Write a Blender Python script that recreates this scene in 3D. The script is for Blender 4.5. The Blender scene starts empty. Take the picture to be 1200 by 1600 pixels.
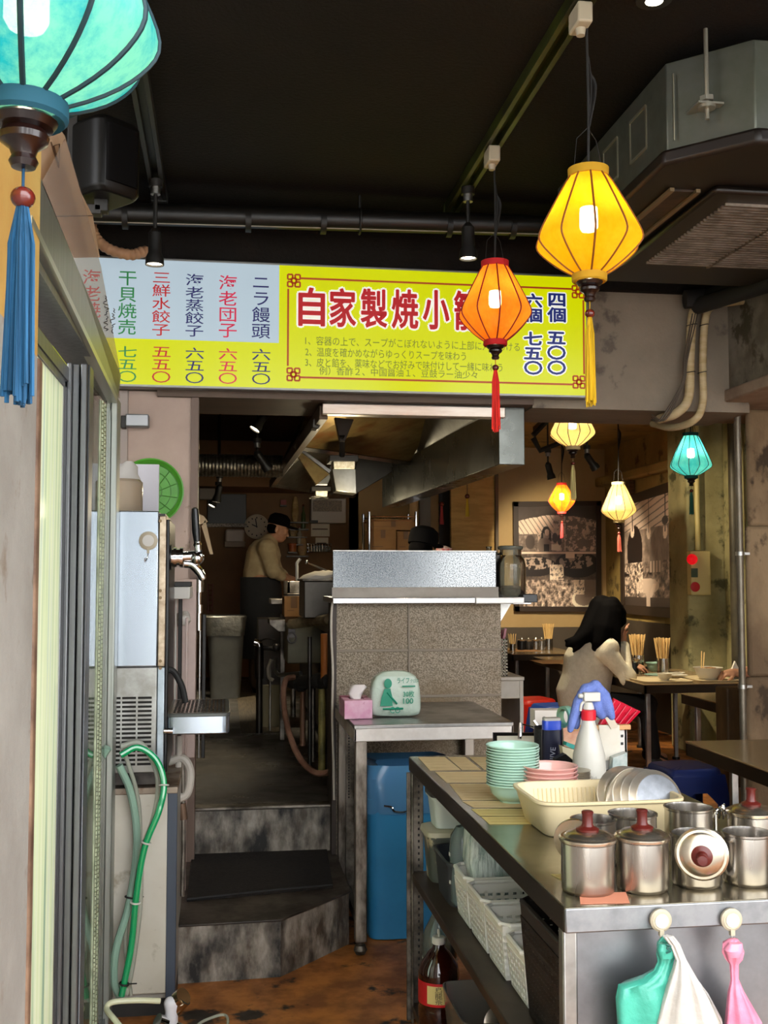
import bpy, bmesh, math, random
from mathutils import Vector, Matrix, noise as mn
random.seed(7)
SC = bpy.context.scene
COL = SC.collection
PI = math.pi
# ------------------------------------------------------------------ camera, sky, exposure
FPX = 1700.0; CZ = 1.45
_p = math.atan(100/FPX); _y = math.atan(250/FPX*math.cos(_p))
FW = Vector((math.sin(_y)*math.cos(_p), math.cos(_y)*math.cos(_p), math.sin(_p)))
RT = Vector((math.cos(_y), -math.sin(_y), 0)); UP = RT.cross(FW)
cam = bpy.data.cameras.new('camera'); camo = bpy.data.objects.new('camera', cam); COL.objects.link(camo)
cam.sensor_fit = 'VERTICAL'; cam.sensor_height = 36; cam.lens = 36*FPX/1600
cam.clip_start = .05; cam.clip_end = 200
mw = Matrix((RT, UP, -FW)).transposed().to_4x4(); mw.translation = (0, 0, CZ); camo.matrix_world = mw
SC.camera = camo
SKY = 7.4
w = bpy.data.worlds.new('sky'); SC.world = w; w.use_nodes = True
bg = w.node_tree.nodes['Background']; bg.inputs[0].default_value = (.96, .975, 1, 1); bg.inputs[1].default_value = SKY
SC.view_settings.view_transform = 'Standard'; SC.view_settings.look = 'None'
SC.view_settings.exposure = 0.0; SC.view_settings.gamma = 1; SC.view_settings.use_curve_mapping = False
cy = SC.cycles
cy.max_bounces = 9; cy.diffuse_bounces = 5; cy.glossy_bounces = 5; cy.transmission_bounces = 8; cy.transparent_max_bounces = 12
cy.caustics_reflective = False; cy.caustics_refractive = False; cy.sample_clamp_indirect = 3.0; cy.use_denoising = True
def lamp(name, kind, loc, energy, color=(1, 1, 1), size=.05, rot=None, spot=None, parent=None):
    l = bpy.data.lights.new(name, kind); l.energy = energy; l.color = color
    if kind in ('POINT', 'SPOT'): l.shadow_soft_size = size
    if kind == 'SPOT': l.spot_size = math.radians(spot or 70); l.spot_blend = .6
    if kind == 'AREA': l.shape = 'RECTANGLE'; l.size, l.size_y = size
    o = bpy.data.objects.new(name, l); COL.objects.link(o); o.location = loc
    if rot: o.rotation_euler = rot
    if parent: o.parent = parent
    return o
WARM = (1, .74, .42); SPOT = (1, .86, .62)
po = lamp('shopfront_daylight_portal', 'AREA', (2.0, .42, 1.55), 1, size=(5.0, 3.1), rot=(-PI/2, 0, 0)); po.data.cycles.is_portal = True

sun = lamp('added_bounce_sun', 'SUN', (0, 4, 12), 28, (1, .96, .88)); sun.data.angle = .01; sun.rotation_euler = Vector((.18, -.70, -.69)).to_track_quat('-Z', 'Y').to_euler()  # sun added so the facade opposite bounces daylight deep into the room
LANT = 8.5; KIT = 7.0

# ------------------------------------------------------------------ pixel helpers (1200x1600 frame -> points in the room)
def ray(x, y): return FW + RT*((x-600)/FPX) + UP*((800-y)/FPX)
def PY(x, y, Y): d = ray(x, y); t = Y/d.y; return Vector((d.x*t, Y, CZ+d.z*t))
def PX(x, y, X): d = ray(x, y); t = X/d.x; return Vector((X, d.y*t, CZ+d.z*t))
def PZ(x, y, z): d = ray(x, y); t = (z-CZ)/d.z; return Vector((d.x*t, d.y*t, z))

# ------------------------------------------------------------------ mesh helpers
def spl(pts, k=6):
    pts = [Vector(p) for p in pts]; out = []
    P = [pts[0]*2-pts[1]]+pts+[pts[-1]*2-pts[-2]]
    for i in range(1, len(P)-2):
        for j in range(k):
            t = j/k; a, b, c, d = P[i-1:i+3]
            out.append(.5*((2*b)+(c-a)*t+(2*a-5*b+4*c-d)*t*t+(3*b-a-3*c+d)*t**3))
    return out+[pts[-1]]
class B:
    def __init__(s): s.v = []; s.f = []
    def add(s, vs, fs):
        n = len(s.v); s.v += [Vector(v) for v in vs]; s.f += [[i+n for i in f] for f in fs]; return s
    def box(s, x0, x1, y0, y1, z0, z1, M=None):
        vs = [Vector((x, y, z)) for x in (x0, x1) for y in (y0, y1) for z in (z0, z1)]
        if M: vs = [M @ v for v in vs]
        return s.add(vs, [[0, 1, 3, 2], [4, 6, 7, 5], [0, 4, 5, 1], [2, 3, 7, 6], [0, 2, 6, 4], [1, 5, 7, 3]])
    def rings(s, R, cap=True, closed=False):
        n = len(R[0]); vs = [v for r in R for v in r]; fs = []
        m = len(R)
        for i in range(m if closed else m-1):
            a = i*n; b = ((i+1) % m)*n
            for j in range(n): fs.append([a+j, a+(j+1) % n, b+(j+1) % n, b+j])
        if cap and not closed: fs += [list(range(n))[::-1], [(m-1)*n+j for j in range(n)]]
        return s.add(vs, fs)
    def tube(s, pts, r, n=8, closed=False, cap=True, flat=1):
        pts = [Vector(p) for p in pts]; m = len(pts); rs = r if isinstance(r, (list, tuple)) else [r]*m; R = []
        up = None
        for i in range(m):
            if closed: d = pts[(i+1) % m]-pts[i-1]
            else: d = pts[min(i+1, m-1)]-pts[max(i-1, 0)]
            d = d.normalized() if d.length > 1e-9 else Vector((0, 0, 1))
            if up is None: up = Vector((0, 0, 1)) if abs(d.z) < .9 else Vector((0, 1, 0))
            u = (up-d*up.dot(d)); u = u.normalized() if u.length > 1e-6 else d.orthogonal().normalized()
            up = u; w_ = d.cross(u)
            R.append([pts[i]+rs[i]*(math.cos(t)*w_+flat*math.sin(t)*u) for t in [2*PI*k/n for k in range(n)]])
        return s.rings(R, cap, closed)
    def cyl(s, a, b, r, r2=None, n=16, cap=True): return s.tube([a, b], [r, r if r2 is None else r2], n, cap=cap)
    def limb(s, pts, rs, n=10):
        for p, r in zip(pts, rs): s.sph(p, r, r, r, 10, 6)
        return s.tube(pts, list(rs), n)
    def lathe(s, prof, c=(0, 0, 0), n=28, cap=True, gore=0, closed=False):
        c = Vector(c); R = []
        for r, z in prof:
            row = []
            for k in range(n):
                t = 2*PI*k/n; q = 1
                if gore:
                    g = 2*PI/gore; a = ((t+g/2) % g)-g/2; a = g/2-abs(a); q = math.cos(g/2)/math.cos(a)
                row.append(c+Vector((r*q*math.cos(t), r*q*math.sin(t), z)))
            R.append(row)
        return s.rings(R, cap, closed)
    def loft(s, secs, n=20, e=2.0, cap=True, M=None):
        R = []
        for cx, cy_, cz, rx, ry in secs:
            row = []
            for k in range(n):
                t = 2*PI*k/n; a, b = math.cos(t), math.sin(t)
                v = Vector((cx+rx*math.copysign(abs(a)**(2/e), a), cy_+ry*math.copysign(abs(b)**(2/e), b), cz))
                row.append(M @ v if M else v)
            R.append(row)
        return s.rings(R, cap)
    def sph(s, c, rx, ry=None, rz=None, n=16, m=10, M=None):
        c = Vector(c); ry = ry or rx; rz = rz or rx; R = []
        for i in range(m+1):
            a = -PI/2+PI*i/m; q = max(math.cos(a), .02)
            row = [Vector((rx*q*math.cos(2*PI*k/n), ry*q*math.sin(2*PI*k/n), rz*math.sin(a))) for k in range(n)]
            R.append([c+(M @ v if M else v) for v in row])
        return s.rings(R, True)
    def prism(s, poly, a, b, ax='y'):
        def P(u, v, t): return {'y': (u, t, v), 'x': (t, u, v), 'z': (u, v, t)}[ax]
        n = len(poly); vs = [P(u, v, a) for u, v in poly]+[P(u, v, b) for u, v in poly]
        return s.add(vs, [list(range(n)), [n+i for i in range(n)][::-1]]+[[i, (i+1) % n, n+(i+1) % n, n+i][::-1] for i in range(n)])
    def slab(s, pts, off):
        off = Vector(off); n = len(pts); vs = [Vector(p) for p in pts]; vs += [p+off for p in vs]
        return s.add(vs, [list(range(n)), [n+i for i in range(n)][::-1]]+[[i, (i+1) % n, n+(i+1) % n, n+i][::-1] for i in range(n)])
    def grid(s, fn, nu, nv, thick=0):
        vs = [Vector(fn(i/nu, j/nv)) for i in range(nu+1) for j in range(nv+1)]
        k = nv+1
        return s.add(vs, [[i*k+j, (i+1)*k+j, (i+1)*k+j+1, i*k+j+1] for i in range(nu) for j in range(nv)])
    def mesh(s, me, M=None):
        return s.add([(M @ v.co if M else v.co.copy()) for v in me.vertices], [list(p.vertices) for p in me.polygons])
    def xf(s, M): s.v = [M @ v for v in s.v]; return s
    def mv(s, x, y, z): return s.xf(Matrix.Translation((x, y, z)))
    def rz(s, a): return s.xf(Matrix.Rotation(a, 4, 'Z'))
    def obj(s, name, mat, parent=None, world=False, bevel=0, smooth=True, ang=35, solid=0, remesh=0, sub=0, seg=2):
        me = bpy.data.meshes.new(name)
        off = parent.location if (world and parent) else Vector()
        me.from_pydata([tuple(v-off) for v in s.v], [], s.f)
        bm = bmesh.new(); bm.from_mesh(me); bmesh.ops.recalc_face_normals(bm, faces=bm.faces); bm.to_mesh(me); bm.free()
        if smooth:
            me.polygons.foreach_set('use_smooth', [True]*len(me.polygons)); me.set_sharp_from_angle(angle=math.radians(ang))
        if mat: me.materials.append(mat)
        o = bpy.data.objects.new(name, me); COL.objects.link(o)
        if parent: o.parent = parent
        if remesh:
            m = o.modifiers.new('r', 'REMESH'); m.mode = 'VOXEL'; m.voxel_size = remesh; m.use_smooth_shade = True
            m = o.modifiers.new('s', 'SMOOTH'); m.iterations = 6; m.factor = .5
        if solid: m = o.modifiers.new('t', 'SOLIDIFY'); m.thickness = solid; m.offset = 0
        if bevel:
            m = o.modifiers.new('b', 'BEVEL'); m.width = bevel; m.segments = seg; m.limit_method = 'ANGLE'; m.angle_limit = math.radians(40)
        if sub: m = o.modifiers.new('u', 'SUBSURF'); m.levels = sub; m.render_levels = sub
        return o
def tag(o, label=None, cat=None, group=None, kind=None):
    if label: o['label'] = label
    if cat: o['category'] = cat
    if group: o['group'] = group
    if kind: o['kind'] = kind
    return o
def thing(name, label, cat, loc=(0, 0, 0), group=None, rz=0):
    o = bpy.data.objects.new(name, None); COL.objects.link(o); o.location = loc; o.rotation_euler = (0, 0, rz); o.empty_display_size = .05
    return tag(o, label, cat, group)
def struct(name, b, mat, **k): return tag(b.obj(name, mat, **k), kind='structure')
def copy_tree(o, parent=None):
    c = o.copy(); COL.objects.link(c); c.parent = parent
    for ch in list(o.children): copy_tree(ch, c)
    return c
def dup(o, loc, label, rz=None):
    c = copy_tree(o); c.location = loc
    if rz is not None: c.rotation_euler = (0, 0, rz)
    c['label'] = label; return c
_tc = []
def text_me(s, size=1, extrude=0, offset=0, line=1.0):
    cu = bpy.data.curves.new('t', 'FONT'); cu.body = s; cu.size = size; cu.extrude = extrude; cu.offset = offset
    cu.align_x = 'CENTER'; cu.space_line = line; cu.resolution_u = 3
    o = bpy.data.objects.new('t', cu); COL.objects.link(o)
    dg = bpy.context.evaluated_depsgraph_get(); me = bpy.data.meshes.new_from_object(o.evaluated_get(dg))
    bpy.data.objects.remove(o); return me
def fit_text(b, s, x0, x1, z0, z1, y, offset=0, extrude=.0006, line=1.0, M=None, keep=False):
    """letters fitted to the rectangle x0..x1, z0..z1 of the plane y, facing -y"""
    me = text_me(s, 1, 0, offset, line)
    xs = [v.co.x for v in me.vertices]; ys = [v.co.y for v in me.vertices]
    if not xs: return b
    a0, a1, c0, c1 = min(xs), max(xs), min(ys), max(ys)
    kx = (x1-x0)/max(a1-a0, 1e-6); kz = (z1-z0)/max(c1-c0, 1e-6)
    if keep: kx = kz = min(kx, kz)
    vs = []
    for v in me.vertices:
        p = Vector((x0+(v.co.x-a0)*kx if not keep else (x0+x1)/2+(v.co.x-(a0+a1)/2)*kx, y, z0+(v.co.y-c0)*kz if not keep else (z0+z1)/2+(v.co.y-(c0+c1)/2)*kz))
        vs.append(M @ p if M else p)
    return b.add(vs, [list(p.vertices) for p in me.polygons])

# ------------------------------------------------------------------ materials
def lin(h):
    if not isinstance(h, str): return (*h, 1) if len(h) == 3 else h
    h = h.lstrip('#'); c = [int(h[i:i+2], 16)/255 for i in (0, 2, 4)]
    return tuple((x/12.92 if x <= .04045 else ((x+.055)/1.055)**2.4) for x in c)+(1,)
def M(name, col, rough=.5, metal=0, col2=None, scale=6, detail=5, lo=.38, hi=.62, stretch=(1, 1, 1), bump=0, bscale=40, spec=.5,
      trans=0, ior=1.45, alpha=1, emit=None, es=0, coat=0, col3=None, scale3=3, lo3=.55, hi3=.62, r2=None, sub=0):
    m = bpy.data.materials.new(name); m.use_nodes = True; nt = m.node_tree; N = nt.nodes; L = nt.links
    p = N['Principled BSDF']; I = p.inputs
    I['Base Color'].default_value = lin(col); I['Roughness'].default_value = rough; I['Metallic'].default_value = metal
    I['Specular IOR Level'].default_value = spec; I['IOR'].default_value = ior; I['Transmission Weight'].default_value = trans
    I['Alpha'].default_value = alpha; I['Coat Weight'].default_value = coat
    if emit: I['Emission Color'].default_value = lin(emit); I['Emission Strength'].default_value = es
    tc = N.new('ShaderNodeTexCoord'); mp = N.new('ShaderNodeMapping'); mp.inputs['Scale'].default_value = stretch
    L.new(tc.outputs['Object'], mp.inputs['Vector'])
    def nz(sc, d=detail):
        n = N.new('ShaderNodeTexNoise'); n.inputs['Scale'].default_value = sc; n.inputs['Detail'].default_value = d; n.inputs['Roughness'].default_value = .6
        L.new(mp.outputs[0], n.inputs['Vector']); return n
    def ramp(n, a, b):
        r = N.new('ShaderNodeMapRange'); r.inputs[1].default_value = a; r.inputs[2].default_value = b; L.new(n.outputs['Fac'], r.inputs[0]); return r
    last = None
    if col2:
        r = ramp(nz(scale), lo, hi); x = N.new('ShaderNodeMix'); x.data_type = 'RGBA'
        x.inputs[6].default_value = lin(col); x.inputs[7].default_value = lin(col2); L.new(r.outputs[0], x.inputs[0]); last = x.outputs[2]
        if r2 is not None:
            q = N.new('ShaderNodeMapRange'); q.inputs[3].default_value = rough; q.inputs[4].default_value = r2; L.new(r.outputs[0], q.inputs[0]); L.new(q.outputs[0], I['Roughness'])
    if col3:
        r = ramp(nz(scale3, 6), lo3, hi3); x = N.new('ShaderNodeMix'); x.data_type = 'RGBA'
        x.inputs[6].default_value = lin(col); x.inputs[7].default_value = lin(col3); L.new(r.outputs[0], x.inputs[0])
        if last: L.new(last, x.inputs[6])
        last = x.outputs[2]
    if last: L.new(last, I['Base Color'])
    if bump:
        bn = N.new('ShaderNodeBump'); bn.inputs['Strength'].default_value = bump; bn.inputs['Distance'].default_value = .01
        L.new(nz(bscale).outputs['Fac'], bn.inputs['Height']); L.new(bn.outputs[0], I['Normal'])
    return m
def glow(name, col, s):
    m = bpy.data.materials.new(name); m.use_nodes = True; nt = m.node_tree; nt.nodes.remove(nt.nodes['Principled BSDF'])
    e = nt.nodes.new('ShaderNodeEmission'); e.inputs[0].default_value = lin(col); e.inputs[1].default_value = s
    nt.links.new(e.outputs[0], nt.nodes['Material Output'].inputs[0]); return m
def glassy(name, col, clear=.85, rough=.03, gloss=None):
    """thin clear sheet: mostly see-through with a glossy skin"""
    m = bpy.data.materials.new(name); m.use_nodes = True; nt = m.node_tree; N = nt.nodes; L = nt.links; N.remove(N['Principled BSDF'])
    t = N.new('ShaderNodeBsdfTransparent'); t.inputs[0].default_value = lin(col)
    d = N.new('ShaderNodeBsdfDiffuse'); d.inputs[0].default_value = lin(col)
    g = N.new('ShaderNodeBsdfGlossy'); g.inputs['Roughness'].default_value = rough
    f = N.new('ShaderNodeFresnel'); f.inputs[0].default_value = 1.45
    if gloss is not None: f = N.new('ShaderNodeValue'); f.outputs[0].default_value = gloss
    a = N.new('ShaderNodeMixShader'); a.inputs[0].default_value = clear; L.new(d.outputs[0], a.inputs[1]); L.new(t.outputs[0], a.inputs[2])
    b = N.new('ShaderNodeMixShader'); L.new(f.outputs[0], b.inputs[0]); L.new(a.outputs[0], b.inputs[1]); L.new(g.outputs[0], b.inputs[2])
    L.new(b.outputs[0], N['Material Output'].inputs[0]); return m
def cloth_shade(name, col, thru=.16, col2=None):
    """lantern fabric: scatters the bulb's light through, lets a little pass straight"""
    m = bpy.data.materials.new(name); m.use_nodes = True; nt = m.node_tree; N = nt.nodes; L = nt.links; N.remove(N['Principled BSDF'])
    tl = N.new('ShaderNodeBsdfTranslucent'); df = N.new('ShaderNodeBsdfDiffuse'); tr = N.new('ShaderNodeBsdfTransparent')
    tc = N.new('ShaderNodeTexCoord'); n = N.new('ShaderNodeTexNoise'); n.inputs['Scale'].default_value = 14; n.inputs['Detail'].default_value = 8; n.inputs['Roughness'].default_value = .7
    mp = N.new('ShaderNodeMapping'); mp.inputs['Scale'].default_value = (1, 1, .45); L.new(tc.outputs['Object'], mp.inputs[0]); L.new(mp.outputs[0], n.inputs[0])
    x = N.new('ShaderNodeMix'); x.data_type = 'RGBA'; x.inputs[6].default_value = lin(col); x.inputs[7].default_value = lin(col2 or col)
    r = N.new('ShaderNodeMapRange'); r.inputs[1].default_value = .4; r.inputs[2].default_value = .62; L.new(n.outputs['Fac'], r.inputs[0]); L.new(r.outputs[0], x.inputs[0])
    for s in (tl, df): L.new(x.outputs[2], s.inputs[0])
    lc = lin(col); tr.inputs[0].default_value = tuple(.35*c+.65 for c in lc[:3])+(1,)
    a = N.new('ShaderNodeMixShader'); a.inputs[0].default_value = .3; L.new(tl.outputs[0], a.inputs[1]); L.new(df.outputs[0], a.inputs[2])
    b = N.new('ShaderNodeMixShader'); b.inputs[0].default_value = thru; L.new(a.outputs[0], b.inputs[1]); L.new(tr.outputs[0], b.inputs[2])
    L.new(b.outputs[0], N['Material Output'].inputs[0]); return m
K = {}
K['steel'] = M('brushed_steel', '#b9b7b3', .3, 1, '#8f8d89', 5, stretch=(1, 1, 1), r2=.42, bump=.03, bscale=60)
K['steel_clean'] = M('polished_steel', '#cfcbc4', .17, 1, '#a8a49d', 9, r2=.28)
K['steel_scuffed'] = M('scuffed_steel', '#b5b2ac', .32, 1, '#77736c', 14, detail=9, lo=.45, hi=.75, r2=.5)
K['galv'] = M('galvanised_sheet', '#aeb4b8', .38, .9, '#8b9298', 16, r2=.5)
K['steel_dirty'] = M('grimy_steel', '#8d867c', .42, .9, '#4a443c', 9, detail=8, r2=.6)
K['dark_steel'] = M('dark_steel', '#4a4643', .4, .8, '#2c2a28', 8)
K['chrome'] = M('chrome', '#dcdcdc', .08, 1)
K['alu'] = M('grey_anodised_aluminium', '#787a7c', .38, .75, '#66686a', 3, stretch=(20, 20, .5))
K['alu_lt'] = M('pale_aluminium', '#9ea29a', .35, .7, '#8c9088', 3, stretch=(20, 20, .5))
K['black'] = M('black_paint', '#121110', .5, 0, '#1d1a17', 9)
K['black_gloss'] = M('black_plastic', '#0d0d0f', .3)
K['ceil'] = M('black_ceiling_paint', '#17120d', .8, 0, '#100c09', 1.6, bump=.5, bscale=70, col3='#1d150e', scale3=.8, spec=.25)
K['white'] = M('white_plastic', '#cfccc4', .4)
K['cream'] = M('cream_plastic', '#aea38c', .42)
K['paper'] = M('paper', '#e6e0d2', .8, 0, '#dcd4c4', 8)
K['card'] = M('brown_cardboard', '#9c7348', .85, 0, '#8b653d', 4)
K['wood_dark'] = M('dark_red_varnished_wood', '#210a07', .3, 0, '#160604', 9, coat=.3)
K['bead'] = M('red_brown_bead', '#6a2018', .25, 0, '#4d160f', 9, coat=.5)
K['wire'] = M('black_cable', '#161412', .6)
K['rubber'] = M('black_rubber', '#141313', .7)
K['skin'] = M('skin', '#c2906e', .55, 0, '#b58062', 20)
K['hair'] = M('black_hair', '#040303', .8, 0, '#090707', 30, stretch=(8, 8, 1), spec=.06)
# ================================================================== the setting
K['plaster'] = M('old_plaster', '#aaa79f', .85, 0, '#98948c', 3, col3='#7d6a55', scale3=7, lo3=.6, hi3=.72, bump=.25)
K['plaster_lit'] = M('plaster_painted_yellow_light', '#d0ae60', .8, 0, '#c49a50', 2.2, col3='#b98743', scale3=1.6, lo3=.5, hi3=.75, bump=.2)  # yellow light from the sign, painted into the upper left wall's colour
K['pinkwall'] = M('pink_beige_panel', '#b9a396', .6, 0, '#ad978a', 3, col3='#8c7767', scale3=9, lo3=.66, hi3=.7)
K['floor'] = M('worn_orange_brown_flooring', '#b87434', .42, 0, '#84512a', 7, detail=9, lo=.4, hi=.6, col3='#1f1710', scale3=4.2, lo3=.57, hi3=.62, r2=.6)
K['kfloor'] = M('greasy_kitchen_floor', '#57534c', .26, 0, '#35322e', 3.5, detail=8, r2=.55, col3='#7b7a78', scale3=9, lo3=.64, hi3=.8, bump=.3, bscale=120)
K['riser'] = M('grimy_white_riser', '#a59c8f', .5, 0, '#544a3e', 16, detail=12, lo=.34, hi=.62, col3='#110d09', scale3=7, lo3=.45, hi3=.62, stretch=(1, 1, .45))
K['tread'] = M('dirty_tread', '#40372e', .36, 0, '#231d18', 6, detail=8, r2=.6)
K['concrete'] = M('grey_concrete', '#877b6c', .8, 0, '#786d5f', 2.5, detail=9, col3='#5f564c', scale3=5, lo3=.6, hi3=.66, bump=.3, bscale=25)
K['concrete_d'] = M('patchy_concrete', '#7c7468', .85, 0, '#5b5446', 2.2, detail=9, lo=.45, hi=.55, col3='#47402f', scale3=4, lo3=.55, hi3=.6, bump=.4, bscale=25)
K['tanwall'] = M('tan_wall', '#b59766', .7, 0, '#ab8d5d', 2)
K['ochre'] = M('stained_ochre_concrete', '#a98c4c', .8, 0, '#8b7440', 2.4, detail=9, col3='#5d4b29', scale3=5, lo3=.58, hi3=.66, bump=.4, bscale=22)
K['olive'] = M('stained_olive_concrete', '#a0966a', .75, 0, '#807850', 2.6, detail=9, col3='#4d4a2d', scale3=6, lo3=.57, hi3=.66, bump=.35, bscale=22)
K['rust'] = M('brown_rough_concrete', '#8a7458', .85, 0, '#66523c', 3, detail=10, col3='#3d2f20', scale3=5, lo3=.56, hi3=.62, stretch=(1, 1, .6), bump=.9, bscale=14)
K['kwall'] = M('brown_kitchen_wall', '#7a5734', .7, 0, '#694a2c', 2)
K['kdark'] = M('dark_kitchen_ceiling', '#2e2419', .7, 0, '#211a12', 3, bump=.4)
K['brownboard'] = M('brown_soffit_board', '#5a4636', .55, 0, '#4d3c2e', 2, stretch=(1, 20, 1))
K['wains'] = M('dark_wainscot', '#4f4436', .6, 0, '#453b2f', 3)
K['pave'] = M('grey_pavement', '#8a8783', .9, 0, '#6f6d6a', 4)
K['facade'] = M('pale_facade', '#d8dbde', .8, 0, '#c8ccd0', 1)
K['winglass'] = M('dark_window_glass', '#25303a', .1)
struct('pavement', B().box(-12, 14, -9, .4, -.12, 0).box(-12, -.75, .4, 4.0, -.12, 0), K['pave'], smooth=False)
fb = B().box(-12, 14, -9.3, -9, 0, 4.6)
struct('wall_opposite', fb, K['facade'], smooth=False)
for i in range(6):
    x = -10.5+i*4; struct(f'window_{i+2}', B().box(x, x+2.2, -9.02, -8.97, .9, 3.3), K['winglass'], smooth=False)
struct('floor', B().box(-1.1, 4.6, .4, 11.6, -.06, 0), K['floor'], smooth=False)
struct('ceiling', B().box(-1.1, 4.6, .4, 5.0, 3.1, 3.2), K['ceil'], smooth=False)
struct('ceiling_dining', B().box(1.42, 4.6, 5.3, 11.6, 2.84, 2.95), K['ochre'], smooth=False)
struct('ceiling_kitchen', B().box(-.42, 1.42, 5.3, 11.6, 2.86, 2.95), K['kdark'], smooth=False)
# left side of the shopfront
struct('wall_left', B().box(-.78, -.35, .4, 2.094, 0, 1.86), K['plaster'], smooth=False)
struct('wall_left_upper', B().box(-.78, -.35, .4, 2.094, 1.86, 3.1), K['plaster_lit'], smooth=False)
struct('trim_1', B().box(-.40, -.345, 2.094, 2.13, 0, 1.86), M('brown_corner_trim', '#8c6f58', .6, 0, '#5f4636', 9), bevel=.006)
struct('wall_niche', B().box(-1.1, -1.02, 3.0, 4.9, 0, 3.1), K['plaster'], smooth=False)
struct('wall_front', B().box(-1.1, -.126, 4.9, 5.02, 0, 2.27), K['pinkwall'], smooth=False)
struct('trim_2', B().box(-.15, -.118, 4.885, 5.03, 0, 2.27), M('brown_edge_strip', '#6b574b', .5), smooth=False)
struct('trim_3', B().box(-.47, -.425, 4.884, 4.902, .0, 2.27), M('grey_edge_strip', '#a0938c', .5), bevel=.004)
# beams
struct('beam_front', B().box(-1.1, 2.5, 4.9, 5.36, 2.275, 3.1), K['concrete'], smooth=False)
struct('beam_front_dropped', B().box(1.42, 2.5, 4.895, 5.36, 2.235, 2.276), K['concrete'], smooth=False)
struct('beam_board', B().box(-.3, 1.42, 4.87, 5.38, 2.245, 2.277), K['brownboard'], smooth=False)
struct('trim_4', B().box(-1.1, 2.5, 4.86, 4.9, 2.80, 3.1), K['ceil'], smooth=False)
struct('beam_right', B().box(2.4, 3.4, 3.0, 5.3, 2.34, 3.1), K['concrete_d'], smooth=False)
struct('beam_right_ledge', B().box(2.375, 3.4, 3.0, 5.6, 2.285, 2.345), M('pinkish_concrete', '#a08a78', .85, 0, '#84705f', 5, bump=.4), bevel=.01)
col = B()
for z0, z1, dx in ((0, .95, .0), (.95, 1.7, .015), (1.7, 2.29, .03)):
    col.box(2.565+dx, 3.4, 5.1+dx*.3, 5.145, z0, z1)
struct('column_right', col, K['rust'], bevel=.02)
# dining end
struct('wall_back', B().box(1.3, 4.6, 11.4, 11.6, 0, 2.95), K['tanwall'], smooth=False)
struct('baseboard_back', B().box(1.42, 4.12, 11.36, 11.402, 0, .9), K['wains'], smooth=False)
struct('wall_right', B().box(4.12, 4.6, 8.4, 11.5, 0, 2.9), K['ochre'], smooth=False)
struct('wall_right_front', B().box(4.5, 4.7, .4, 8.5, 0, 3.1), K['rust'], smooth=False)
struct('pilaster_right', B().box(3.775, 4.6, 8.5, 8.9, 0, 2.9), K['olive'], bevel=.02)
struct('pilaster_right_low', B().box(4.09, 4.45, 8.1, 8.5, 0, 2.9), K['olive'], bevel=.015)
struct('baseboard_right', B().box(4.06, 4.125, 8.9, 11.4, 0, 1.0), K['wains'], smooth=False)
struct('trim_5', B().box(4.0, 4.12, 8.9, 11.4, 2.42, 2.52), K['ochre'], bevel=.02)
# wooden frame of a blocked window above the right-hand poster
wf = B()
a, b = PX(992, 760, 4.1), PX(1068, 735, 4.1)
wf.box(4.05, 4.11, 9.25, 10.6, 2.46, 2.53).box(4.05, 4.11, 10.5, 10.6, 2.2, 2.5).box(4.05, 4.11, 9.25, 9.33, 2.2, 2.5)
struct('window_1_frame', wf, M('old_brown_wood', '#5b3f22', .6, 0, '#402b17', 6, stretch=(1, 1, 8)), bevel=.006)
# kitchen shell
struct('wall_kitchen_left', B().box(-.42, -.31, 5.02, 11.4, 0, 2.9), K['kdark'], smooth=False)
struct('wall_kitchen_back', B().box(-.42, 1.4, 11.4, 11.6, 0, 2.9), K['kwall'], smooth=False)
struct('trim_6', B().box(-.31, 1.3, 10.6, 11.4, 2.315, 2.42), K['kwall'], smooth=False)
struct('kitchen_floor', B().box(-.31, 1.3, 5.03, 11.4, 0, .41), K['kfloor'], smooth=False)
struct('floor_planks', B().box(.12, .40, 7.3, 11.0, .405, .414), M('slatted_floor', '#5d5240', .6, 0, '#3c3428', 9, stretch=(14, .6, 1)), smooth=False)
struct('riser_upper', B().box(-.14, .52, 5.0, 5.03, .2, .405), K['riser'], smooth=False)
struct('trim_7', B().box(-.14, .52, 4.985, 5.06, .403, .418), K['steel_dirty'], bevel=.004)
sp = [(-.15, 4.03), (.215, 4.045), (.50, 4.36), (.50, 5.01), (-.15, 5.01)]
struct('step_lower', B().prism(sp, .0, .2, 'z'), K['riser'], smooth=False)
st = [(-.152, 4.02), (.218, 4.035), (.508, 4.352), (.508, 5.0), (-.152, 5.0)]
struct('step_lower_tread', B().prism(st, .2, .208, 'z'), K['tread'], bevel=.003)
mt = thing('door_mat', 'dark bristly doormat lying on the lower kitchen step', 'mat', (.16, 4.7, .208))
B().prism([(-.13, 4.30), (.21, 4.36), (.44, 4.40), (.47, 4.98), (-.13, 4.98)], .208, .218, 'z').obj('pile', M('dark_mat_pile', '#181411', .95, 0, '#241e1a', 60, bump=.8, bscale=160), mt, world=True)
B().tube(spl([(-.13, 4.30, .216), (.21, 4.37, .218), (.44, 4.41, .216)]), .006, 6).obj('edging', K['rubber'], mt, world=True)
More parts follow.
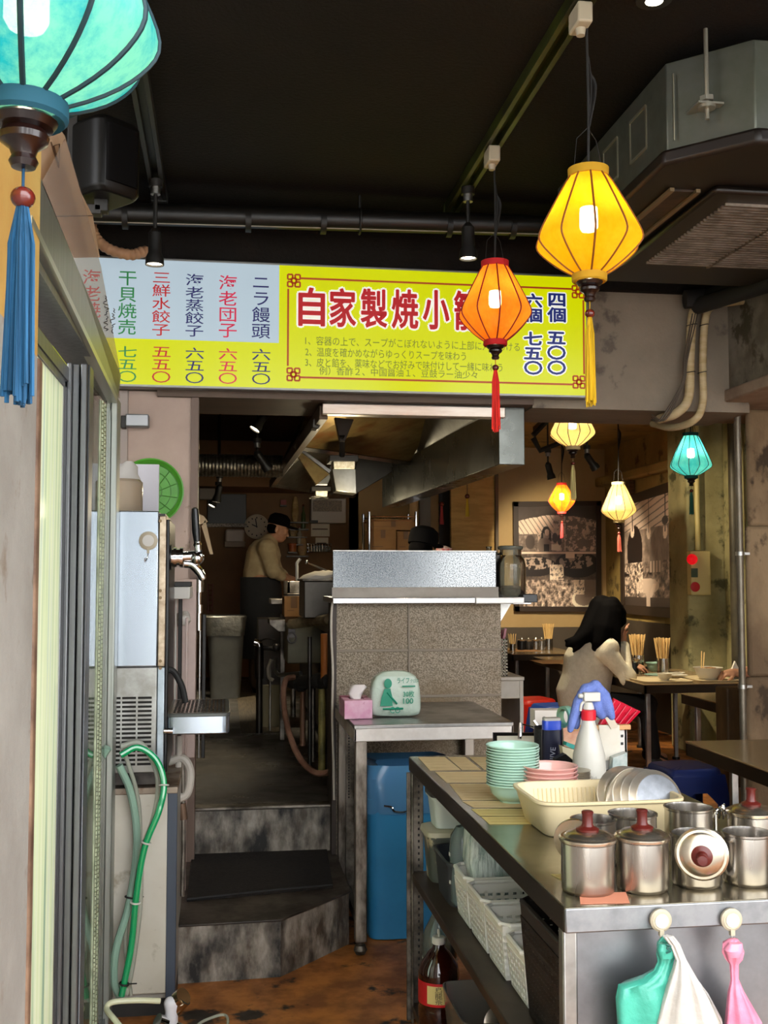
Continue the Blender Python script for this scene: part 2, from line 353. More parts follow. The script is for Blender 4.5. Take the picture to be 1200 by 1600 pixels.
# partition strips between kitchen and dining room, far end
for i, (xa, xb, Y, zt, m) in enumerate([(705, 776, 10.3, 2.84, 'tanpanel'), (685, 706, 10.9, 2.84, 'black'), (656, 673, 10.6, 2.84, 'greypanel'), (672, 686, 10.9, 2.84, 'tanwall'), (640, 652, 10.4, 2.6, 'tanwall')]):
    if m == 'tanpanel': K[m] = M('brushed_tan_panel', '#b08a48', .35, .35, '#9a783c', 4, stretch=(1, 1, 5), r2=.5)
    if m == 'greypanel': K[m] = M('grey_panel', '#6d6658', .5)
    x0, x1 = PY(xa, 850, Y).x, PY(xb, 850, Y).x
    struct(f'partition_{i+1}', B().box(x0, x1, Y, Y+.06, 0, zt), K[m], smooth=False)
x = PY(777, 850, 10.28).x
struct('trim_8', B().box(x-.02, x+.01, 10.26, 10.36, 0, 2.84), M('dark_door_edge', '#4c3c22', .5), smooth=False)
# ================================================================== lit menu sign
def emis(name, col, s, base): return M(name, base, .25, emit=col, es=s, spec=.4)
SIGN_W = emis('lit_white_acrylic', '#cfe4f2', .62, '#5f6668'); SIGN_Y = emis('lit_yellow_acrylic', '#dfe600', .80, '#585a00')
INK = {k: M('ink_'+k, c, .4, emit=c, es=e) for k, c, e in (('navy', '#1c1c5e', .35), ('red', '#b00c16', .38), ('green', '#1e7a3c', .4), ('crimson', '#c01440', .45), ('halo', '#f0f4f0', .6), ('small', '#5d6a12', .5), ('blue', '#16246e', .4), ('brown', '#a03a10', .45))}
SY = 4.80
sg = thing('menu_sign', 'long backlit yellow and white menu sign across the kitchen beam', 'sign', (.47, 4.85, 2.55))
ZB, ZT = 2.283, 2.835
XW = PY(436, 480, SY).x; XL, XR = -.74, PY(916, 520, SY).x
ZW = PY(436, 536, SY).z
B().box(XL-.01, XR+.012, SY+.004, 4.86, ZB-.012, ZT+.012).obj('housing', M('sign_housing', '#8d8d8a', .4, .6), sg, world=True, bevel=.004)
B().box(XL, XW, SY, SY+.006, ZW, ZT).obj('white_panel', SIGN_W, sg, world=True, smooth=False)
B().prism([(XL, ZB), (XR, ZB), (XR, ZT), (XW, ZT), (XW, ZW), (XL, ZW)], SY, SY+.006).obj('yellow_panel', SIGN_Y, sg, world=True, smooth=False)
def px_text(b, s, xa, ya, xb, yb, off=0, y=SY-.0015, line=1.0):
    xm = (xa+xb)/2; return fit_text(b, s, PY(xa, (ya+yb)/2, y).x, PY(xb, (ya+yb)/2, y).x, PY(xm, yb, y).z, PY(xm, ya, y).z, y, off, line=line)
cols = [('干\n貝\n焼\n売', '七\n五\n〇', 199, 'green', 424), ('三\n鮮\n水\n餃\n子', '五\n五\n〇', 252, 'red', 426), ('海\n老\n蒸\n餃\n子', '六\n五\n〇', 304, 'navy', 428), ('海\n老\n団\n子', '六\n五\n〇', 356, 'crimson', 430), ('ニ\nラ\n饅\n頭', '六\n五\n〇', 408, 'navy', 434), ('海\n老\n焼\n売', '六\n五\n〇', 143, 'red', 421)]
for a, b_, cx, k, y0 in cols:
    y1 = 523+(cx-199)*.028; w_ = 14.5
    b = B(); px_text(b, a, cx-w_, y0, cx+w_, y1, .006); px_text(b, b_, cx-w_, 541+(cx-199)*.02, cx+w_, 597+(cx-199)*.018, .006)
    b.obj('dish_lettering', INK[k], sg, world=True, smooth=False)
def bold(b, s, a, r, off, y, n=8):
    q = B(); px_text(q, s, *a, off, y)
    for k in range(n): d = Vector((r*math.cos(k*2*PI/n), -k*.00004, r*math.sin(k*2*PI/n))); b.add([v+d for v in q.v], q.f)
    b.add(q.v, q.f)
tb = B(); th = B()
for i, ch in enumerate('自家製焼小籠包'):
    cx = 484+i*48.6; a = (cx-17, 450+i*1.0, cx+23, 509+i*1.3)
    bold(tb, ch, a, .003, .006, SY-.004); bold(th, ch, a, .011, .009, SY-.002)
th.obj('title_outline', INK['halo'], sg, world=True, smooth=False); tb.obj('title_lettering', INK['red'], sg, world=True, smooth=False)
pb = B(); ph = B()
for cx, s1, s2 in ((833, '六\n個', '七\n五\n〇'), (869.5, '四\n個', '五\n〇\n〇')):
    for s, y0, y1 in ((s1, 459, 503), (s2, 519, 585)):
        bold(pb, s, (cx-14, y0, cx+14, y1), .0022, .006, SY-.004); bold(ph, s, (cx-14, y0, cx+14, y1), .008, .006, SY-.002)
ph.obj('price_outline', INK['halo'], sg, world=True, smooth=False); pb.obj('price_lettering', INK['blue'], sg, world=True, smooth=False)
nb = B()
for s, x0, x1, y0, y1 in (('1、容器の上で、スープがこぼれないように上部に穴をあける', 477, 812, 530, 544), ('2、温度を確かめながらゆっくりスープを味わう', 477, 728, 546, 560), ('3、皮と餡を、薬味などでお好みで味付けして一緒に味わう', 477, 785, 563, 577), ('例）香酢２、中国醤油１、豆鼓ラー油少々', 499, 746, 576, 589)):
    px_text(nb, s, x0, y0, x1, y1, .002)
nb.obj('instruction_lettering', INK['small'], sg, world=True, smooth=False)
fr = B(); y = SY-.002
def sline(xa, ya, xb, yb, t=.0035):
    p, q = PY(xa, ya, y), PY(xb, yb, y); fr.box(min(p.x, q.x)-t, max(p.x, q.x)+t, y-.001, y, min(p.z, q.z)-t, max(p.z, q.z)+t)
zt_, zb_ = PY(600, 440, y).z, PY(600, 593, y).z; xl_, xr_ = PY(450, 520, y).x, PY(912, 520, y).x
for z in (zt_, zb_): fr.box(xl_+.05, xr_-.05, y-.001, y, z-.0042, z+.0042)
for x in (xl_, xr_): fr.box(x-.0042, x+.0042, y-.001, y, zb_+.05, zt_-.05)
def knot(cx, cz, t=.0038, s=.022):
    for dx, dz in ((0, 0), (s, s), (-s, s), (s, -s), (-s, -s)):
        for k in (-1, 1):
            fr.box(cx+dx*.75-s*.5, cx+dx*.75+s*.5, y-.0012, y-.0002, cz+dz*.75+k*s*.5-t, cz+dz*.75+k*s*.5+t)
            fr.box(cx+dx*.75+k*s*.5-t, cx+dx*.75+k*s*.5+t, y-.0012, y-.0002, cz+dz*.75-s*.5, cz+dz*.75+s*.5)
for x, z in ((xl_+.025, zt_-.012), (xl_+.025, zb_+.012), (xr_-.025, zt_-.012), (xr_-.025, zb_+.012)): knot(x, z)
fr.obj('red_border', INK['brown'], sg, world=True, smooth=False)

# ================================================================== lanterns
RIB_DARK = M('dark_rib', '#2a1d10', .6); RIB_RED = M('red_rib', '#7a1410', .6); RIB_BROWN = M('brown_rib', '#7a4a10', .6); RIB_TEAL = M('dark_teal_rib', '#143038', .6)
def lantern(label, loc, D, col, col2, collar, tassel_c, rib, n=10, h=.97, tm=.63, power=1.0, tassel=.8, bulb_col=(1, .82, .5), thru=.16, ceil_z=3.04, finial=None, sharp=.04, es=30, rr=.0035, bulbk=.56, off=0, rnd_=4, full=.84):
    """origin: bottom rim of the shade's lower collar"""
    t = thing('paper_lantern', label, 'lantern', loc, 'coloured silk lanterns', rz=off)
    h *= D; ch = .075*D; r0, r1, rm = .155*D, .18*D, .5*D
    z0 = ch; zm = ch+h*(1-tm); z1 = ch+h
    ctrl = [(r0*.96, z0)]
    for k in range(1, 8): u = k/8; ctrl.append((r0+(rm-r0)*(u**full), z0+(zm-z0)*u*(.93)))
    ctrl += [(rm*.985, zm-sharp*h*.35), (rm, zm), (rm*.985, zm+sharp*h*.6)]
    for k in range(1, 9): u = k/8; ctrl.append((rm*.985+(r1-rm*.985)*(u**1.06), zm+sharp*h*.6+(z1-zm-sharp*h*.6)*u))
    for _ in range(rnd_):
        ctrl = [ctrl[0]]+[((ctrl[i-1][0]+2*ctrl[i][0]+ctrl[i+1][0])/4, (ctrl[i-1][1]+2*ctrl[i][1]+ctrl[i+1][1])/4) for i in range(1, len(ctrl)-1)]+[ctrl[-1]]
    q_ = rm/max(r for r, z in ctrl); ctrl = [(r*(q_ if 0 < i < len(ctrl)-1 else 1), z) for i, (r, z) in enumerate(ctrl)]
    key = (round(D, 3), col); mt = cloth_shade('fabric', col, thru, col2)
    B().lathe(ctrl, n=n*6, cap=False, gore=n).obj('shade', mt, t, ang=60)
    cm = M('collar_cloth', collar, .8, 0, None)
    B().lathe([(r0*.97, 0), (r0*1.06, .004), (r0*1.06, ch), (r0*.97, ch+.002), (r0*.93, ch), (r0*.93, .004)], n=24, closed=True).obj('lower_collar', cm, t)
    B().lathe([(r1*.97, z1-.002), (r1*1.05, z1), (r1*1.07, z1+ch), (r1, z1+ch), (r1*.95, z1+ch*.9), (r1*.93, z1)], n=24, closed=True).obj('upper_collar', cm, t)
    rb = B().tube([(r*1.003, 0, z) for r, z in ctrl], rr, 6).obj('rib', rib, t)
    for k in range(n):
        a = 2*PI*(k)/n
        c = rb if k == 0 else rb.copy()
        if k: COL.objects.link(c); c.parent = t
        c.rotation_euler = (0, 0, a)
    f = D*.9
    fn = [(.13, .012), (.14, 0), (.12, -.03), (.09, -.04), (.105, -.065), (.10, -.09), (.06, -.12), (.05, -.15), (.062, -.175), (.05, -.2), (.012, -.205)]
    B().lathe([(r*f, z*f) for r, z in fn], n=20).obj('finial', finial or K['wood_dark'], t)
    zb = -.29*f
    B().cyl((0, 0, -.2*f), (0, 0, zb), .0016, n=6).obj('string', M('cord', tassel_c, .8), t)
    B().sph((0, 0, zb-.04*f), .052*f, None, .047*f, 16, 10).obj('bead', K['bead'], t)
    ts = B(); zt = zb-.082*f; rnd = random.Random(int(D*1e4))
    for k in range(46):
        a = rnd.random()*2*PI; q = .05*f*math.sqrt(rnd.random()); L = tassel*D*(.9+.1*rnd.random())
        ts.tube([(q*.3*math.cos(a), q*.3*math.sin(a), zt+.004), (q*math.cos(a), q*math.sin(a), zt-L*.2), (q*1.15*math.cos(a)+.004*rnd.uniform(-1, 1), q*1.15*math.sin(a)+.004*rnd.uniform(-1, 1), zt-L)], .0026*D/.3, 4)
    ts.obj('tassel', M('tassel_thread', tassel_c, .7, 0, tuple(min(1, c*2.2+.01) for c in lin(tassel_c)[:3]), 160, stretch=(1, 1, .02)), t)
    zc = ceil_z-loc[2]
    if zc > z1:
        cb = B().tube(spl([(0, 0, z1-.1*h), (0, 0, z1+ch), (.004, .002, z1+ch+.4*(zc-z1-ch)), (0, 0, zc)]), .004, 6)
        if zc-z1 > .25:
            for k in range(5):
                zz = z1+ch+(zc-z1-ch)*.55; cb.tube(spl([(.005, .0, zz-.09-.006*k), (.012+.003*k, .006*math.sin(k), zz), (.006, .004, zz+.09-.01*k)]), .0032, 5)
        cb.obj('cable', K['wire'], t)
        wb = B()
        for s in (-1, 1): wb.tube([(s*r1*.8, 0, z1+ch), (s*r1*.55, .01, z1+ch+.09*D/.3), (0, 0, min(z1+ch+.12*D/.3, zc))], .0012, 5)
        wb.obj('wire_hanger', K['wire'], t)
    bz = ch+h*bulbk; br = .085*D
    B().lathe([(.3*br, 1.5*br), (br*.95, 1.3*br), (br, .4*br), (br, -.9*br), (.8*br, -1.25*br), (.2*br, -1.35*br)], (0, 0, bz), 14).obj('bulb', glow('bulb_glow', (1, .84, .58), power*1.05/(PI*16*br*br)), t)
    return t
lantern('large teal silk lantern with blue tassel, hanging nearest at the shopfront', PY(38, 190, 1.15), .272, '#22aabf', '#86dccb', '#0f4658', '#093a58', RIB_TEAL, n=12, tm=.70, h=.95, power=.6, tassel=.76, ceil_z=3.08, thru=.05, bulb_col=(1, .95, .7), es=12, off=.13, rr=.003, rnd_=7, bulbk=.42, full=.6)
lantern('big yellow silk lantern with long yellow tassel on the lighting track', PY(921, 441, 2.878), .298, '#f2a60e', '#f5b422', '#b58a14', '#a88600', RIB_BROWN, n=10, h=.93, tm=.67, power=1.4, tassel=.84, ceil_z=3.02, off=.1, rr=.003)
lantern('orange red silk lantern hanging in front of the yellow sign', PY(774, 541, 3.915), .272, '#f5801c', '#f8962a', '#b3181c', '#b81c12', RIB_RED, n=10, h=1.03, tm=.64, power=1.0, tassel=.85, ceil_z=3.02, off=.2, rr=.0028)
lantern('large white silk lantern hanging just behind the concrete beam', PY(895, 703, 5.9), .258, '#ecc97c', '#f0d28a', '#cbb98a', '#c9b37c', RIB_DARK, n=12, h=.88, tm=.68, power=1.5, tassel=.78, ceil_z=2.84, rr=.0022)
lantern('smaller white silk lantern hanging beside the right-hand poster', PY(967, 817, 8.0), .268, '#ecc97c', '#f0d28a', '#cbb98a', '#7a3020', RIB_DARK, n=12, h=1.02, tm=.73, power=1.2, tassel=.5, ceil_z=2.84, rr=.0022)
lantern('small orange lantern hanging before the left poster', PY(878, 803, 9.6), .252, '#f06410', '#f58a20', '#b01a10', '#7c1414', RIB_RED, n=10, h=.98, tm=.6, power=1.4, tassel=.55, ceil_z=2.84, sharp=.02, rr=.002)
lantern('small teal lantern hanging under the wrapped pipes', PY(1080, 748, 6.6), .262, '#36b2bd', '#62cccb', '#1d5a58', '#1c5348', RIB_TEAL, n=12, h=.98, tm=.76, power=1.5, tassel=.55, ceil_z=2.84, bulb_col=(.95, 1, .85), rr=.0022)
# two lanterns hidden behind the hood skirt, only their tassels show
for lab, xx, yy, c, cc in (('yellow tassel hanging before the brushed tan panel', 730, 772, '#b8960c', '#c9a400'), ('dark red tassel hanging before the far partition strips', 690, 784, '#7c1414', '#7c1414')):
    p = PY(xx, yy, 9.4); t = thing('hanging_tassel', lab, 'tassel', p)
    B().sph((0, 0, -.02), .022).obj('bead', K['bead'], t); b = B()
    for k in range(12): a = k*2.4; b.tube([(.004*math.cos(a), .004*math.sin(a), -.03), (.014*math.cos(a), .014*math.sin(a), -.2)], .005, 5)
    b.obj('thread_skirt', M('tassel_thread', c, .7), t)
    B().cyl((0, 0, 0), (0, 0, 2.84-p.z), .003, n=6).obj('string', K['wire'], t)

# ================================================================== ceiling fittings
TR = M('olive_track', '#3e4416', .4, .3, '#1a180d', 3)
def track(label, x, y0, y1, m):
    t = thing('lighting_track', label, 'track', (x, y0, 3.06))
    B().box(x-.032, x-.014, y0, y1, 3.055, 3.1).box(x+.014, x+.032, y0, y1, 3.055, 3.1).box(x-.03, x+.03, y0, y1, 3.085, 3.1).obj('rail', m, t, world=True, bevel=.002)
    B().box(x-.035, x+.035, y1-.02, y1+.02, 3.05, 3.1).obj('end_cap', m, t, world=True, bevel=.003)
    return t
track('black and olive lighting track carrying the yellow and orange lanterns', .985, 2.3, 4.66, TR)
track('dark lighting track above the black loudspeaker', -.288, 2.3, 4.68, K['black'])
for lab, y in (('white plug adaptor on the track above the orange lantern', 3.91), ('white plug adaptor on the track above the yellow lantern', 2.88)):
    t = thing('track_plug', lab, 'plug', (.985, y, 3.03), 'white track plugs')
    B().box(-.022, .022, -.045, .045, -.035, .025).obj('body', K['cream'], t, bevel=.006); B().cyl((0, 0, -.055), (0, 0, -.03), .012, .016).obj('collar', K['cream'], t)
def spot(label, loc, tilt=(0, 0), L=.17, power=8, ez=None, on=True, mat='black'):
    t = thing('track_spotlight', label, 'spotlight', loc, 'black track spotlights')
    B().cyl((0, 0, -.03), (0, 0, .0), .028, n=18).obj('adaptor', K['black'], t); B().cyl((0, 0, -.06), (0, 0, -.025), .02, n=16).obj('metal_collar', K['steel'], t)
    B().cyl((0, 0, -L), (0, 0, -.05), .008, n=8).obj('stem', K[mat], t)
    R = Matrix.Translation((0, 0, -L)) @ Matrix.Rotation(tilt[1], 4, 'Z') @ Matrix.Rotation(tilt[0], 4, 'Y')
    b = B().lathe([(.012, .02), (.027, .0), (.027, -.08), (.036, -.10), (.038, -.13), (.034, -.13), (.03, -.105), (.01, -.10)], n=18); b.xf(R).obj('head', K[mat], t)
    if on:
        b = B().lathe([(.002, -.112), (.032, -.116), (.032, -.122), (.002, -.128)], n=16); b.xf(R).obj('lens', glow('spot_lens', SPOT, 14), t)
        q = (R @ Vector((0, 0, -.14))); d = R.to_euler()
        lamp('spot_beam', 'SPOT', q, power, SPOT, .03, rot=d, spot=80, parent=t)
    return t
spot('black spotlight under the left track, lit, beside the loudspeaker', (-.288, 4.42, 3.055), L=.22, power=8)
spot('black spotlight under the olive track, lit, left of the orange lantern', (.985, 4.32, 3.055), L=.17, power=8)
p = PZ(1022, -4, 3.06); t = thing('ceiling_downlight', 'round lit ceiling light cut by the top edge', 'light', p)
B().lathe([(.055, .04), (.05, -.01), (.035, -.012)], n=20).obj('trim_ring', K['black'], t); B().lathe([(.002, -.0), (.036, -.004), (.036, -.01), (.002, -.016)], n=18).obj('lens', glow('downlight_lens', SPOT, 12), t)
# black pipe under the ceiling
t = thing('ceiling_pipe', 'long black pipe running across below the ceiling', 'pipe', (.4, 4.6, 2.9))
pa, pb_ = PY(100, 331, 4.6), PY(1010, 358, 4.6)
B().tube([pa, pb_], .047, 16).obj('pipe_run', M('black_pipe', '#15120f', .4, 0, '#0f0d0b', 4), t, world=True)
b = B()
for xx in (196, 388, 505, 701, 800): c = PY(xx, 334+xx*.027, 4.6); b.tube([c-Vector((.012, 0, 0)), c+Vector((.012, 0, 0))], .051, 16)
b.obj('coupling', K['black'], t, world=True)
c = PY(562, 346, 4.6); b = B().cyl(c+Vector((0, 0, .03)), (c.x, c.y, 3.1), .006, n=8).tube([c+Vector((.0, .054*math.cos(a), .054*math.sin(a))) for a in [k*PI/6 for k in range(12)]], .006, 6, closed=True)
b.obj('hanger_clamp', K['black'], t, world=True)
B().tube([pa+Vector((0, -.03, -.048)), pb_+Vector((0, -.03, -.046))], .0025, 6).obj('clipped_wire', M('pale_wire', '#9c9284', .6), t, world=True)
# loudspeaker
p = PY(160, 256, 3.3)
t = thing('loudspeaker', 'black loudspeaker fixed high above the left door', 'speaker', p)
b = B().loft([(0, 0, -.115, .07, .085), (0, 0, -.1, .083, .095), (0, 0, .1, .083, .095), (0, 0, .115, .07, .085)], 28, 5); b.rz(.75).obj('cabinet', M('speaker_shell', '#080706', .42, spec=.25), t, bevel=.004)
b = B().loft([(0, -.093, -.085, .055, .012), (0, -.095, .085, .055, .012)], 20, 4); b.rz(.75).obj('grille', M('speaker_mesh', '#050404', .85, spec=.1), t)
B().box(-.12, .0, -.02, .02, -.16, -.13).box(-.02, .02, -.02, .02, -.15, -.1).box(-.1, -.07, -.03, .03, -.14, .42).obj('bracket', K['black'], t, bevel=.003)
# ceiling cassette air conditioner
AX, AY0, AY1 = 1.348, 2.97, 4.4
G = M('ac_casing', '#62645c', .42, .7, '#55584c', 4, r2=.55); GP = M('ac_brown_panel', '#1a120c', .45, 0, '#140e09', 3); 
t = thing('ceiling_air_conditioner', 'grey boxy ceiling air conditioner with dark brown slatted grille', 'air conditioner', (1.85, 3.7, 3.1))
oc = [(AX, 3.14), (1.545, 2.955), (2.2, 2.955), (2.36, 3.1), (2.36, 4.3), (2.2, AY1), (1.5, AY1), (AX, 4.25)]
B().prism(oc, 2.76, 3.045, 'z').obj('casing', G, t, world=True, bevel=.004)
b = B()
for s, e in ((3.30, 3.44), (3.56, 3.70)):
    for y in (s, e): b.box(AX-.004, AX, y-.003, y+.003, 2.84, 2.98)
    for z in (2.84, 2.98): b.box(AX-.005, AX, s, e, z-.004, z+.004)
b.box(AX+.01, AX+.014, 3.11, 3.116, 2.79, 3.0)
for xx in (1.63, 1.66):
    for z0, z1 in ((2.86, 2.92), (2.93, 3.0)): b.box(xx, xx+.006, 2.951, 2.955, z0, z1)
b.obj('knockout_lines', M('bare_metal_edge', '#a09c88', .35, .8), t, world=True)
b = B(); c = Vector((1.43, 3.03, 2.9))
b.cyl((1.425, 3.02, 2.82), (1.425, 3.02, 3.1), .007, n=10).cyl((1.425, 3.02, 2.875), (1.425, 3.02, 2.89), .022, n=6).cyl((1.425, 3.02, 2.852), (1.425, 3.02, 2.862), .026, n=12).box(1.39, 1.47, 3.0, 3.09, 2.862, 2.868)
b.obj('hanging_rod', M('zinc', '#a8a394', .35, .8), t, world=True)
op = [(AX-.02, 3.13), (1.535, 2.92), (2.22, 2.92), (2.4, 3.09), (2.4, 4.32), (2.22, 4.43), (1.49, 4.43), (AX-.02, 4.26)]
B().prism(op, 2.715, 2.765, 'z').obj('face_panel', GP, t, world=True, bevel=.012)
B().prism([(1.56, 3.26), (2.25, 3.26), (2.25, 4.12), (1.56, 4.12)], 2.69, 2.716, 'z').obj('grille_frame', GP, t, world=True, bevel=.014)
b = B()
for k in range(26): y = 3.35+k*.0272; b.box(1.64, 2.2, y, y+.010, 2.680, 2.692)
b.box(1.9, 1.912, 3.34, 4.06, 2.680, 2.69)
gm = b.obj('grille_slats', M('grille_slat', '#94867a', .4, .4, '#6e6255', 14), t, world=True)
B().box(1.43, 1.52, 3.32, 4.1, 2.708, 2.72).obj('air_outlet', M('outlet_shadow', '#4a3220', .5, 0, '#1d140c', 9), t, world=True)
B().box(1.425, 1.44, 3.3, 4.12, 2.70, 2.712).box(1.515, 1.53, 3.3, 4.12, 2.70, 2.712).obj('outlet_louvre', M('louvre_edge', '#7a664a', .4, .4), t, world=True)
# wrapped refrigerant pipes coming down over the beam
TAPE = M('yellowed_pipe_tape', '#cbb892', .7, 0, '#b59f74', 5, stretch=(1, 1, 6), bump=.3, bscale=60)
t = thing('wrapped_pipes', 'cream tape-wrapped pipes bending down over the concrete beam', 'pipes', (2.2, 4.85, 2.7))
P_ = lambda x, y, Y=4.84: PY(x, y, Y)
B().tube(spl([P_(1150, 455, 4.7), P_(1100, 470), P_(1083, 490), P_(1078, 560), P_(1076, 620), P_(1058, 645), P_(1030, 655, 4.95)]), .022, 12).obj('thick_pipe', TAPE, t, world=True)
B().tube(spl([P_(1160, 470, 4.7), P_(1115, 478), P_(1102, 500), P_(1098, 570), P_(1098, 630), P_(1084, 657), P_(1050, 668, 5.0), P_(1020, 662, 5.2)]), .018, 12).obj('thin_pipe', TAPE, t, world=True)
B().tube([P_(1070, 468, 4.80), P_(1110, 465, 4.78), P_(1210, 425, 4.3)], .045, 12).tube([P_(1090, 478, 4.80), P_(1210, 440, 4.3)], .04, 12).obj('black_insulation', K['rubber'], t, world=True)
b = B()
for dx in (0, 4, 8): b.tube(spl([P_(1090-dx, 490, 4.82), P_(1074-dx*.6, 560, 4.82), P_(1068-dx*.4, 600, 4.82), P_(1040-dx, 655, 4.84), P_(1018, 648+dx, 4.9)]), .004, 6)
b.obj('cable_bundle', M('brown_cable', '#4b4034', .6), t, world=True)
b = B()
for yy in (508, 582):
    for xx, r in ((1081, .024), (1100, .02)):
        c = P_(xx-(yy-508)*.04, yy); b.tube([c+Vector((r*math.cos(a), r*math.sin(a), .004*math.cos(a))) for a in [k*PI/8 for k in range(16)]], .0022, 5, closed=True)
b.obj('tie', K['wire'], t, world=True)
p = PY(1050, 430, 4.62); t = thing('ceiling_lamp_shade', 'pale round lamp base on the ceiling behind the air conditioner', 'lamp', (p.x, 4.62, 3.1))
B().lathe([(.13, 0), (.13, p.z-3.1+.03), (.11, p.z-3.1), (.02, p.z-3.105)], n=32).obj('bowl', M('cream_glass', '#c9a860', .4), t)
# ================================================================== left shopfront: sliding door, film, beer server
XD = -.352
hd = B(); hp = [PX(40, 232, XD), PX(62, 370, XD), PX(184, 629, XD), PX(189, 586, XD)]
hd.slab([Vector((XD, 1.95, 2.215)), Vector((XD, 1.95, 2.105)), hp[2], hp[3]], (-.05, 0, 0))
struct('door_1_header', hd, K['alu_lt'], smooth=False)
hd = B(); hd.slab([Vector((XD+.004, 2.0, 2.10)), Vector((XD+.004, 2.0, 2.085)), PX(184, 631, XD+.004), PX(185, 624, XD+.004)], (-.03, 0, 0))
struct('trim_9', hd, M('bright_aluminium_lip', '#c2c4b4', .3, .7), smooth=False)
struct('door_1_track', B().box(-.45, -.40, 2.0, 3.75, 1.95, 1.985).box(-.44, -.36, 2.0, 3.75, 2.04, 2.06), K['alu'], smooth=False)
t = thing('sliding_door', 'aluminium framed sliding glass door seen almost edge-on at left', 'door', (-.37, 3.3, 0))
p0, p1 = PY(100, 1000, 2.9), PY(135, 1000, 2.9)
b = B().box(p0.x, p0.x+.012, 2.87, 2.96, 0, 2.0).box(p0.x+.012, p0.x+.03, 2.885, 2.96, 0, 2.0).box(p0.x+.034, p0.x+.05, 2.875, 2.96, 0, 2.0).box(p0.x+.05, p1.x, 2.89, 2.97, 0, 2.0)
b.obj('near_stile', K['alu'], t, world=True, bevel=.003)
b = B().box(PY(170, 1000, 3.64).x, XD+.006, 3.60, 3.70, 0, 2.03).box(PY(160, 1000, 3.64).x, PY(169, 1000, 3.64).x, 3.63, 3.70, 0, 2.03); b.obj('far_stile', K['alu_lt'], t, world=True, bevel=.004)
B().box(-.374, -.366, 2.96, 3.62, .06, 1.98).obj('glass', glassy('clear_glass', '#dfe9dc', .93), t, world=True)
b = B()
for k in range(150):
    z = .1+k*.0125
    b.box(-.366, -.359, 3.30, 3.33, z, z+.009).box(-.366, -.359, 3.36, 3.39, z, z+.009)
b.box(-.3665, -.363, 3.27, 3.42, .08, 1.97)
b.obj('brush_seal', M('pale_green_seal', '#b7bfa0', .5, 0, '#8b9378', 20), t, world=True, smooth=False)
B().box(-.38, -.358, 2.96, 3.64, 0, .06).obj('bottom_rail', K['alu'], t, world=True)
t = thing('frosted_window', 'pale yellow-green frosted glass pane beside the grey pillar', 'window', (-.41, 2.5, 1))
FROST = bpy.data.materials.new('yellow_green_frosted_glass'); FROST.use_nodes = True
nt = FROST.node_tree; N = nt.nodes; N.remove(N['Principled BSDF'])
tl = N.new('ShaderNodeBsdfTranslucent'); df = N.new('ShaderNodeBsdfDiffuse'); gl = N.new('ShaderNodeBsdfGlossy'); gl.inputs['Roughness'].default_value = .12
tc = N.new('ShaderNodeTexCoord'); mp = N.new('ShaderNodeMapping'); mp.inputs['Scale'].default_value = (1, 22, .7); nz_ = N.new('ShaderNodeTexNoise'); nz_.inputs['Scale'].default_value = 1.4; nz_.inputs['Detail'].default_value = 7
cr = N.new('ShaderNodeValToRGB'); e = cr.color_ramp.elements; e[0].position = .3; e[0].color = lin('#a9bdae'); e[1].position = .56; e[1].color = lin('#eef0dc'); x_ = e.new(.45); x_.color = lin('#e3e9cc'); x_ = e.new(.7); x_.color = lin('#c2d0c8')
nt.links.new(tc.outputs['Object'], mp.inputs[0]); nt.links.new(mp.outputs[0], nz_.inputs[0]); nt.links.new(nz_.outputs['Fac'], cr.inputs[0])
for s in (tl, df): nt.links.new(cr.outputs[0], s.inputs[0])
m1 = N.new('ShaderNodeMixShader'); m1.inputs[0].default_value = .45; nt.links.new(tl.outputs[0], m1.inputs[1]); nt.links.new(df.outputs[0], m1.inputs[2])
m2 = N.new('ShaderNodeMixShader'); m2.inputs[0].default_value = .12; nt.links.new(m1.outputs[0], m2.inputs[1]); nt.links.new(gl.outputs[0], m2.inputs[2]); nt.links.new(m2.outputs[0], N['Material Output'].inputs[0])
B().box(-.416, -.408, 2.1, 2.87, .0, 1.95).obj('pane', FROST, t, world=True, smooth=False)
B().box(-.42, -.404, 2.83, 2.875, 0, 1.95).box(-.42, -.404, 2.1, 2.87, 1.93, 1.96).obj('pane_edge', K['alu'], t, world=True, bevel=.003)
# clear film and cardboard above the door
FILM = glassy('cloudy_film', '#eae2d8', .86, .12, .05)
t = thing('plastic_film', 'clear cloudy plastic film hung above the door header in front of the sign', 'film', (XD, 3, 2.3))
fp = [PX(103, 217, XD), PX(127, 300, XD), PX(158, 417, XD), PX(187, 576, XD), PX(187, 622, XD), PX(121, 418, XD), PX(66, 288, XD)]
B().slab(fp, (-.003, 0, 0)).obj('sheet', FILM, t, world=True, smooth=False)
b = B(); rn = random.Random(3)
for cx, y0, y1 in ((166, 462, 518), (176, 482, 522)):
    y = y0
    while y < y1:
        pts = [PX(cx+rn.uniform(-4, 4), y+k*2.2, XD+.003) for k in range(4)]; b.tube(spl(pts, 3), .0016, 4); y += 8
b.obj('handwriting', M('dark_marker_ink', '#3a3038', .6), t, world=True)
b = B()
for cx, s, y0, y1 in ((178, '六', 541, 552), (180, '五', 556, 568)): pass
t = thing('cardboard_sheet', 'tan cardboard sheet leaning above the sliding door', 'cardboard', (-.375, 2.6, 2.3))
cp = [PX(58, 150, -.375), PX(101, 212, -.375), PX(126, 300, -.375), PX(145, 337, -.375), PX(156, 402, -.375), PX(116, 403, -.375), PX(58, 275, -.375)]
B().slab(cp, (-.006, 0, 0)).obj('board', M('tan_cardboard', '#b49678', .75, 0, '#a98a6c', 3), t, world=True, smooth=False)
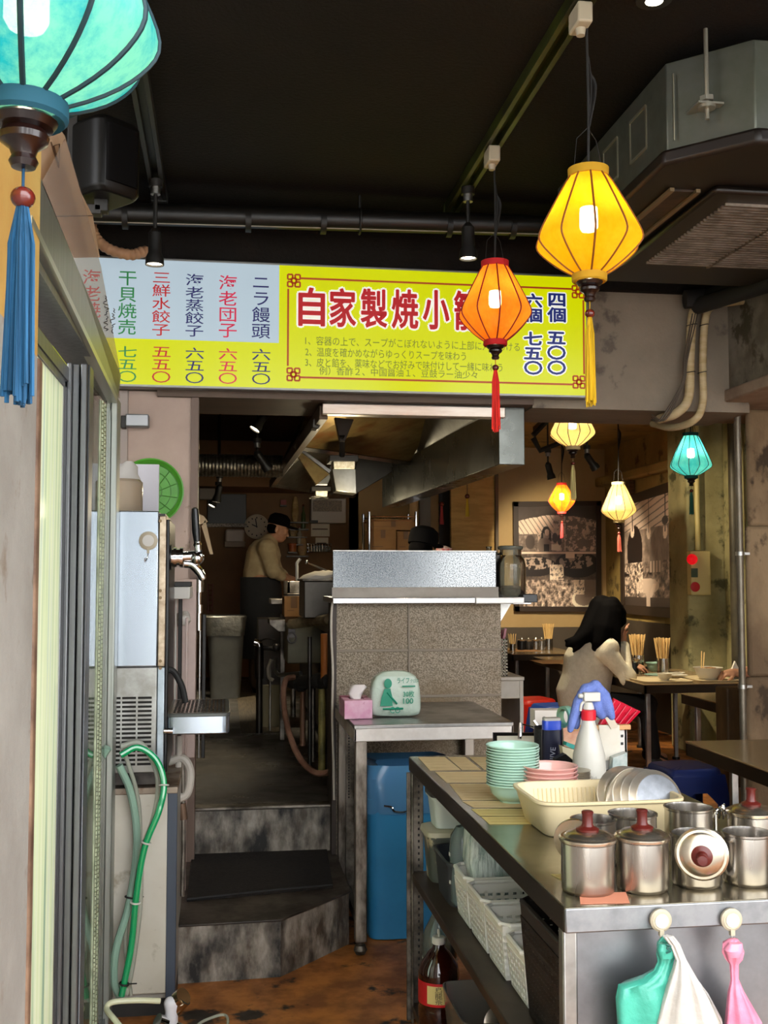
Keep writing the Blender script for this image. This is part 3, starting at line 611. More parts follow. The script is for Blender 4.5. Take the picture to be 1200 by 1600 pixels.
b = B(); q = [PX(88, 338, -.374), PX(145, 337, -.374)]; b.tube(q, .0015, 5)
q = [PX(x, y, -.373) for x, y in ((80, 222), (92, 262), (93, 225), (84, 228), (92, 258))]; b.tube(q, .0014, 4)
b.obj('fold_and_print', M('cardboard_print', '#5a4430', .8), t, world=True)
# tan flexible hose over the sign
t = thing('flexible_hose', 'tan flexible hose snaking above the left end of the sign', 'hose', PY(180, 390, 4.7))
pts = spl([PY(140, 345, 4.7), PY(150, 372, 4.68), PY(172, 390, 4.66), PY(205, 398, 4.68), PY(228, 393, 4.72), PY(246, 404, 4.8)], 14)
B().tube(pts, [.023+.002*math.cos(i*1.6) for i in range(len(pts))], 12).obj('corrugated_tube', M('tan_hose', '#b98e68', .6, 0, '#a0785a', 7), t, world=True)
# door closer on the pink wall
t = thing('door_closer', 'grey door closer on the pink beige wall', 'door closer', PY(212, 655, 4.86))
a, c = PY(196, 667, 4.85), PY(233, 648, 4.85)
B().box(a.x, c.x, 4.83, 4.895, a.z, c.z).obj('body', M('grey_metal', '#8f9296', .35, .5), t, world=True, bevel=.006)
a, c = PY(189, 669, 4.85), PY(197, 650, 4.85); B().box(a.x, c.x, 4.835, 4.9, a.z, c.z).obj('bracket', K['black'], t, world=True, bevel=.003)
a, c = PY(189, 652, 4.84), PY(232, 648, 4.84); 
# ---------------------------------------------------------------- low cabinet under the beer server
YS = 3.72
t = thing('low_cabinet', 'low white cabinet carrying the steel beer server', 'cabinet', (-.31, 4.0, 0))
B().box(-.52, -.15, YS+.02, 4.3, .06, .73).obj('carcass', M('grey_laminate', '#aaa69c', .5, 0, '#9a958a', 4), t, world=True, bevel=.004)
a, c = PY(183, 1556, YS), PY(262, 1236, YS)
B().box(-.5, c.x, YS, YS+.025, a.z, c.z).obj('door_panel', M('stained_white_laminate', '#c9c4b6', .45, 0, '#bdb6a4', 3, col3='#9c927e', scale3=9, lo3=.62, hi3=.72), t, world=True, bevel=.003)
B().box(c.x, -.147, YS+.0, YS+.03, .05, c.z).obj('edge_strip', M('slate_strip', '#3c4450', .5), t, world=True, bevel=.002)
B().box(-.5, -.15, YS+.04, 4.28, 0, .06).obj('plinth', K['black'], t, world=True)
B().box(-.52, -.145, YS-.004, 4.31, .73, .752).obj('top', M('rusty_steel', '#8c7f70', .5, .6, '#5c3c20', 7, lo=.5, hi=.6), t, world=True, bevel=.003)
# ---------------------------------------------------------------- beer server
t = thing('beer_server', 'tall stainless beer dispenser with black tap on the white cabinet', 'beer dispenser', (-.31, 3.95, .755))
SV = M('server_sheet', '#aeb8c3', .27, .95); SV2 = M('server_sheet_warm', '#bfae98', .35, .8, '#93826c', 22, detail=9, r2=.5)
x1 = PY(246, 1000, YS).x; x2 = PY(258, 1000, YS).x; x3 = PY(263, 1000, YS).x
zm = PY(220, 1042, YS).z
B().box(-.455, x1, YS, 4.15, zm, 1.668).obj('upper_side_panel', SV, t, world=True, bevel=.004)
B().box(-.455, x1, YS, 4.15, .80, zm-.002).obj('lower_side_panel', M('server_sheet_dull', '#a9aaa6', .4, .85, '#8b8a84', 12), t, world=True, bevel=.003)
B().box(-.45, x2-.005, YS+.012, 4.14, .76, 1.66).obj('carcass', K['dark_steel'], t, world=True)
B().box(x1+.001, x2, YS-.002, 4.152, zm, 1.652).obj('upper_front_edge', SV2, t, world=True, bevel=.003)
B().box(x1+.001, x2, YS-.002, 4.152, .80, zm-.002).obj('lower_front_edge', M('server_edge_blue', '#a7b4bd', .38, .8, '#8c979e', 14), t, world=True, bevel=.003)
B().box(x2, x3, YS+.004, 4.14, .8, 1.64).obj('front_panel', K['black_gloss'], t, world=True, bevel=.003)
b = B()
for c0, c1 in ((-.415, -.395), (-.385, -.335), (-.33, -.285), (-.279, -.234)):
    for k in range(16):
        z = .825+k*.0145; b.box(c0, c1, YS-.0012, YS+.002, z, z+.0075)
b.obj('vent_slots', M('slot_black', '#15130f', .8), t, world=True, smooth=False)
b = B()
for yy in (814, 923, 934, 1033, 1044):
    c = PY(250.5, yy, YS-.004); b.cyl(c, c+Vector((0, .005, 0)), .0055, n=12)
b.obj('screws', M('brass_screw', '#6e5c44', .35, .8), t, world=True)
YT = 3.78
Q = lambda x, y: PY(x, y, YT)
B().cyl(Q(262, 871), Q(268, 871), .043, n=24).obj('tap_flange', K['black_gloss'], t, world=True)
B().cyl(Q(267, 871), Q(286, 871), .030, n=20).cyl(Q(271, 871), Q(276, 871), .035, n=20).cyl(Q(281, 871), Q(286, 871), .035, n=20).cyl(Q(286, 870), Q(316, 868), .019, n=16).tube(spl([Q(288, 880), Q(300, 882), Q(311, 893), Q(318, 906)], 4), [.016]*9+[.014]*3+[.011], 12).sph(Q(307, 872), .026).obj('tap_body', K['chrome'], t, world=True)
B().cyl(Q(309, 872), Q(310, 860), .004, n=10).cyl(Q(309.5, 862), Q(308.5, 847), .0125, n=16).cyl(Q(308.5, 852), Q(308, 846), .016, .011, n=16).obj('lever_collar', K['chrome'], t, world=True)
B().tube([Q(308, 848), Q(306.5, 830), Q(305, 806), Q(304.6, 795), Q(304.5, 793)], [.011, .014, .0135, .0115, .006], 16).obj('lever_handle', K['black_gloss'], t, world=True)
tx0, tx1 = PY(258, 1110, YS).x, PY(359, 1110, YS).x
b = B().loft([((tx0+tx1)/2, 3.935, z, (tx1-tx0)/2, .215) for z in (.922, .985)], 40, 12); b.obj('drip_tray', SV, t, world=True, bevel=.004)
b = B().loft([((tx0+tx1)/2, 3.935, z, (tx1-tx0)/2+.002, .217) for z in (.980, .992)], 40, 12); b.obj('tray_rim', M('tray_grey', '#50524f', .35, .4), t, world=True, bevel=.002)
b = B()
for i in range(13):
    for j in range(9):
        x = tx0+.025+i*.0135; y = 3.75+j*.042; b.box(x, x+.008, y, y+.022, .9915, .9930)
_h = b.obj('tray_holes', M('hole_black', '#120d0a', .7), t, world=True, smooth=False)
B().box(tx0+.015, tx1-.015, 3.735, 4.135, .9905, .9922).obj('drip_grille', M('bronze_reflecting_steel', '#8d7a68', .2, 1, '#6a5a4c', 9), t, world=True); _h.parent = bpy.data.objects['drip_grille']
b = B().tube(spl([Q(262, 1046), Q(272, 1050), Q(284, 1072), Q(290, 1098)], 5), .011, 10); b.obj('drain_hose', K['rubber'], t, world=True)
B().cyl(PY(256, 1142, YS-.01), PY(270, 1142, YS-.01), .010, n=14).obj('drain_spigot', K['chrome'], t, world=True)
def magnet_hook(label, cpos, r=.021, hook=.03, tiltx=0, m='cream', face=-1):
    t = thing('magnet_hook', label, 'hook', cpos, 'round magnetic hooks')
    b = B().lathe([(r*.9, 0), (r, .003), (r, .009), (r*.8, .012), (.0005, .0118)], n=28); b.xf(Matrix.Rotation(PI/2, 4, 'X')).obj('disc', K[m], t)
    b = B().lathe([(r*.62, .0122), (r*.62, .0135), (.0005, .0137)], n=28); b.xf(Matrix.Rotation(PI/2, 4, 'X')).obj('cap', K['white'], t)
    b = B().box(-.004, .004, -.013, -.004, -r*1.35, -r*.8); b.rz(0).obj('stem', K[m], t)
    B().tube(spl([(0, -.008, -r*1.3), (-hook*.1, -.009, -r*1.3-hook*.6), (-.002-hook*.25, -.016, -r*1.3-hook), (-hook*.3, -.026, -r*1.3-hook*.6)]), .0017, 6).obj('wire_hook', K['chrome'], t)
    return t
magnet_hook('cream magnetic hook on the side of the beer server', PY(232, 845, YS), r=.031)
t = magnet_hook('cream magnetic hook on the steel seen through the door glass', PY(143, 846, YS), r=.0265)
# things on the server
t = thing('plastic_canister', 'clear round plastic canister standing on the beer server', 'canister', (PY(192, 798, 3.9).x, 3.9, 1.668))
B().lathe([(.062, 0), (.068, .01), (.068, .11), (.06, .118), (.056, .12), (.06, .108), (.064, .1), (.064, .012), (.05, .004)], n=32, closed=False).obj('jar_body', M('tinted_clear_plastic', '#d9c4a8', .15, trans=.6, ior=1.2), t)
b = B().loft([(0, 0, .12, .06, .05), (.0, 0, .14, .05, .03), (.015, 0, .165, .035, .02), (.02, 0, .185, .012, .008)], 16); b.obj('plastic_bag_neck', M('milky_film', '#d9d4cc', .4, trans=.3), t)
t = thing('white_board', 'white board standing on the beer server', 'board', (PY(200, 800, 4.1).x, 4.1, 1.67))
a, c = PY(150, 800, 4.1), PY(249, 726, 4.1); B().box(a.x, c.x, 4.09, 4.105, 1.669, c.z).obj('sheet', M('white_sheet', '#c9c6cc', .6), t, world=True, bevel=.002)
p = PY(235, 768, 4.876); t = thing('green_tray', 'round green patterned plate behind the white board', 'tray', p)
GR = M('green_plastic', '#4f9c2e', .4, 0, '#45882a', 8); R90 = Matrix.Rotation(PI/2, 4, 'X')
B().lathe([(.002, .0), (.125, 0), (.143, .012), (.146, .02), (.14, .022), (.122, .008), (.002, .008)], n=48).xf(R90).obj('dish', GR, t)
b = B()
for k in range(12):
    a = k*PI/6; b.tube([(.03*math.cos(a), -.0095, .03*math.sin(a)), (.118*math.cos(a+.3), -.0095, .118*math.sin(a+.3))], .002, 5)
for r in (.05, .09, .122): b.tube([(r*math.cos(q*PI/20), -.0095, r*math.sin(q*PI/20)) for q in range(40)], .002, 5, closed=True)
b.obj('raised_pattern', M('green_plastic_dark', '#39741f', .4), t)
# ---------------------------------------------------------------- posts and clutter between server and wall
def posts(name, label, cat, items, loc):
    t = thing(name, label, cat, loc)
    for n_, xa, xb, ya, yb, Y, d, m in items:
        p, q = PY(xa, yb, Y), PY(xb, ya, Y); B().box(p.x, q.x, Y, Y+d, p.z, q.z).obj(n_, m, t, world=True, bevel=.003)
    return t
PK = M('pinkish_enamel', '#c2ada4', .45, 0, '#b09a90', 5)
posts('equipment_rack', 'narrow pinkish white rack standing behind the beer server', 'rack', [('upright', 268, 276, 925, 1420, 4.45, .03, K['white']), ('upright', 285, 294, 965, 1420, 4.45, .03, PK), ('back_panel', 262, 307, 905, 1185, 4.6, .02, PK), ('dark_slot', 276, 285, 935, 1185, 4.5, .02, K['black']), ('upright', 309, 314, 985, 1185, 4.7, .03, K['steel']), ('upright', 314, 322, 960, 1185, 4.75, .03, K['black'])], PY(285, 1185, 4.6))
posts('junction_box', 'white square box mounted on the narrow rack under the tap', 'box', [('casing', 261, 297, 917, 936, 4.2, .41, K['white']), ('lid', 262, 299, 909, 917, 4.2, .11, K['black'])], PY(280, 936, 4.2))
t = thing('plastic_pouch', 'crumpled clear pouch tucked into the narrow rack', 'pouch', PY(285, 970, 4.585))
B().loft([(0, 0, -.02, .02, .012), (.004, 0, 0, .032, .02), (0, 0, .025, .03, .015), (.01, 0, .04, .012, .006)], 14).obj('pouch', M('clear_pouch', '#8d8478', .25, 0, '#c9c2b8', 30), t)
t = thing('chrome_valve', 'chrome valve fixed to the wall corner beside the grey bin', 'valve', PY(313, 930, 4.85))
Q2 = lambda x, y: PY(x, y, 4.85)
B().cyl(Q2(311, 925), Q2(311, 905), .02, n=14).cyl(Q2(311, 958), Q2(311, 945), .016, n=14).cyl(Q2(311, 985), Q2(311, 900), .009, n=10).obj('valve_body', K['chrome'], t, world=True)
t = thing('drain_pipe', 'greyish white drain pipe running down beside the cabinet', 'pipe', PY(280, 1160, 4.1))
Q3 = lambda x, y, Y=4.1: PY(x, y, Y)
B().tube([Q3(280, 1150), Q3(279, 1200), Q3(277, 1260)], .012, 10).tube(spl([Q3(263, 1190), Q3(285, 1185), Q3(297, 1205), Q3(292, 1240), Q3(270, 1250)]), .016, 10).obj('hose_loop', M('off_white_hose', '#b9b2a6', .5), t, world=True)
B().tube([Q3(272, 1262), Q3(272, 1400), Q3(270, 1530)], .011, 10).tube([Q3(286, 1180), Q3(287, 1320), Q3(285, 1400)], .008, 10).obj('downpipe', K['steel_dirty'], t, world=True)
B().sph(Q3(272, 1250), .022).cyl(Q3(284, 1255), Q3(287, 1280), .015, n=12).obj('fitting', M('brownish_fitting', '#6d5644', .5, .4), t, world=True)
# ---------------------------------------------------------------- hoses and keg coupler
def hose(name, label, pts, r, m, Y, ties=()):
    t = thing(name, label, 'hose', pts[0] if isinstance(pts[0], Vector) else PY(*pts[0], Y))
    P3 = [PY(*q, Y+(.02*math.sin(i))) for i, q in enumerate(pts)]; c = spl(P3, 8)
    B().tube(c, r, 10).obj('tube', m, t, world=True)
    for i, (ti, mm) in enumerate(ties):
        q = c[int(ti*(len(c)-1))]; d = (c[min(int(ti*(len(c)-1))+1, len(c)-1)]-q).normalized(); u = d.orthogonal().normalized(); v = d.cross(u)
        bb = B().tube([q+(r+.004)*(math.cos(a)*u+math.sin(a)*v) for a in [k*PI/6 for k in range(12)]], .003, 6, closed=True)
        if mm == 'wire': bb.tube([q+Vector((r, -.004, 0)), q+Vector((r+.03, -.012, .003))], .0022, 5)
        bb.obj('cable_tie', K[mm], t, world=True)
    return t
GH = M('glossy_green_hose', '#149a5c', .12, spec=.7, coat=.5); CH = M('pale_green_clear_hose', '#a9cdb6', .12, trans=.35, ior=1.25); CL = M('clear_hose', '#d4d8c6', .1, trans=.5, ior=1.2)
hose('green_hose', 'shiny green hose looping in front of the white cabinet', [(188, 1180), (215, 1168), (243, 1186), (256, 1222), (249, 1265), (226, 1325), (213, 1400), (205, 1480), (190, 1556)], .0105, GH, 3.62, ((.4, 'white'), (.62, 'white'), (.78, 'white'), (.97, 'wire')))
hose('clear_hose', 'clear beige hose running alongside the shiny green hose', [(188, 1166), (220, 1162), (243, 1200), (247, 1240), (238, 1285), (222, 1335), (218, 1420), (208, 1500), (198, 1553)], .0095, CL, 3.645)
hose('pale_green_hose', 'translucent pale green hose bending down beside the door stile', [(186, 1196), (203, 1235), (213, 1290), (212, 1345), (200, 1420), (182, 1480), (178, 1530), (188, 1560)], .0125, CH, 3.66, ((.55, 'wire'),))
hose('thin_clear_hose', 'thin clear hose hanging against the cabinet door', [(196, 1180), (214, 1240), (219, 1300), (214, 1345), (203, 1400), (196, 1470), (204, 1555)], .007, CL, 3.68)
hose('hose_behind_glass', 'pale green hose arching behind the sliding door glass', [(168, 1168), (150, 1200), (138, 1260), (130, 1330), (140, 1420), (146, 1500), (143, 1590)], .0135, CH, 3.55)
p = PZ(268, 1580, .11); t = thing('keg_coupler', 'white plastic keg coupler with metal nuts on the floor', 'coupler', p)
B().limb([(0, 0, -.09), (0, 0, .0), (-.005, 0, .025)], [.021, .02, .02], 14).limb([(0, 0, .0), (.012, 0, .028)], [.019, .019], 14).obj('plastic_tee', M('translucent_white_plastic', '#dedce0', .3), t, remesh=.004)
b = B().cyl((.008, .01, .0), (.04, -.0, .035), .022, .022, 18).cyl((.02, .01, .028), (.036, -.002, .044), .027, .027, 18); b.obj('nut', M('brassy_nut', '#b3a184', .2, 1), t)
b = B().cyl((-.018, -.01, -.035), (-.042, -.02, -.02), .024, n=18).cyl((.01, .0, -.05), (.035, -.01, -.06), .02, n=16); b.obj('side_nut', K['chrome'], t)
t = thing('floor_hose', 'cream hose bent round beside the keg coupler', 'hose', PZ(200, 1570, .1))
B().tube(spl([PY(250, 1564, 3.42), PY(215, 1563, 3.40), PY(176, 1566, 3.38), PY(167, 1577, 3.36), PY(178, 1592, 3.3), PY(205, 1625, 3.22)], 8), .0085, 10).obj('tube', M('cream_hose', '#d8d8b4', .25), t, world=True)
t = thing('cable_loop', 'thin clear looped tube on the worn floor', 'tube', PZ(330, 1592, .02))
B().tube(spl([PY(300, 1612, 3.4), PY(315, 1597, 3.45), PY(345, 1586, 3.5), PY(356, 1592, 3.47), PY(352, 1620, 3.35)], 8), .0045, 8).obj('tube', CL, t, world=True)
# ================================================================== kitchen: hood, lights, equipment
GREASE = M('greasy_hood_steel', '#8f7a4a', .32, .75, '#6b5732', 4, col3='#6a3a10', scale3=5, lo3=.5, hi3=.68, r2=.5)
HST = M('hood_steel', '#8d8a80', .28, .9, '#6f6c63', 4, r2=.4); HDK = M('hood_dark_steel', '#4a463f', .3, .85, '#38342e', 3, r2=.42)
t = thing('exhaust_hood', 'large stainless exhaust hood over the kitchen stoves', 'hood', (.85, 7, 2.5))
a, c = PY(503, 649, 4.95), PY(792, 631, 4.95)
B().box(a.x, 1.30, 4.93, 4.99, 2.19, 2.24).obj('front_rim', M('pale_brushed_steel', '#cfc3b6', .35, .6, '#bba999', 4, stretch=(1, 1, 8)), t, world=True, bevel=.004)
B().box(a.x+.06, 1.32, 4.96, 5.05, 2.235, 2.268).obj('upper_rim', K['steel'], t, world=True, bevel=.003)
B().prism([(1.272, 4.95), (1.397, 4.95), (1.315, 8.2), (1.19, 8.2)], 1.972, 2.245, 'z').obj('right_skirt', M('skirt_steel', '#555753', .24, .85, '#444440', 2, r2=.36), t, world=True, bevel=.003)
B().prism([(.43, 5.0), (.47, 5.0), (.405, 9.02), (.365, 9.02)], 2.175, 2.24, 'z').obj('left_rim', M('brown_hood_rim', '#4d3d2d', .45, .5), t, world=True, bevel=.003)
RX, RZ = .84, 2.82
def quad(b, pts, th=.008): return b.slab(pts, (0, .002, th))
b = B(); quad(b, [(.45, 5.0, 2.22), (.39, 9.0, 2.22), (RX-.12, 8.6, RZ), (RX-.12, 5.0, RZ)]); b.obj('left_slope', GREASE, t, world=True, smooth=False)
b = B(); quad(b, [(1.28, 4.99, 2.21), (RX+.12, 4.99, RZ), (RX+.12, 8.6, RZ), (1.2, 9.3, 2.21)]); b.obj('right_slope', HDK, t, world=True, smooth=False)
b = B(); quad(b, [(RX-.14, 4.99, RZ), (RX+.14, 4.99, RZ), (RX+.14, 8.6, RZ), (RX-.14, 8.6, RZ)]); b.obj('ridge', HDK, t, world=True, smooth=False)
A1, A2 = PZ(462, 698, 2.2), PZ(640, 723, 2.2)
b = B(); b.slab([A1, A2, Vector((1.24, 5.35, 2.62)), Vector((.5, 5.2, 2.62))], (0, .01, .006)); b.obj('first_baffle', GREASE, t, world=True, smooth=False)
b = B().tube([A1, A2], .018, 4); b.obj('baffle_bar', K['steel'], t, world=True, smooth=False)
C1, C2 = PZ(425, 757, 2.19), PZ(553, 775, 2.19)
b = B(); b.slab([C1, C2, Vector((1.0, 8.2, 2.75)), Vector((.62, 8.2, 2.75))], (0, .012, .006)); b.obj('rear_baffle', HST, t, world=True, smooth=False)
b = B().tube([C1, PZ(488, 767, 2.19)], .02, 4).tube([PZ(518, 771, 2.19), C2], .02, 4); b.obj('rear_bar', K['steel'], t, world=True, smooth=False)
fs = lambda px, Y, m, nm, th=.03: B().slab([PY(x, y, Y) for x, y in px], (0, th, 0)).obj(nm, m, t, world=True, bevel=.003)
fs([(461, 707), (474, 702), (519, 737), (494, 758)], 7.2, GREASE, 'filter_panel', .05)
fs([(468, 704), (474, 702), (521, 737), (516, 741)], 7.17, K['steel'], 'filter_frame', .05)
fs([(494, 757), (520, 724), (526, 726), (512, 757)], 7.3, HST, 'filter_panel', .05)
fs([(560, 716), (634, 724), (556, 772), (554, 735)], 7.8, HDK, 'side_baffle', .03)
fs([(523, 652), (553, 655), (539, 690), (531, 690)], 5.8, M('rusty_pipe', '#2e2114', .5, .4), 'drain_funnel', .05)
B().tube([PY(534.5, 680, 5.8), PY(534.5, 712, 5.9)], .016, 10).obj('drip_pipe', K['black'], t, world=True)
fs([(489, 655), (512, 648), (497, 670), (488, 668)], 5.2, HDK, 'bracket', .1)
def hoodlamp(label, xa, ya, xb, yb, yc, Y):
    t = thing('hood_lamp', label, 'lamp', PY((xa+xb)/2, ya, Y), 'hood lamps')
    B().slab([PY(xa, ya, Y), PY(xb, ya, Y), PY(xb, ya+10*6/Y, Y), PY(xa, ya+10*6/Y, Y)], (0, .2, 0)).obj('top_cap', K['black'], t, world=True, bevel=.003)
    m = (ya+10*6/Y)
    B().slab([PY(xa+6, m, Y), PY(xb-5, m, Y), PY(xb-6, m+13*6/Y, Y), PY(xa+7, m+13*6/Y, Y)], (0, .16, 0)).obj('diffuser', M('hood_lamp_glass', '#d9d6cc', .3, 0, '#b9b19b', 40), t, world=True, bevel=.003)
    m += 13*6/Y
    B().slab([PY(xa+4, m, Y), PY(xb-4, m, Y), PY(xb-3, yc, Y), PY(xa+10, yc-4, Y)], (0, .18, 0)).obj('housing', HST, t, world=True, bevel=.003)
for px_, py_, Y_ in ((537, 790, 6.2), (505, 800, 8.4)): lamp('hood_light', 'POINT', PY(px_, py_, Y_), 1.3*KIT, (1, .85, .55), .06)
hoodlamp('boxy hood lamp hanging in the middle of the exhaust hood', 515, 711, 560, 0, 771, 6.3)
hoodlamp('small yellowish hood lamp hanging at the far end of the exhaust hood', 487, 760, 517, 0, 779, 8.6)
t = thing('spiral_duct', 'silver flexible duct crossing the dark kitchen ceiling', 'duct', (.1, 7.5, 2.25))
b = B(); pts = [Vector((-.31+i*.012, 7.55, 2.21)) for i in range(60)]
b.tube(pts, [.075+.004*(i % 2) for i in range(60)], 18); b.obj('duct_run', M('crumpled_foil', '#8e887c', .28, .9, '#5c564c', 30, bump=.5, bscale=40), t, world=True)
t = thing('ceiling_duct', 'dark square duct under the near kitchen ceiling', 'duct', (.1, 6.2, 2.6)); B().box(-.31, .40, 5.9, 6.3, 2.38, 2.6).obj('duct_body', M('brownish_dark_duct', '#4a3a24', .45, .5, '#2c2114', 12), t, world=True, bevel=.01)
# kitchen spotlights
for lab, xx, yy, Y, tl in (('lit spotlight nearest on the kitchen ceiling', 416, 655, 6.5, (.6, .3)), ('lit spotlight beside the silver duct', 402, 718, 7.2, (.7, 3.6)), ('lit spotlight at the far left of the kitchen', 343, 768, 9.0, (.2, 0)), ('lowest lit spotlight at the far left of the kitchen', 341, 778, 9.6, (.5, .4))):
    p = PY(xx, yy, Y); p = Vector((p.x, p.y, p.z+.14)); o = spot(lab, p, tl, L=.10, power=16*KIT)
    B().cyl((0, 0, 0), (0, 0, 2.86-p.z), .008, n=8).obj('drop_rod', K['black'], o)
# back wall
kb = lambda xa, ya, xb, yb, Y=11.38, d=.02: (lambda a, c: B().box(a.x, c.x, Y-d, Y, c.z, a.z))(PY(xa, yb, Y-d), PY(xb, ya, Y-d))
t = thing('wall_clock', 'round pale wall clock on the kitchen back wall', 'clock', PY(401, 823, 11.36)); R90 = Matrix.Rotation(PI/2, 4, 'X')
B().lathe([(.001, .0), (.12, 0), (.128, .012), (.128, .028), (.118, .03), (.112, .018), (.001, .018)], n=40).xf(R90).obj('face', M('clock_face', '#b9a98c', .5), t)
b = B()
for k in range(12): a = k*PI/6; b.box(-.006, .006, -.0195, -.018, .085, .1, Matrix.Rotation(a, 4, 'Y'))
b.obj('hour_marks', K['black'], t)
for L, a, nm in ((.055, -1.15, 'hour_hand'), (.085, -.15, 'minute_hand')): B().box(-.005, .005, -.0215, -.02, -.01, L, Matrix.Rotation(a, 4, 'Y')).obj(nm, K['black'], t)
t = thing('towel_dispenser', 'pale paper towel dispenser on the kitchen back wall', 'dispenser', PY(366, 850, 11.3))
kb(352, 827, 382, 852, 11.38, .1).obj('cover', M('dispenser_plastic', '#b3a18c', .4), t, world=True, bevel=.02); kb(351, 846, 383, 855, 11.38, .11).obj('tray_lip', M('dispenser_lip', '#8a7860', .5), t, world=True, bevel=.006)
t = thing('blackboard', 'dark board above the pale ledge on the kitchen back wall', 'board', PY(353, 796, 11.37)); kb(324, 772, 385, 818).obj('panel', M('dark_board', '#1c150e', .4), t, world=True, bevel=.004)
kb(321, 818, 386, 823, 11.38, .06).obj('ledge', M('white_ledge', '#b0a494', .5, 0, '#5f5548', 60), t, world=True, bevel=.003)
t = thing('wall_box', 'grey box at the top left of the kitchen back wall', 'box', PY(322, 770, 10.6)); kb(311, 763, 336, 780, 10.7, .12).obj('casing', M('grey_box', '#7a7064', .5), t, world=True, bevel=.006)
t = thing('wire_ladder_rack', 'small red-brown wire rack hanging on the left of the back wall', 'rack', PY(330, 930, 11.39)); b = B()
for x in (325, 332): b.tube([PY(x, 912, 11.39), PY(x, 958, 11.39)], .008, 6)
for k in range(6): b.tube([PY(325, 914+k*8, 11.39), PY(332, 914+k*8, 11.39)], .007, 6)
b.obj('wire_frame', M('red_brown_wire', '#6b2f16', .5), t, world=True)
t = thing('hanging_cloth', 'beige cloth strip hanging at the left kitchen corner', 'cloth', PY(308, 680, 5.3))
b = B().slab([PY(303, 668, 5.02), PY(309, 672, 5.02), PY(312, 702, 5.02), PY(305, 700, 5.02)], (0, .02, 0)).slab([PY(303, 800, 5.02), PY(318, 806, 5.02), PY(325, 815, 5.02), PY(305, 822, 5.02)], (0, .02, 0)).slab([PY(315, 822, 5.02), PY(328, 866, 5.02), PY(333, 866, 5.02), PY(321, 812, 5.02)], (0, .01, 0)); b.obj('cloth', M('beige_cloth', '#b29a78', .9), t, world=True)
# grey bin with liner
t = thing('rubbish_bin', 'tall grey rubbish bin with a dark liner in the kitchen aisle', 'bin', PZ(352, 1092, .41))
GB = M('grey_bin_plastic', '#6a6a64', .5, 0, '#5a5a55', 3); y0 = t.location.y+.13
b = B().loft([(0, .14, 0, .125, .13), (0, .14, .56, .155, .16), (0, .14, .57, .16, .165)], 28, 6); b.obj('bin_body', GB, t)
b = B().loft([(0, .14, .53, .16, .165), (0, .14, .60, .168, .172), (0, .14, .69, .175, .178), (0, .14, .70, .168, .17), (0, .14, .6, .15, .15)], 36, 6, cap=False)
for v in b.v: v.x += .006*math.sin(v.z*90+v.y*40); v.y += .006*math.sin(v.z*70+v.x*50)
b.obj('liner', M('dark_liner', '#55534c', .3, 0, '#3d3c37', 12, bump=.5), t)
# wire shelf with cartons (through the gap over the counter)
t = thing('wire_shelf', 'chrome wire shelf rack at the back of the kitchen', 'shelf', PY(612, 860, 9.2)); b = B(); b2 = B()
pa, pb_ = PY(577, 803, 9.2), PY(650, 803, 9.2)
for p in (pa, pb_):
    for d in (0, .4): b.cyl((p.x, 9.2+d, .41), (p.x, 9.2+d, p.z+.02), .012, n=10)
for z in (pa.z-.02, 1.5, 1.0, .55):
    for y in (9.2, 9.6): b2.tube([(pa.x, y, z), (pb_.x, y, z)], .006, 6).tube([(pa.x, y, z-.035), (pb_.x, y, z-.035)], .005, 6)
    for k in range(14): x = pa.x+(pb_.x-pa.x)*k/13; b2.tube([(x, 9.2, z), (x, 9.6, z)], .003, 4)
b.obj('post', K['chrome'], t, world=True); b2.obj('wire_deck', K['chrome'], t, world=True)
def carton(label, xa, ya, xb, yb, Y, d, m='card'):
    a, c = PY(xa, yb, Y), PY(xb, ya, Y); t = thing('cardboard_box', label, 'box', (a.x, Y, a.z), 'kitchen cartons')
    B().box(a.x, c.x, Y, Y+d, a.z, c.z).obj('carton', K[m], t, world=True, bevel=.003)
    B().box((a.x+c.x)/2-.02, (a.x+c.x)/2+.02, Y-.002, Y, c.z-.07, c.z).box(a.x+.02, (a.x+c.x)/2, Y-.002, Y, a.z+.3*(c.z-a.z), a.z+.33*(c.z-a.z)).obj('tape', M('brown_tape', '#6b4a26', .5), t, world=True); return t
carton('wide brown carton on the upper wire shelf', 580, 811, 649, 828, 9.25, .3)
carton('tall brown carton standing left under the wide carton', 578, 828, 619, 866, 9.25, .3)
carton('brown carton standing right under the wide carton', 620, 830, 648, 866, 9.28, .3)
carton('orange brown carton on the kitchen counter beside the metal tank', 444, 932, 475, 964, 6.7, .25)
# wall unit with vent panel, papers, clutter
t = thing('vented_unit', 'white boxy vented unit fixed above the papers in the kitchen', 'unit', PY(512, 815, 11.3))
kb(486, 779, 541, 817, 11.38, .2).obj('casing', M('off_white_casing', '#b5aca0', .45), t, world=True, bevel=.008)
kb(489, 782, 534, 799, 11.18, .012).obj('vent_panel', M('tan_vent', '#8e7a5f', .5, 0, '#5c4c38', 60), t, world=True, bevel=.003)
kb(484, 813, 497, 817, 11.18, .02).obj('dark_handle', K['black'], t, world=True, bevel=.003)
for lab, q in (('white notice sheet pinned under the vented unit', (486, 818, 515, 838)), ('small white slip pinned below the notice sheet', (493, 840, 513, 850))):
    t = thing('notice_sheet', lab, 'paper', PY(q[0], q[3], 11.39)); kb(*q, 11.395, .006).obj('sheet', K['paper'], t, world=True)
    kb(q[0]+2, q[1]+8, q[2]-3, q[1]+9.5, 11.388, .001).obj('print', M('print_ink', '#4c3a30', .8), t, world=True)
t = thing('wire_basket', 'wire basket of folded cloths below the pinned notice sheet', 'basket', PY(500, 862, 11.3)); b = B()
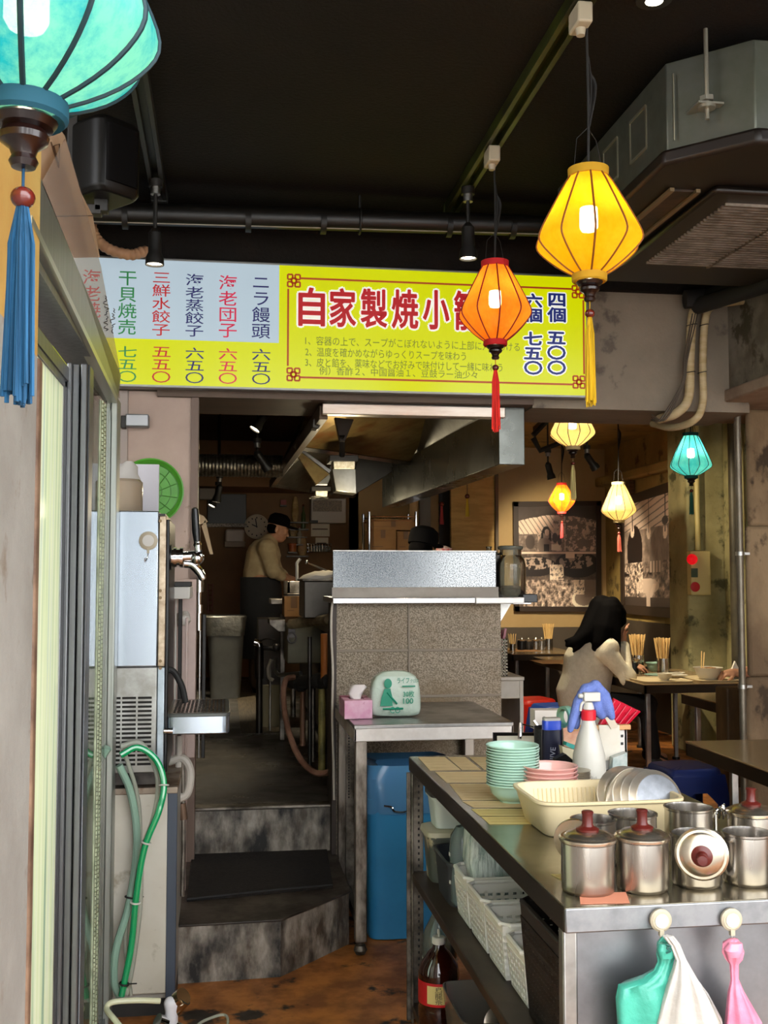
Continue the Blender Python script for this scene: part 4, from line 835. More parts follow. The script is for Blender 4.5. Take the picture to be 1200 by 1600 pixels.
for k in range(9): b.tube([PY(482+k*4.4, 850, 11.3), PY(483+k*4.2, 862, 11.3)], .004, 5)
for y in (850, 856, 862): b.tube([PY(481, y, 11.3), PY(518, y, 11.3)], .004, 5).tube([PY(481, y, 11.3), PY(481, y, 11.4)], .004, 5)
b.obj('wire_frame', K['chrome'], t, world=True); B().sph(PY(500, 857, 11.36), .12, .05, .035).obj('folded_cloth', M('white_cloth', '#9aa0a4', .8), t, world=True)
rn = random.Random(5)
for lab, nm, cat, x, y0, y1, w_, c in (('tall amber packet hanging right of the clock', 'hanging_packet', 'packet', 461, 776, 815, 10, '#8a6a34'), ('dark green bottle beside the hanging amber packet', 'sauce_bottle', 'bottle', 474, 790, 826, 7, '#3d4a20'), ('brown paper bundle hanging above the cook\'s cap peak', 'paper_bundle', 'bundle', 458, 818, 838, 12, '#6e5232'), ('pale bottle standing in front of the cook\'s face', 'sauce_bottle', 'bottle', 468, 824, 850, 8, '#a39a86'), ('orange red tub on the shelf before the cook', 'sauce_tub', 'tub', 457, 849, 862, 13, '#a2481c'), ('tan sack slumped on the shelf beside the orange tub', 'sack', 'sack', 472, 838, 868, 14, '#8b6a42'), ('small red sign high beside the hanging amber packet', 'small_sign', 'sign', 443, 781, 789, 9, '#8a2a22')):
    Y = 11.34; a = PY(x, y1, Y); c2 = PY(x, y0, Y); r = w_*.5*Y/1700; H = c2.z-a.z
    t = thing(nm, lab, cat, a)
    if cat in ('bottle',): B().lathe([(r*.9, 0), (r, H*.05), (r, H*.6), (r*.35, H*.78), (r*.35, H)], n=16).obj('bottle_body', M('bottle', c, .3), t); B().cyl((0, 0, H*.97), (0, 0, H*1.05), r*.42, n=12).obj('cap', K['bead'], t)
    elif cat == 'tub': B().lathe([(r*.85, 0), (r, H*.8), (r*1.08, H*.82), (r*1.08, H), (.01, H)], n=20).obj('tub_body', M('tub', c, .4, 0, '#b86a30', 9), t)
    elif cat == 'sign': B().box(-r, r, -.005, .005, 0, H).obj('plate', M('plate', c, .5), t, bevel=.002)
    else:
        b = B().loft([(0, 0, 0, r*.7, r*.4), (0, 0, H*.3, r, r*.6), (0, 0, H*.8, r*.85, r*.5), (0, 0, H, r*.4, r*.3)], 16, 3)
        for v in b.v: v.x += rn.uniform(-.1, .1)*r
        b.obj('bag_body', M('bag', c, .6, 0, '#b89a5e', 12), t)
t = thing('wall_shelf', 'dark wall shelf of bottles and packets beside the cook', 'shelf', PY(465, 850, 11.39))
b = B()
for xa, xb, yy in ((452, 482, 815.5), (452, 482, 826.5), (450, 480, 838.5), (463, 473, 850.5), (448, 482, 868.5), (450, 464, 862.5), (438, 448, 789.5)): p, q = PY(xa, yy, 11.3), PY(xb, yy, 11.3); b.box(p.x, q.x, 11.27, 11.4, p.z-.012, p.z)
b.obj('board', K['dark_steel'], t, world=True)
t = thing('ladle', 'thin steel skewer lying slanted over the kitchen counter', 'utensil', PY(500, 885, 8.0)); B().tube([PY(480, 879, 8.0), PY(524, 898, 6.1)], .006, 6).sph(PY(479, 878.5, 8.0), .014).obj('rod', K['chrome'], t, world=True)
t = thing('tap', 'white swan neck tap on the far kitchen counter', 'tap', PY(465, 885, 8.5)); B().tube([(PY(464, 886, 8.5).x, 8.5, 1.22), PY(464, 884, 8.5)], .012, 8).tube(spl([PY(464, 886, 8.5), PY(464, 880, 8.5), PY(469, 873, 8.5)], 4), .012, 8).obj('spout', K['white'], t, world=True)
# stove line
t = thing('stove_counter', 'dark greasy stove counter with pipes along the kitchen aisle', 'stove', (.8, 5.9, .41))
GD = M('greasy_dark_iron', '#33291f', .45, .5, '#1c1712', 6, detail=8)
B().box(.53, 1.12, 5.12, 8.8, 1.15, 1.22).obj('worktop', M('greasy_steel_top', '#6d6455', .35, .8, '#4b4336', 9), t, world=True, bevel=.006)
B().box(.60, 1.1, 5.15, 8.7, .50, 1.15).obj('body', GD, t, world=True)
b = B()
for xa, xb, ya, yb, Y in ((437, 446, 960, 1160, 7.0), (512, 518, 985, 1235, 5.2), (420, 424, 1040, 1150, 7.4)):
    p, q = PY(xa, yb, Y), PY(xb, ya, Y); B().box(p.x, q.x, Y, Y+.04, .41, q.z).obj('leg', K['dark_steel'] if xa > 500 else K['steel_dirty'], t, world=True, bevel=.004)
for nm, xx, ya, yb, r, Y, m in (('pipe', 503, 1070, 1208, .019, 5.45, M('yellow_green_pipe', '#9a8f50', .5, 0, '#5c5630', 12)), ('pipe', 489, 1075, 1190, .013, 5.8, K['steel_dirty']), ('pipe', 473, 1070, 1165, .016, 6.2, M('rusty_valve', '#a07a62', .5, .3)), ('pipe', 458, 1072, 1120, .016, 6.6, K['steel_dirty']), ('pipe', 484, 995, 1200, .011, 5.5, K['dark_steel']), ('pipe', 508, 990, 1060, .022, 5.3, M('orange_board', '#b0682c', .6))):
    B().tube([PY(xx, ya, Y), PY(xx, yb, Y)], r, 12).obj(nm, m, t, world=True)
B().tube([PY(456, 1066, 6.0), PY(516, 1064, 5.25)], .035, 12).sph(PY(470, 1068, 5.8), .045).sph(PY(500, 1064, 5.4), .05, .05, .04).obj('burner', M('soot_black', '#0f0d0b', .7, bump=.6, bscale=60), t, world=True)
B().tube([PY(430, 1030, 7.0), PY(431, 1050, 6.8), PY(436, 1055, 6.6), PY(470, 1052, 6.0)], .012, 8).obj('guard_rail', K['dark_steel'], t, world=True)
t = thing('gas_hose', 'reddish brown gas hose drooping from the stove to the floor', 'hose', PY(445, 1062, 5.7))
B().tube(spl([PY(459, 1058, 5.7), PY(447, 1062, 5.65), PY(443, 1085, 5.6), PY(446, 1120, 5.5), PY(455, 1155, 5.4), PY(470, 1187, 5.3), PY(490, 1206, 5.2), PY(508, 1208, 5.15), PY(521, 1201, 5.1)], 6), .015, 10).obj('tube', M('red_brown_rubber', '#8d6852', .6, 0, '#6e4c3a', 9), t, world=True)
t = thing('metal_tank', 'dark grey square metal tank on the stove counter', 'tank', PY(498, 966, 5.9))
a, c = PY(475, 966, 5.9), PY(525, 908, 5.9); B().box(a.x, c.x+.1, 5.9, 6.3, 1.222, c.z).obj('tank_body', M('dull_grey_tank', '#57534d', .4, .7, '#433f39', 3), t, world=True, bevel=.006)
B().box(a.x-.01, c.x+.11, 5.89, 6.31, c.z, c.z+.012).obj('rim', K['steel_dirty'], t, world=True, bevel=.003)
t = thing('wiping_cloth', 'crumpled pale cloth lying on the square metal tank', 'cloth', PY(505, 905, 5.9)); b = B().loft([(.5, 6.05, c.z+.012, .09, .1), (.52, 6.05, c.z+.03, .085, .1), (.56, 6.05, c.z+.05, .06, .07), (.57, 6.05, c.z+.055, .03, .03)], 22, 3)
for v in b.v: v.z += .006*math.sin(v.x*90)*math.cos(v.y*60) if v.z > c.z+.02 else 0
b.obj('folds', M('pale_cloth', '#b9b0a2', .9), t, world=True)
t = thing('metal_tray', 'shallow steel tray on the counter by the cook', 'tray', PY(462, 912, 7.6))
a, c = PY(449, 927, 7.6), PY(492, 908, 7.6); B().box(a.x, c.x, 7.6, 7.62, a.z, c.z).box(a.x, a.x+.02, 7.6, 8.1, a.z, c.z).box(a.x, c.x, 7.6, 8.1, a.z-.01, a.z).obj('tray_body', K['steel_dirty'], t, world=True, bevel=.003)
B().box(a.x, c.x, 7.6, 8.1, 1.222, a.z-.012).obj('support', K['dark_steel'], t, world=True)
t = thing('noodle_boiler', 'grey boiler box with a latch at the aisle side of the stove', 'boiler', PY(462, 1037, 6.4))
a, c = PY(449, 1037, 6.4), PY(470, 977, 6.4); B().box(a.x, c.x+.12, 6.4, 6.8, a.z, c.z).obj('casing', M('olive_grey_enamel', '#7a745a', .5, 0, '#5f5a44', 4), t, world=True, bevel=.006)
B().tube([PY(454, 975, 6.39), PY(480, 972, 6.3), PY(515, 968, 5.6)], .03, 10).obj('lid_roll', M('tan_lid', '#9b8a68', .5, 0, '#6c5d42', 12), t, world=True)
b = B(); c = PY(456, 983, 6.39); b.box(c.x-.02, c.x+.02, 6.385, 6.4, c.z-.05, c.z).tube([c+Vector((.025*math.cos(k*PI/6), -.012, -.05+.03*math.sin(k*PI/6))) for k in range(12)], .005, 6, closed=True); b.obj('latch', K['dark_steel'], t, world=True)
a, c = PY(421, 982, 6.6), PY(446, 968, 6.6); t = thing('side_shelf', 'bright steel ledge jutting into the kitchen aisle', 'shelf', a)
B().prism([(a.x, c.z), (c.x, c.z), (c.x, a.z-.02), (c.x-.04, a.z-.02), (a.x, c.z-.03)], 6.6, 6.9).obj('ledge', K['steel_dirty'], t, world=True, bevel=.003)
a, c = PY(423, 944, 7.4), PY(449, 936, 7.4); B().box(a.x, c.x, 7.4, 7.7, a.z, c.z).obj('upper_ledge', K['steel_dirty'], t, world=True, bevel=.003)
t = thing('standpipe_tap', 'chrome standpipe tap with white hose in the kitchen aisle', 'tap', PZ(407, 1145, .41)); Q4 = lambda x, y, Y=7.3: PY(x, y, Y)
B().tube([Q4(405, 1145), Q4(405, 1060)], .022, 10).tube([Q4(405, 1060), Q4(405, 1010)], .03, 12).obj('standpipe', GD, t, world=True)
B().tube(spl([Q4(397, 1003), Q4(405, 1006), Q4(405, 1022)], 4), .022, 12).cyl(Q4(404, 1010), Q4(404, 1022), .024, n=14).obj('tap_head', K['chrome'], t, world=True)
B().tube([Q4(408, 1012), Q4(430, 1014)], .016, 10).sph(Q4(432, 1012), .03).tube([Q4(404, 1002), Q4(416, 998), Q4(430, 1000)], .006, 6).obj('cross_pipe', K['dark_steel'], t, world=True)
B().tube(spl([Q4(424, 1030), Q4(419, 1045), Q4(420, 1058), Q4(427, 1063)], 5), .012, 8).obj('white_hose', K['cream'], t, world=True)
t = thing('kitchen_cabinet', 'olive cabinet door under the far kitchen counter', 'cabinet', PZ(418, 1130, .41)); a, c = PY(408, 1125, 7.6), PY(427, 1070, 7.6); B().box(a.x, c.x+.05, 7.6, 8.0, .41, c.z).obj('door', M('olive_door', '#6a6040', .5), t, world=True, bevel=.004)
B().box(a.x-.02, c.x+.06, 7.62, 8.02, c.z, 1.15).obj('carcass', GD, t, world=True)
t = thing('white_cable', 'thin white cable running down the left edge of the stone wall', 'cable', PY(520, 945, 4.9))
B().tube(spl([PY(527, 937, 4.885), PY(519, 945, 4.885), PY(517.5, 990, 4.885), PY(520, 1050, 4.885), PY(519, 1120, 4.885), PY(521, 1190, 4.885), PY(522, 1250, 4.885)], 6), .0055, 8).obj('cable', M('off_white_cable', '#c4bcae', .5), t, world=True)

# ================================================================== stone half wall, steel shelf, table
STONE = M('grey_granite', '#a39582', .6, 0, '#635743', 190, detail=3, lo=.38, hi=.6, col3='#6e5a3c', scale3=1.6, lo3=.5, hi3=.72, bump=.2, bscale=90)
GROUT = M('granite_grout', '#857a6c', .8)
SX0, SX1 = .492, 1.272
struct('wall_partition', B().box(SX0, SX1, 4.935, 5.11, 0, 1.325), STONE, smooth=False)
gb = B(); xj = PY(639, 1000, 4.93).x
for yy in (1016, 1088):
    z = PY(650, yy, 4.93).z; gb.box(SX0, SX1, 4.929, 4.936, z-.006, z+.006)
gb.box(xj-.005, xj+.005, 4.929, 4.936, .9, 1.325).box(SX0, SX1, 4.931, 4.936, .46, .47)
struct('trim_10', gb, GROUT, bevel=.002)
struct('trim_11', B().box(SX0-.006, SX0+.014, 4.92, 5.1, 0, 1.325), M('dark_wall_edge', '#3a3029', .6), smooth=False)
t = thing('counter_shelf', 'long stainless shelf capping the granite half wall', 'shelf', (.9, 4.95, 1.325))
x2 = PY(839, 936, 4.86).x; xm = PY(743, 940, 4.86).x
ST2 = M('bright_shelf_steel', '#d9d9d9', .22, .9, '#bdbdbb', 4)
B().box(SX0-.01, xm, 4.86, 5.35, 1.326, 1.352).obj('shelf_board', ST2, t, world=True, bevel=.003)
B().box(xm+.001, x2-.06, 4.858, 5.35, 1.324, 1.352).obj('shelf_board', M('white_shelf_edge', '#e6e4e0', .35, .3), t, world=True, bevel=.003)
B().box(x2-.09, x2, 4.95, 5.3, 1.318, 1.327).obj('end_plate', ST2, t, world=True, bevel=.002)
B().prism([(SX1, 1.32), (x2-.09, 1.32), (SX1, 1.22)], 4.98, 5.0).obj('bracket', K['steel'], t, world=True)
a, c = PY(519, 935, 4.9), PY(778, 918, 4.9)
b = B(); b.slab([PY(519, 935, 4.89), PY(779, 934, 4.89), PY(779, 917, 4.95), PY(519, 918, 4.95)], (0, .006, 0)); b.obj('splash_lip', M('splash_lip', '#cfc8c0', .45, .2, '#b9b1a8', 5), t, world=True, smooth=False)
t = thing('steel_screen', 'upright mirror-like speckled steel screen standing on the stainless shelf', 'screen', (.87, 4.96, 1.36))
a, c = PY(520, 920, 4.96), PY(775, 862, 4.96)
B().box(a.x, c.x, 4.96, 4.972, 1.352, c.z).obj('sheet', M('mirror_speckled_steel', '#77797b', .12, 1, '#545657', 200, detail=2, lo=.45, hi=.62, r2=.3), t, world=True, bevel=.002)
B().box(a.x, c.x, 4.955, 4.977, c.z, c.z+.004).obj('folded_edge', K['steel'], t, world=True)
t = thing('black_holder', 'small black block at the right end of the stainless shelf', 'holder', PY(829, 934, 4.9)); a, c = PY(817, 938, 4.9), PY(840, 929, 4.9); B().box(a.x, c.x, 4.9, 4.98, 1.3275, c.z+.002).obj('block', K['black_gloss'], t, world=True, bevel=.003)
JY = 5.02; p = PY(798, 928, JY); t = thing('glass_jar', 'large glass jar with dark leaves inside on the stainless shelf', 'jar', (p.x, JY, 1.353))
r = .072
GL = glassy('jar_glass', '#cfcdb8', .86, .02)
B().lathe([(r*.9, 0), (r, .012), (r, .15), (r*.9, .178), (r*.72, .195), (r*.72, .225), (r*.78, .23)], n=36, cap=False).obj('jar_body', GL, t)
B().lathe([(.001, 0), (r*.9, .0), (r*.9, .004), (.001, .004)], n=30).obj('jar_base', M('jar_base_glass', '#3c4038', .1), t)
B().lathe([(r*.8, .222), (r*.84, .228), (r*.84, .236), (r*.7, .24), (r*.7, .232)], n=36, closed=True).obj('rim', M('jar_rim_glass', '#8b8e80', .08, trans=.5), t)
B().lathe([(.001, .004), (r*.93, .006), (r*.95, .04), (r*.5, .052), (.001, .046)], n=24).obj('leaves', M('dark_tea_leaves', '#2b241c', .8, 0, '#4a3d2c', 60, bump=.8, bscale=90), t)
t = thing('jar_cover', 'glass lid lying beside the jar behind the steel screen', 'lid', (p.x-.09, JY+.06, 1.56))
B().lathe([(.05, 0), (.055, .006), (.04, .016), (.012, .02), (.012, .034), (.016, .04), (.001, .042)], n=24).mv(0, 0, -.01).obj('lid_glass', GL, t)
B().box(-.06, .06, -.06, .06, -.205, -.012).obj('stand', K['dark_steel'], t)
# steel table
t = thing('steel_table', 'stainless steel table standing against the granite half wall', 'table', (.82, 4.55, 0))
TX0, TX1, TY0, TY1 = .500, 1.134, 4.205, 4.92
B().box(TX0, TX1, TY0, TY1, .86, .876).obj('tabletop', K['steel'], t, world=True, bevel=.003)
B().box(TX0, TX1, TY0, TY0+.012, .812, .862).box(TX0, TX0+.012, TY0, TY1, .812, .862).box(TX1-.012, TX1, TY0, TY1, .812, .862).obj('apron', M('bright_apron_steel', '#e9e4de', .42, .45, '#cdc6be', 6), t, world=True, bevel=.003)
LS = M('scratched_leg_steel', '#a39a8f', .45, .75, '#4f463c', 9, stretch=(1, 1, .35), detail=9, lo=.45, hi=.62)
for x, y in ((TX0+.008, TY0+.01), (TX1-.05, TY0+.012), (TX1-.05, TY1-.05), (TX0+.01, TY1-.05)):
    b = B().box(x, x+.045, y, y+.045, .05, .815); l = b.obj('leg', LS, t, world=True, bevel=.004)
    f = B().cyl((x+.0225, y+.0225, .035), (x+.0225, y+.0225, .06), .014, n=12).lathe([(.002, 0), (.018, .002), (.026, .018), (.02, .036), (.008, .042)], (x+.0225, y+.0225, 0), 18).mv(0, 0, 0); o = f.obj('adjustable_foot', K['steel_dirty'], t, world=True); o.parent = l
B().box(TX0+.02, TX0+.045, TY0+.05, TY1-.04, .09, .13).obj('lower_rail', K['dark_steel'], t, world=True)
a, c = PY(541, 1262, 4.7), PY(549, 1158, 4.7); b = B().box(a.x, c.x+.012, 4.7, 4.72, .06, .81); b.obj('slotted_post', K['steel_dirty'], t, world=True)
b = B()
for k in range(24): z = .5+k*.0125; b.box(a.x+.008, a.x+.014, 4.698, 4.701, z, z+.007)
b.obj('post_slots', K['black'], t, world=True)
a, c = PY(960, 1142, 4.2), PY(798, 1130, 4.2); 
p = PY(790, 1136, TY0-.001); 
t = thing('tissue_box', 'pink tissue box on the steel table with a tissue pulled out', 'tissue box', (PZ(552, 1117, .876).x, 4.36, .877), rz=0)
a, c = PY(538, 1116, 4.37), PY(582, 1094, 4.37)
PKB = M('pink_marbled_card', '#d99ab6', .6, 0, '#e8c0d0', 14, col3='#b0557c', scale3=11, lo3=.55, hi3=.62)
B().box(a.x, c.x, 4.37, 4.57, .877, c.z).obj('carton', PKB, t, world=True, bevel=.003)
cx = (a.x+c.x)/2; b = B(); b.loft([(cx, 4.46, c.z-.005, .018, .05), (cx-.004, 4.46, c.z+.02, .03, .03), (cx+.008, 4.46, c.z+.045, .034, .025), (cx+.016, 4.45, c.z+.055, .022, .012)], 18, 3)
for v in b.v: v.x += .004*math.sin(v.z*300+v.y*80)
b.obj('tissue', M('white_tissue', '#e4dcda', .9), t, world=True)
B().box(cx-.03, cx+.03, 4.42, 4.5, c.z, c.z+.001).obj('opening', M('slot_grey', '#7a4a5c', .7), t, world=True)
BAG = M('pale_green_plastic', '#c9d6c8', .35, 0, '#b7c8b9', 5, bump=.5, bscale=16)
p = PZ(608, 1112, .876); t = thing('plastic_bag_pack', 'pale green printed pack of plastic bags on the steel table', 'pack', (p.x, 4.44, .877))
a, c = PY(570, 1112, 4.40), PY(649, 1048, 4.40); W = c.x-a.x; H = c.z-.877
b = B().loft([(0, 0, 0, W*.47, .035), (0, 0, H*.1, W*.5, .045), (0, 0, H*.65, W*.5, .045), (0, .0, H*.9, W*.42, .035), (0, .0, H, W*.2, .015)], 36, 5)
for v in b.v: v.y += .004*math.sin(v.x*60+v.z*40); v.x += .003*math.sin(v.z*90)
b.obj('pack_body', BAG, t, sub=1)
b = B(); G = M('green_print', '#1f8a6c', .5); yq = -.056
U = lambda u: -W*.5+W*u
fit_text(b, 'ライフ', U(.50), U(.74), H*.74, H*.86, yq, .01); fit_text(b, 'クロス', U(.76), U(.93), H*.75, H*.83, yq, .004); fit_text(b, '30枚', U(.62), U(.84), H*.44, H*.58, yq, .012); fit_text(b, '100', U(.62), U(.82), H*.30, H*.42, yq, .02); fit_text(b, 'CO', U(.36), U(.56), H*.10, H*.24, yq, .004)
b.sph((U(.32), yq, H*.74), .016, .0012, .02).loft([(U(.29), yq, H*.26, .026, .001), (U(.3), yq, H*.45, .022, .001), (U(.31), yq, H*.63, .012, .001)], 12).tube([(U(.3), yq, H*.55), (U(.5), yq, H*.3)], .004, 5).tube([(U(.22), yq, H*.2), (U(.62), yq, H*.2)], .004, 5)
b.box(U(.6), U(.86), yq, yq+.0006, H*.66, H*.69); b.obj('green_print', G, t, smooth=False)
# blue bin under the table
t = thing('blue_bin', 'tall blue plastic bin standing under the steel table', 'bin', (.76, 4.52, 0)); BL = M('blue_bin_plastic', '#2f7fae', .4, 0, '#2a739f', 3)
b = B().loft([(.755, 4.53, .004, .17, .155), (.755, 4.53, .545, .185, .17), (.755, 4.53, .56, .19, .175)], 40, 7); b.obj('bin_body', BL, t, world=True, bevel=.003)
b = B().loft([(.755, 4.53, .50, .19, .175), (.755, 4.53, .56, .197, .182), (.755, 4.53, .64, .192, .18), (.755, 4.53, .69, .18, .165), (.755, 4.53, .67, .12, .12), (.755, 4.53, .60, .14, .13)], 48, 6, cap=False)
for v in b.v: v.x += .006*math.sin(v.z*60+v.y*50); v.y += .007*math.sin(v.x*70+v.z*30)
b.obj('liner', glassy('blue_film', '#5f9cc8', .45, .2), t, world=True)
zc = PY(640, 1262, 4.35).z; b = B().tube(spl([PY(600, 1259, 4.352), PY(612, 1261, 4.345), PY(617, 1268, 4.34), PY(634, 1268, 4.34), PY(640, 1261, 4.345), PY(655, 1259, 4.352)], 4), .004, 6); b.obj('wire_handle', K['chrome'], t, world=True)
# ================================================================== service counter
CX0, CX1, CY0, CY1, CT = .616, 1.262, 1.94, 3.615, .85
t = thing('service_counter', 'stainless service counter with open side shelves in the foreground', 'counter', (.94, 2.78, 0))
TOPM = M('counter_top_steel', '#a39a84', .13, .9, '#8d856f', 3, r2=.26)
B().box(CX0, CX1, CY0, CY1, CT-.006, CT).obj('countertop', TOPM, t, world=True, bevel=.002)
B().box(CX0, CX1, CY0-.002, CY0+.012, CT-.046, CT-.001).obj('front_edge', M('front_edge_steel', '#97999c', .36, .9, '#7f8184', 16, r2=.48), t, world=True, bevel=.003)
EDG = M('dark_counter_edge', '#3a3027', .38, .7, '#2a221b', 6)
B().box(CX0-.002, CX0+.012, CY0+.004, CY1, CT-.046, CT-.001).box(CX1-.012, CX1, CY0+.004, CY1, CT-.046, CT-.001).box(CX0, CX1, CY1-.012, CY1, CT-.046, CT-.001).obj('side_edge', EDG, t, world=True, bevel=.003)
PAN = M('front_panel_steel', '#8f9195', .32, .92, '#5c5b5d', 3.5, detail=10, lo=.42, hi=.72, r2=.5)
B().box(CX0+.028, CX1-.01, CY0+.03, CY0+.04, .06, CT-.046).obj('front_panel', PAN, t, world=True, bevel=.003)
B().box(CX1-.02, CX1-.01, CY0+.04, CY1-.02, .05, CT-.05).obj('right_panel', K['steel_dirty'], t, world=True)
B().box(CX0+.002, CX0+.03, CY0+.02, CY0+.05, 0, CT-.046).obj('leg', K['steel'], t, world=True, bevel=.004)
b = B().box(CX0, CX0+.006, CY1-.045, CY1-.008, 0, CT-.046).box(CX0, CX0+.045, CY1-.012, CY1-.006, 0, CT-.046).box(CX0-.012, CX0+.002, CY1-.02, CY1-.008, 0, CT-.05); b.obj('leg', K['steel_dirty'], t, world=True, bevel=.002)
b = B()
for k in range(38): b.box(CX0-.0008, CX0+.001, CY1-.030, CY1-.024, .03+k*.02, .038+k*.02).box(CX0+.026, CX0+.032, CY1-.0135, CY1-.0115, .03+k*.02, .038+k*.02)
b.obj('leg_slots', K['black'], t, world=True)
B().box(CX1-.03, CX1-.002, CY1-.04, CY1-.01, 0, CT-.046).obj('leg', K['steel_dirty'], t, world=True)
SH = M('brown_stained_shelf', '#4d4034', .45, .5, '#352b22', 6)
ZS = .478
B().box(CX0+.002, CX1-.02, CY0+.04, CY1-.015, ZS-.028, ZS).obj('middle_shelf', SH, t, world=True, bevel=.003)
B().box(CX0+.002, CX1-.02, CY0+.04, CY1-.015, .03, .055).obj('lower_shelf', SH, t, world=True, bevel=.003)
# menu papers under the clear cover
PMAT = [M('menu_paper_tan', '#e4cb9c', .5, 0, '#d8bd8a', 9), M('menu_paper_yellow', '#e6d48e', .5, 0, '#dcc87e', 9)]
INKB = M('brown_print', '#b08e5c', .7)
def sheet(label, px, m=0, n=4, group='menu sheets on the counter', mat=None):
    q = [PZ(x, y, CT+.0006) for x, y in px]; t = thing('menu_sheet', label, 'paper', q[0], group)
    B().slab(q, (0, 0, .0005)).obj('paper', mat or PMAT[m], t, world=True, smooth=False)
    b = B()
    for k in range(n):
        u = (k+.7)/(n+.5); a = q[0].lerp(q[3], u); c = q[1].lerp(q[2], u); a, c = a.lerp(c, .08), a.lerp(c, .92-.3*((k*7) % 3)/3); w_ = Vector((0, .0012, 0)); up = Vector((0, 0, .0007))
        b.add([a-w_+up, c-w_+up, c+w_+up, a+w_+up], [[0, 1, 2, 3]])
    if n: b.obj('print', INKB, t, world=True, smooth=False)
    return t
sheet('tan menu sheet at the far left corner of the counter', [(653, 1183), (695, 1183), (720, 1203), (672, 1204)])
sheet('tan menu sheet second along the far row', [(699, 1183), (727, 1183), (752, 1203), (722, 1203)])
sheet('tan menu sheet third along the far row, beside the mint bowls', [(733, 1183), (766, 1183), (790, 1203), (757, 1203)])
sheet('wide tan menu sheet just in front of the far row of three', [(680, 1206), (780, 1206), (800, 1223), (698, 1223)], 0, 3)
sheet('striped tan menu sheet left of the bottom mint bowl', [(702, 1225), (790, 1225), (820, 1250), (722, 1250)], 0, 6)
sheet('creased tan menu sheet in front of the mint bowls', [(722, 1252), (810, 1251), (824, 1262), (740, 1262)], 0, 2)
sheet('narrow yellow menu strip, farther of two beside the cream basin', [(736, 1264), (825, 1264), (838, 1275), (750, 1275)], 1, 2)
sheet('narrow yellow menu strip, nearer of two beside the cream basin', [(752, 1276.5), (840, 1276), (850, 1288), (765, 1288)], 1, 2)
sheet('small yellow note left of the nearest lidded pot', [(860, 1366), (889, 1366), (900, 1382), (880, 1377)], 1, 2)
sheet('salmon pink note under the nearest lidded pot', [(905, 1396), (978, 1394), (984, 1411), (907, 1413)], 0, 0, mat=M('salmon_paper', '#dd8f70', .6))
# bowls
MINT = M('mint_melamine', '#b4d8c6', .22, 0, '#acd0be', 3, coat=.4); PINK = M('pink_melamine', '#f0bab0', .22, 0, '#e8b0a6', 3, coat=.4)
def bowl_b(R, H, foot=.5, t=.0028):
    pr = [(R*foot*.9, 0), (R*foot, .001), (R*foot, .006), (R*.62, .009), (R*.81, H*.45), (R*.885, H*.84), (R*.91, H-.0042), (R*1.0, H-.0036), (R*1.006, H-.001), (R*.99, H), (R*.945, H-.002), (R*.90, H*.84), (R*.8, H*.48), (R*.55, .014), (.002, .012)]
    return B().lathe(pr, n=48)
ORD = ['topmost', 'second', 'third', 'fourth', 'fifth', 'sixth', 'seventh', 'eighth', 'ninth', 'tenth', 'eleventh', 'twelfth', 'thirteenth', 'fourteenth']
f = PZ(806, 1257, CT); bc = Vector((f.x+.002, f.y+.036, CT)); RM = .0705
NM, PM_ = 15, .0072
o0 = bowl_b(RM, .05).obj('mint_bowl', MINT)
for k in range(NM):
    o = o0 if k == 0 else o0.copy()
    if k: COL.objects.link(o)
    o.location = bc+Vector((.0008*math.sin(k*2.1), .0008*math.cos(k*1.7), .0005+k*PM_)); i = NM-1-k
    tag(o, 'bottom mint green bowl of the tall stack, its whole side showing' if k == 0 else f'{ORD[i]} mint green bowl {"of" if i == 0 else "from the top of"} the tall stack', 'bowl', 'mint green bowls in a tall stack')
pc = PY(859, 1236, 2.80); pc.z = CT
o0 = bowl_b(.0735, .05).obj('pink_bowl', PINK)
for k in range(6):
    o = o0 if k == 0 else o0.copy()
    if k: COL.objects.link(o)
    o.location = pc+Vector((.0006*math.sin(k*2.7), 0, .0005+k*.0108)); i = 5-k
    tag(o, f'{ORD[i]} pink bowl {"of" if i == 0 else "from the top of"} the low stack' if k else 'lowest pink bowl of the low stack, partly behind the cream basin', 'bowl', 'pink bowls in a low stack')
# cream basin with ribbed inside
z = .932; c4 = [PZ(830, 1263, z), PZ(1083, 1276, z), PZ(1090, 1228, z), PZ(806, 1228, z)]
bx0, bx1, by0, by1 = .712, 1.075, 2.425, 2.70
t = thing('plastic_basin', 'cream rectangular plastic basin holding steel plates', 'basin', ((bx0+bx1)/2, (by0+by1)/2, CT+.0005))
W, D_ = (bx1-bx0)/2, (by1-by0)/2
CRM = M('cream_basin_plastic', '#ecdcb4', .4, 0, '#e2cfa2', 2.5)
b = B().loft([(0, 0, 0, W*.84, D_*.82), (0, 0, .004, W*.86, D_*.84), (0, 0, .075, W*.97, D_*.96), (0, 0, .076, W*1.0, D_*1.0), (0, 0, .083, W*1.0, D_*1.0), (0, 0, .083, W*.945, D_*.93), (0, 0, .006, W*.83, D_*.81)], 64, 7); b.obj('basin_body', CRM, t, bevel=.0015)
b = B()
for k in range(26):
    x = -W*.78+k*W*1.56/25; b.tube([(x, D_*.815, .012), (x, D_*.90, .066)], .0028, 5)
b.obj('inner_ribs', CRM, t)
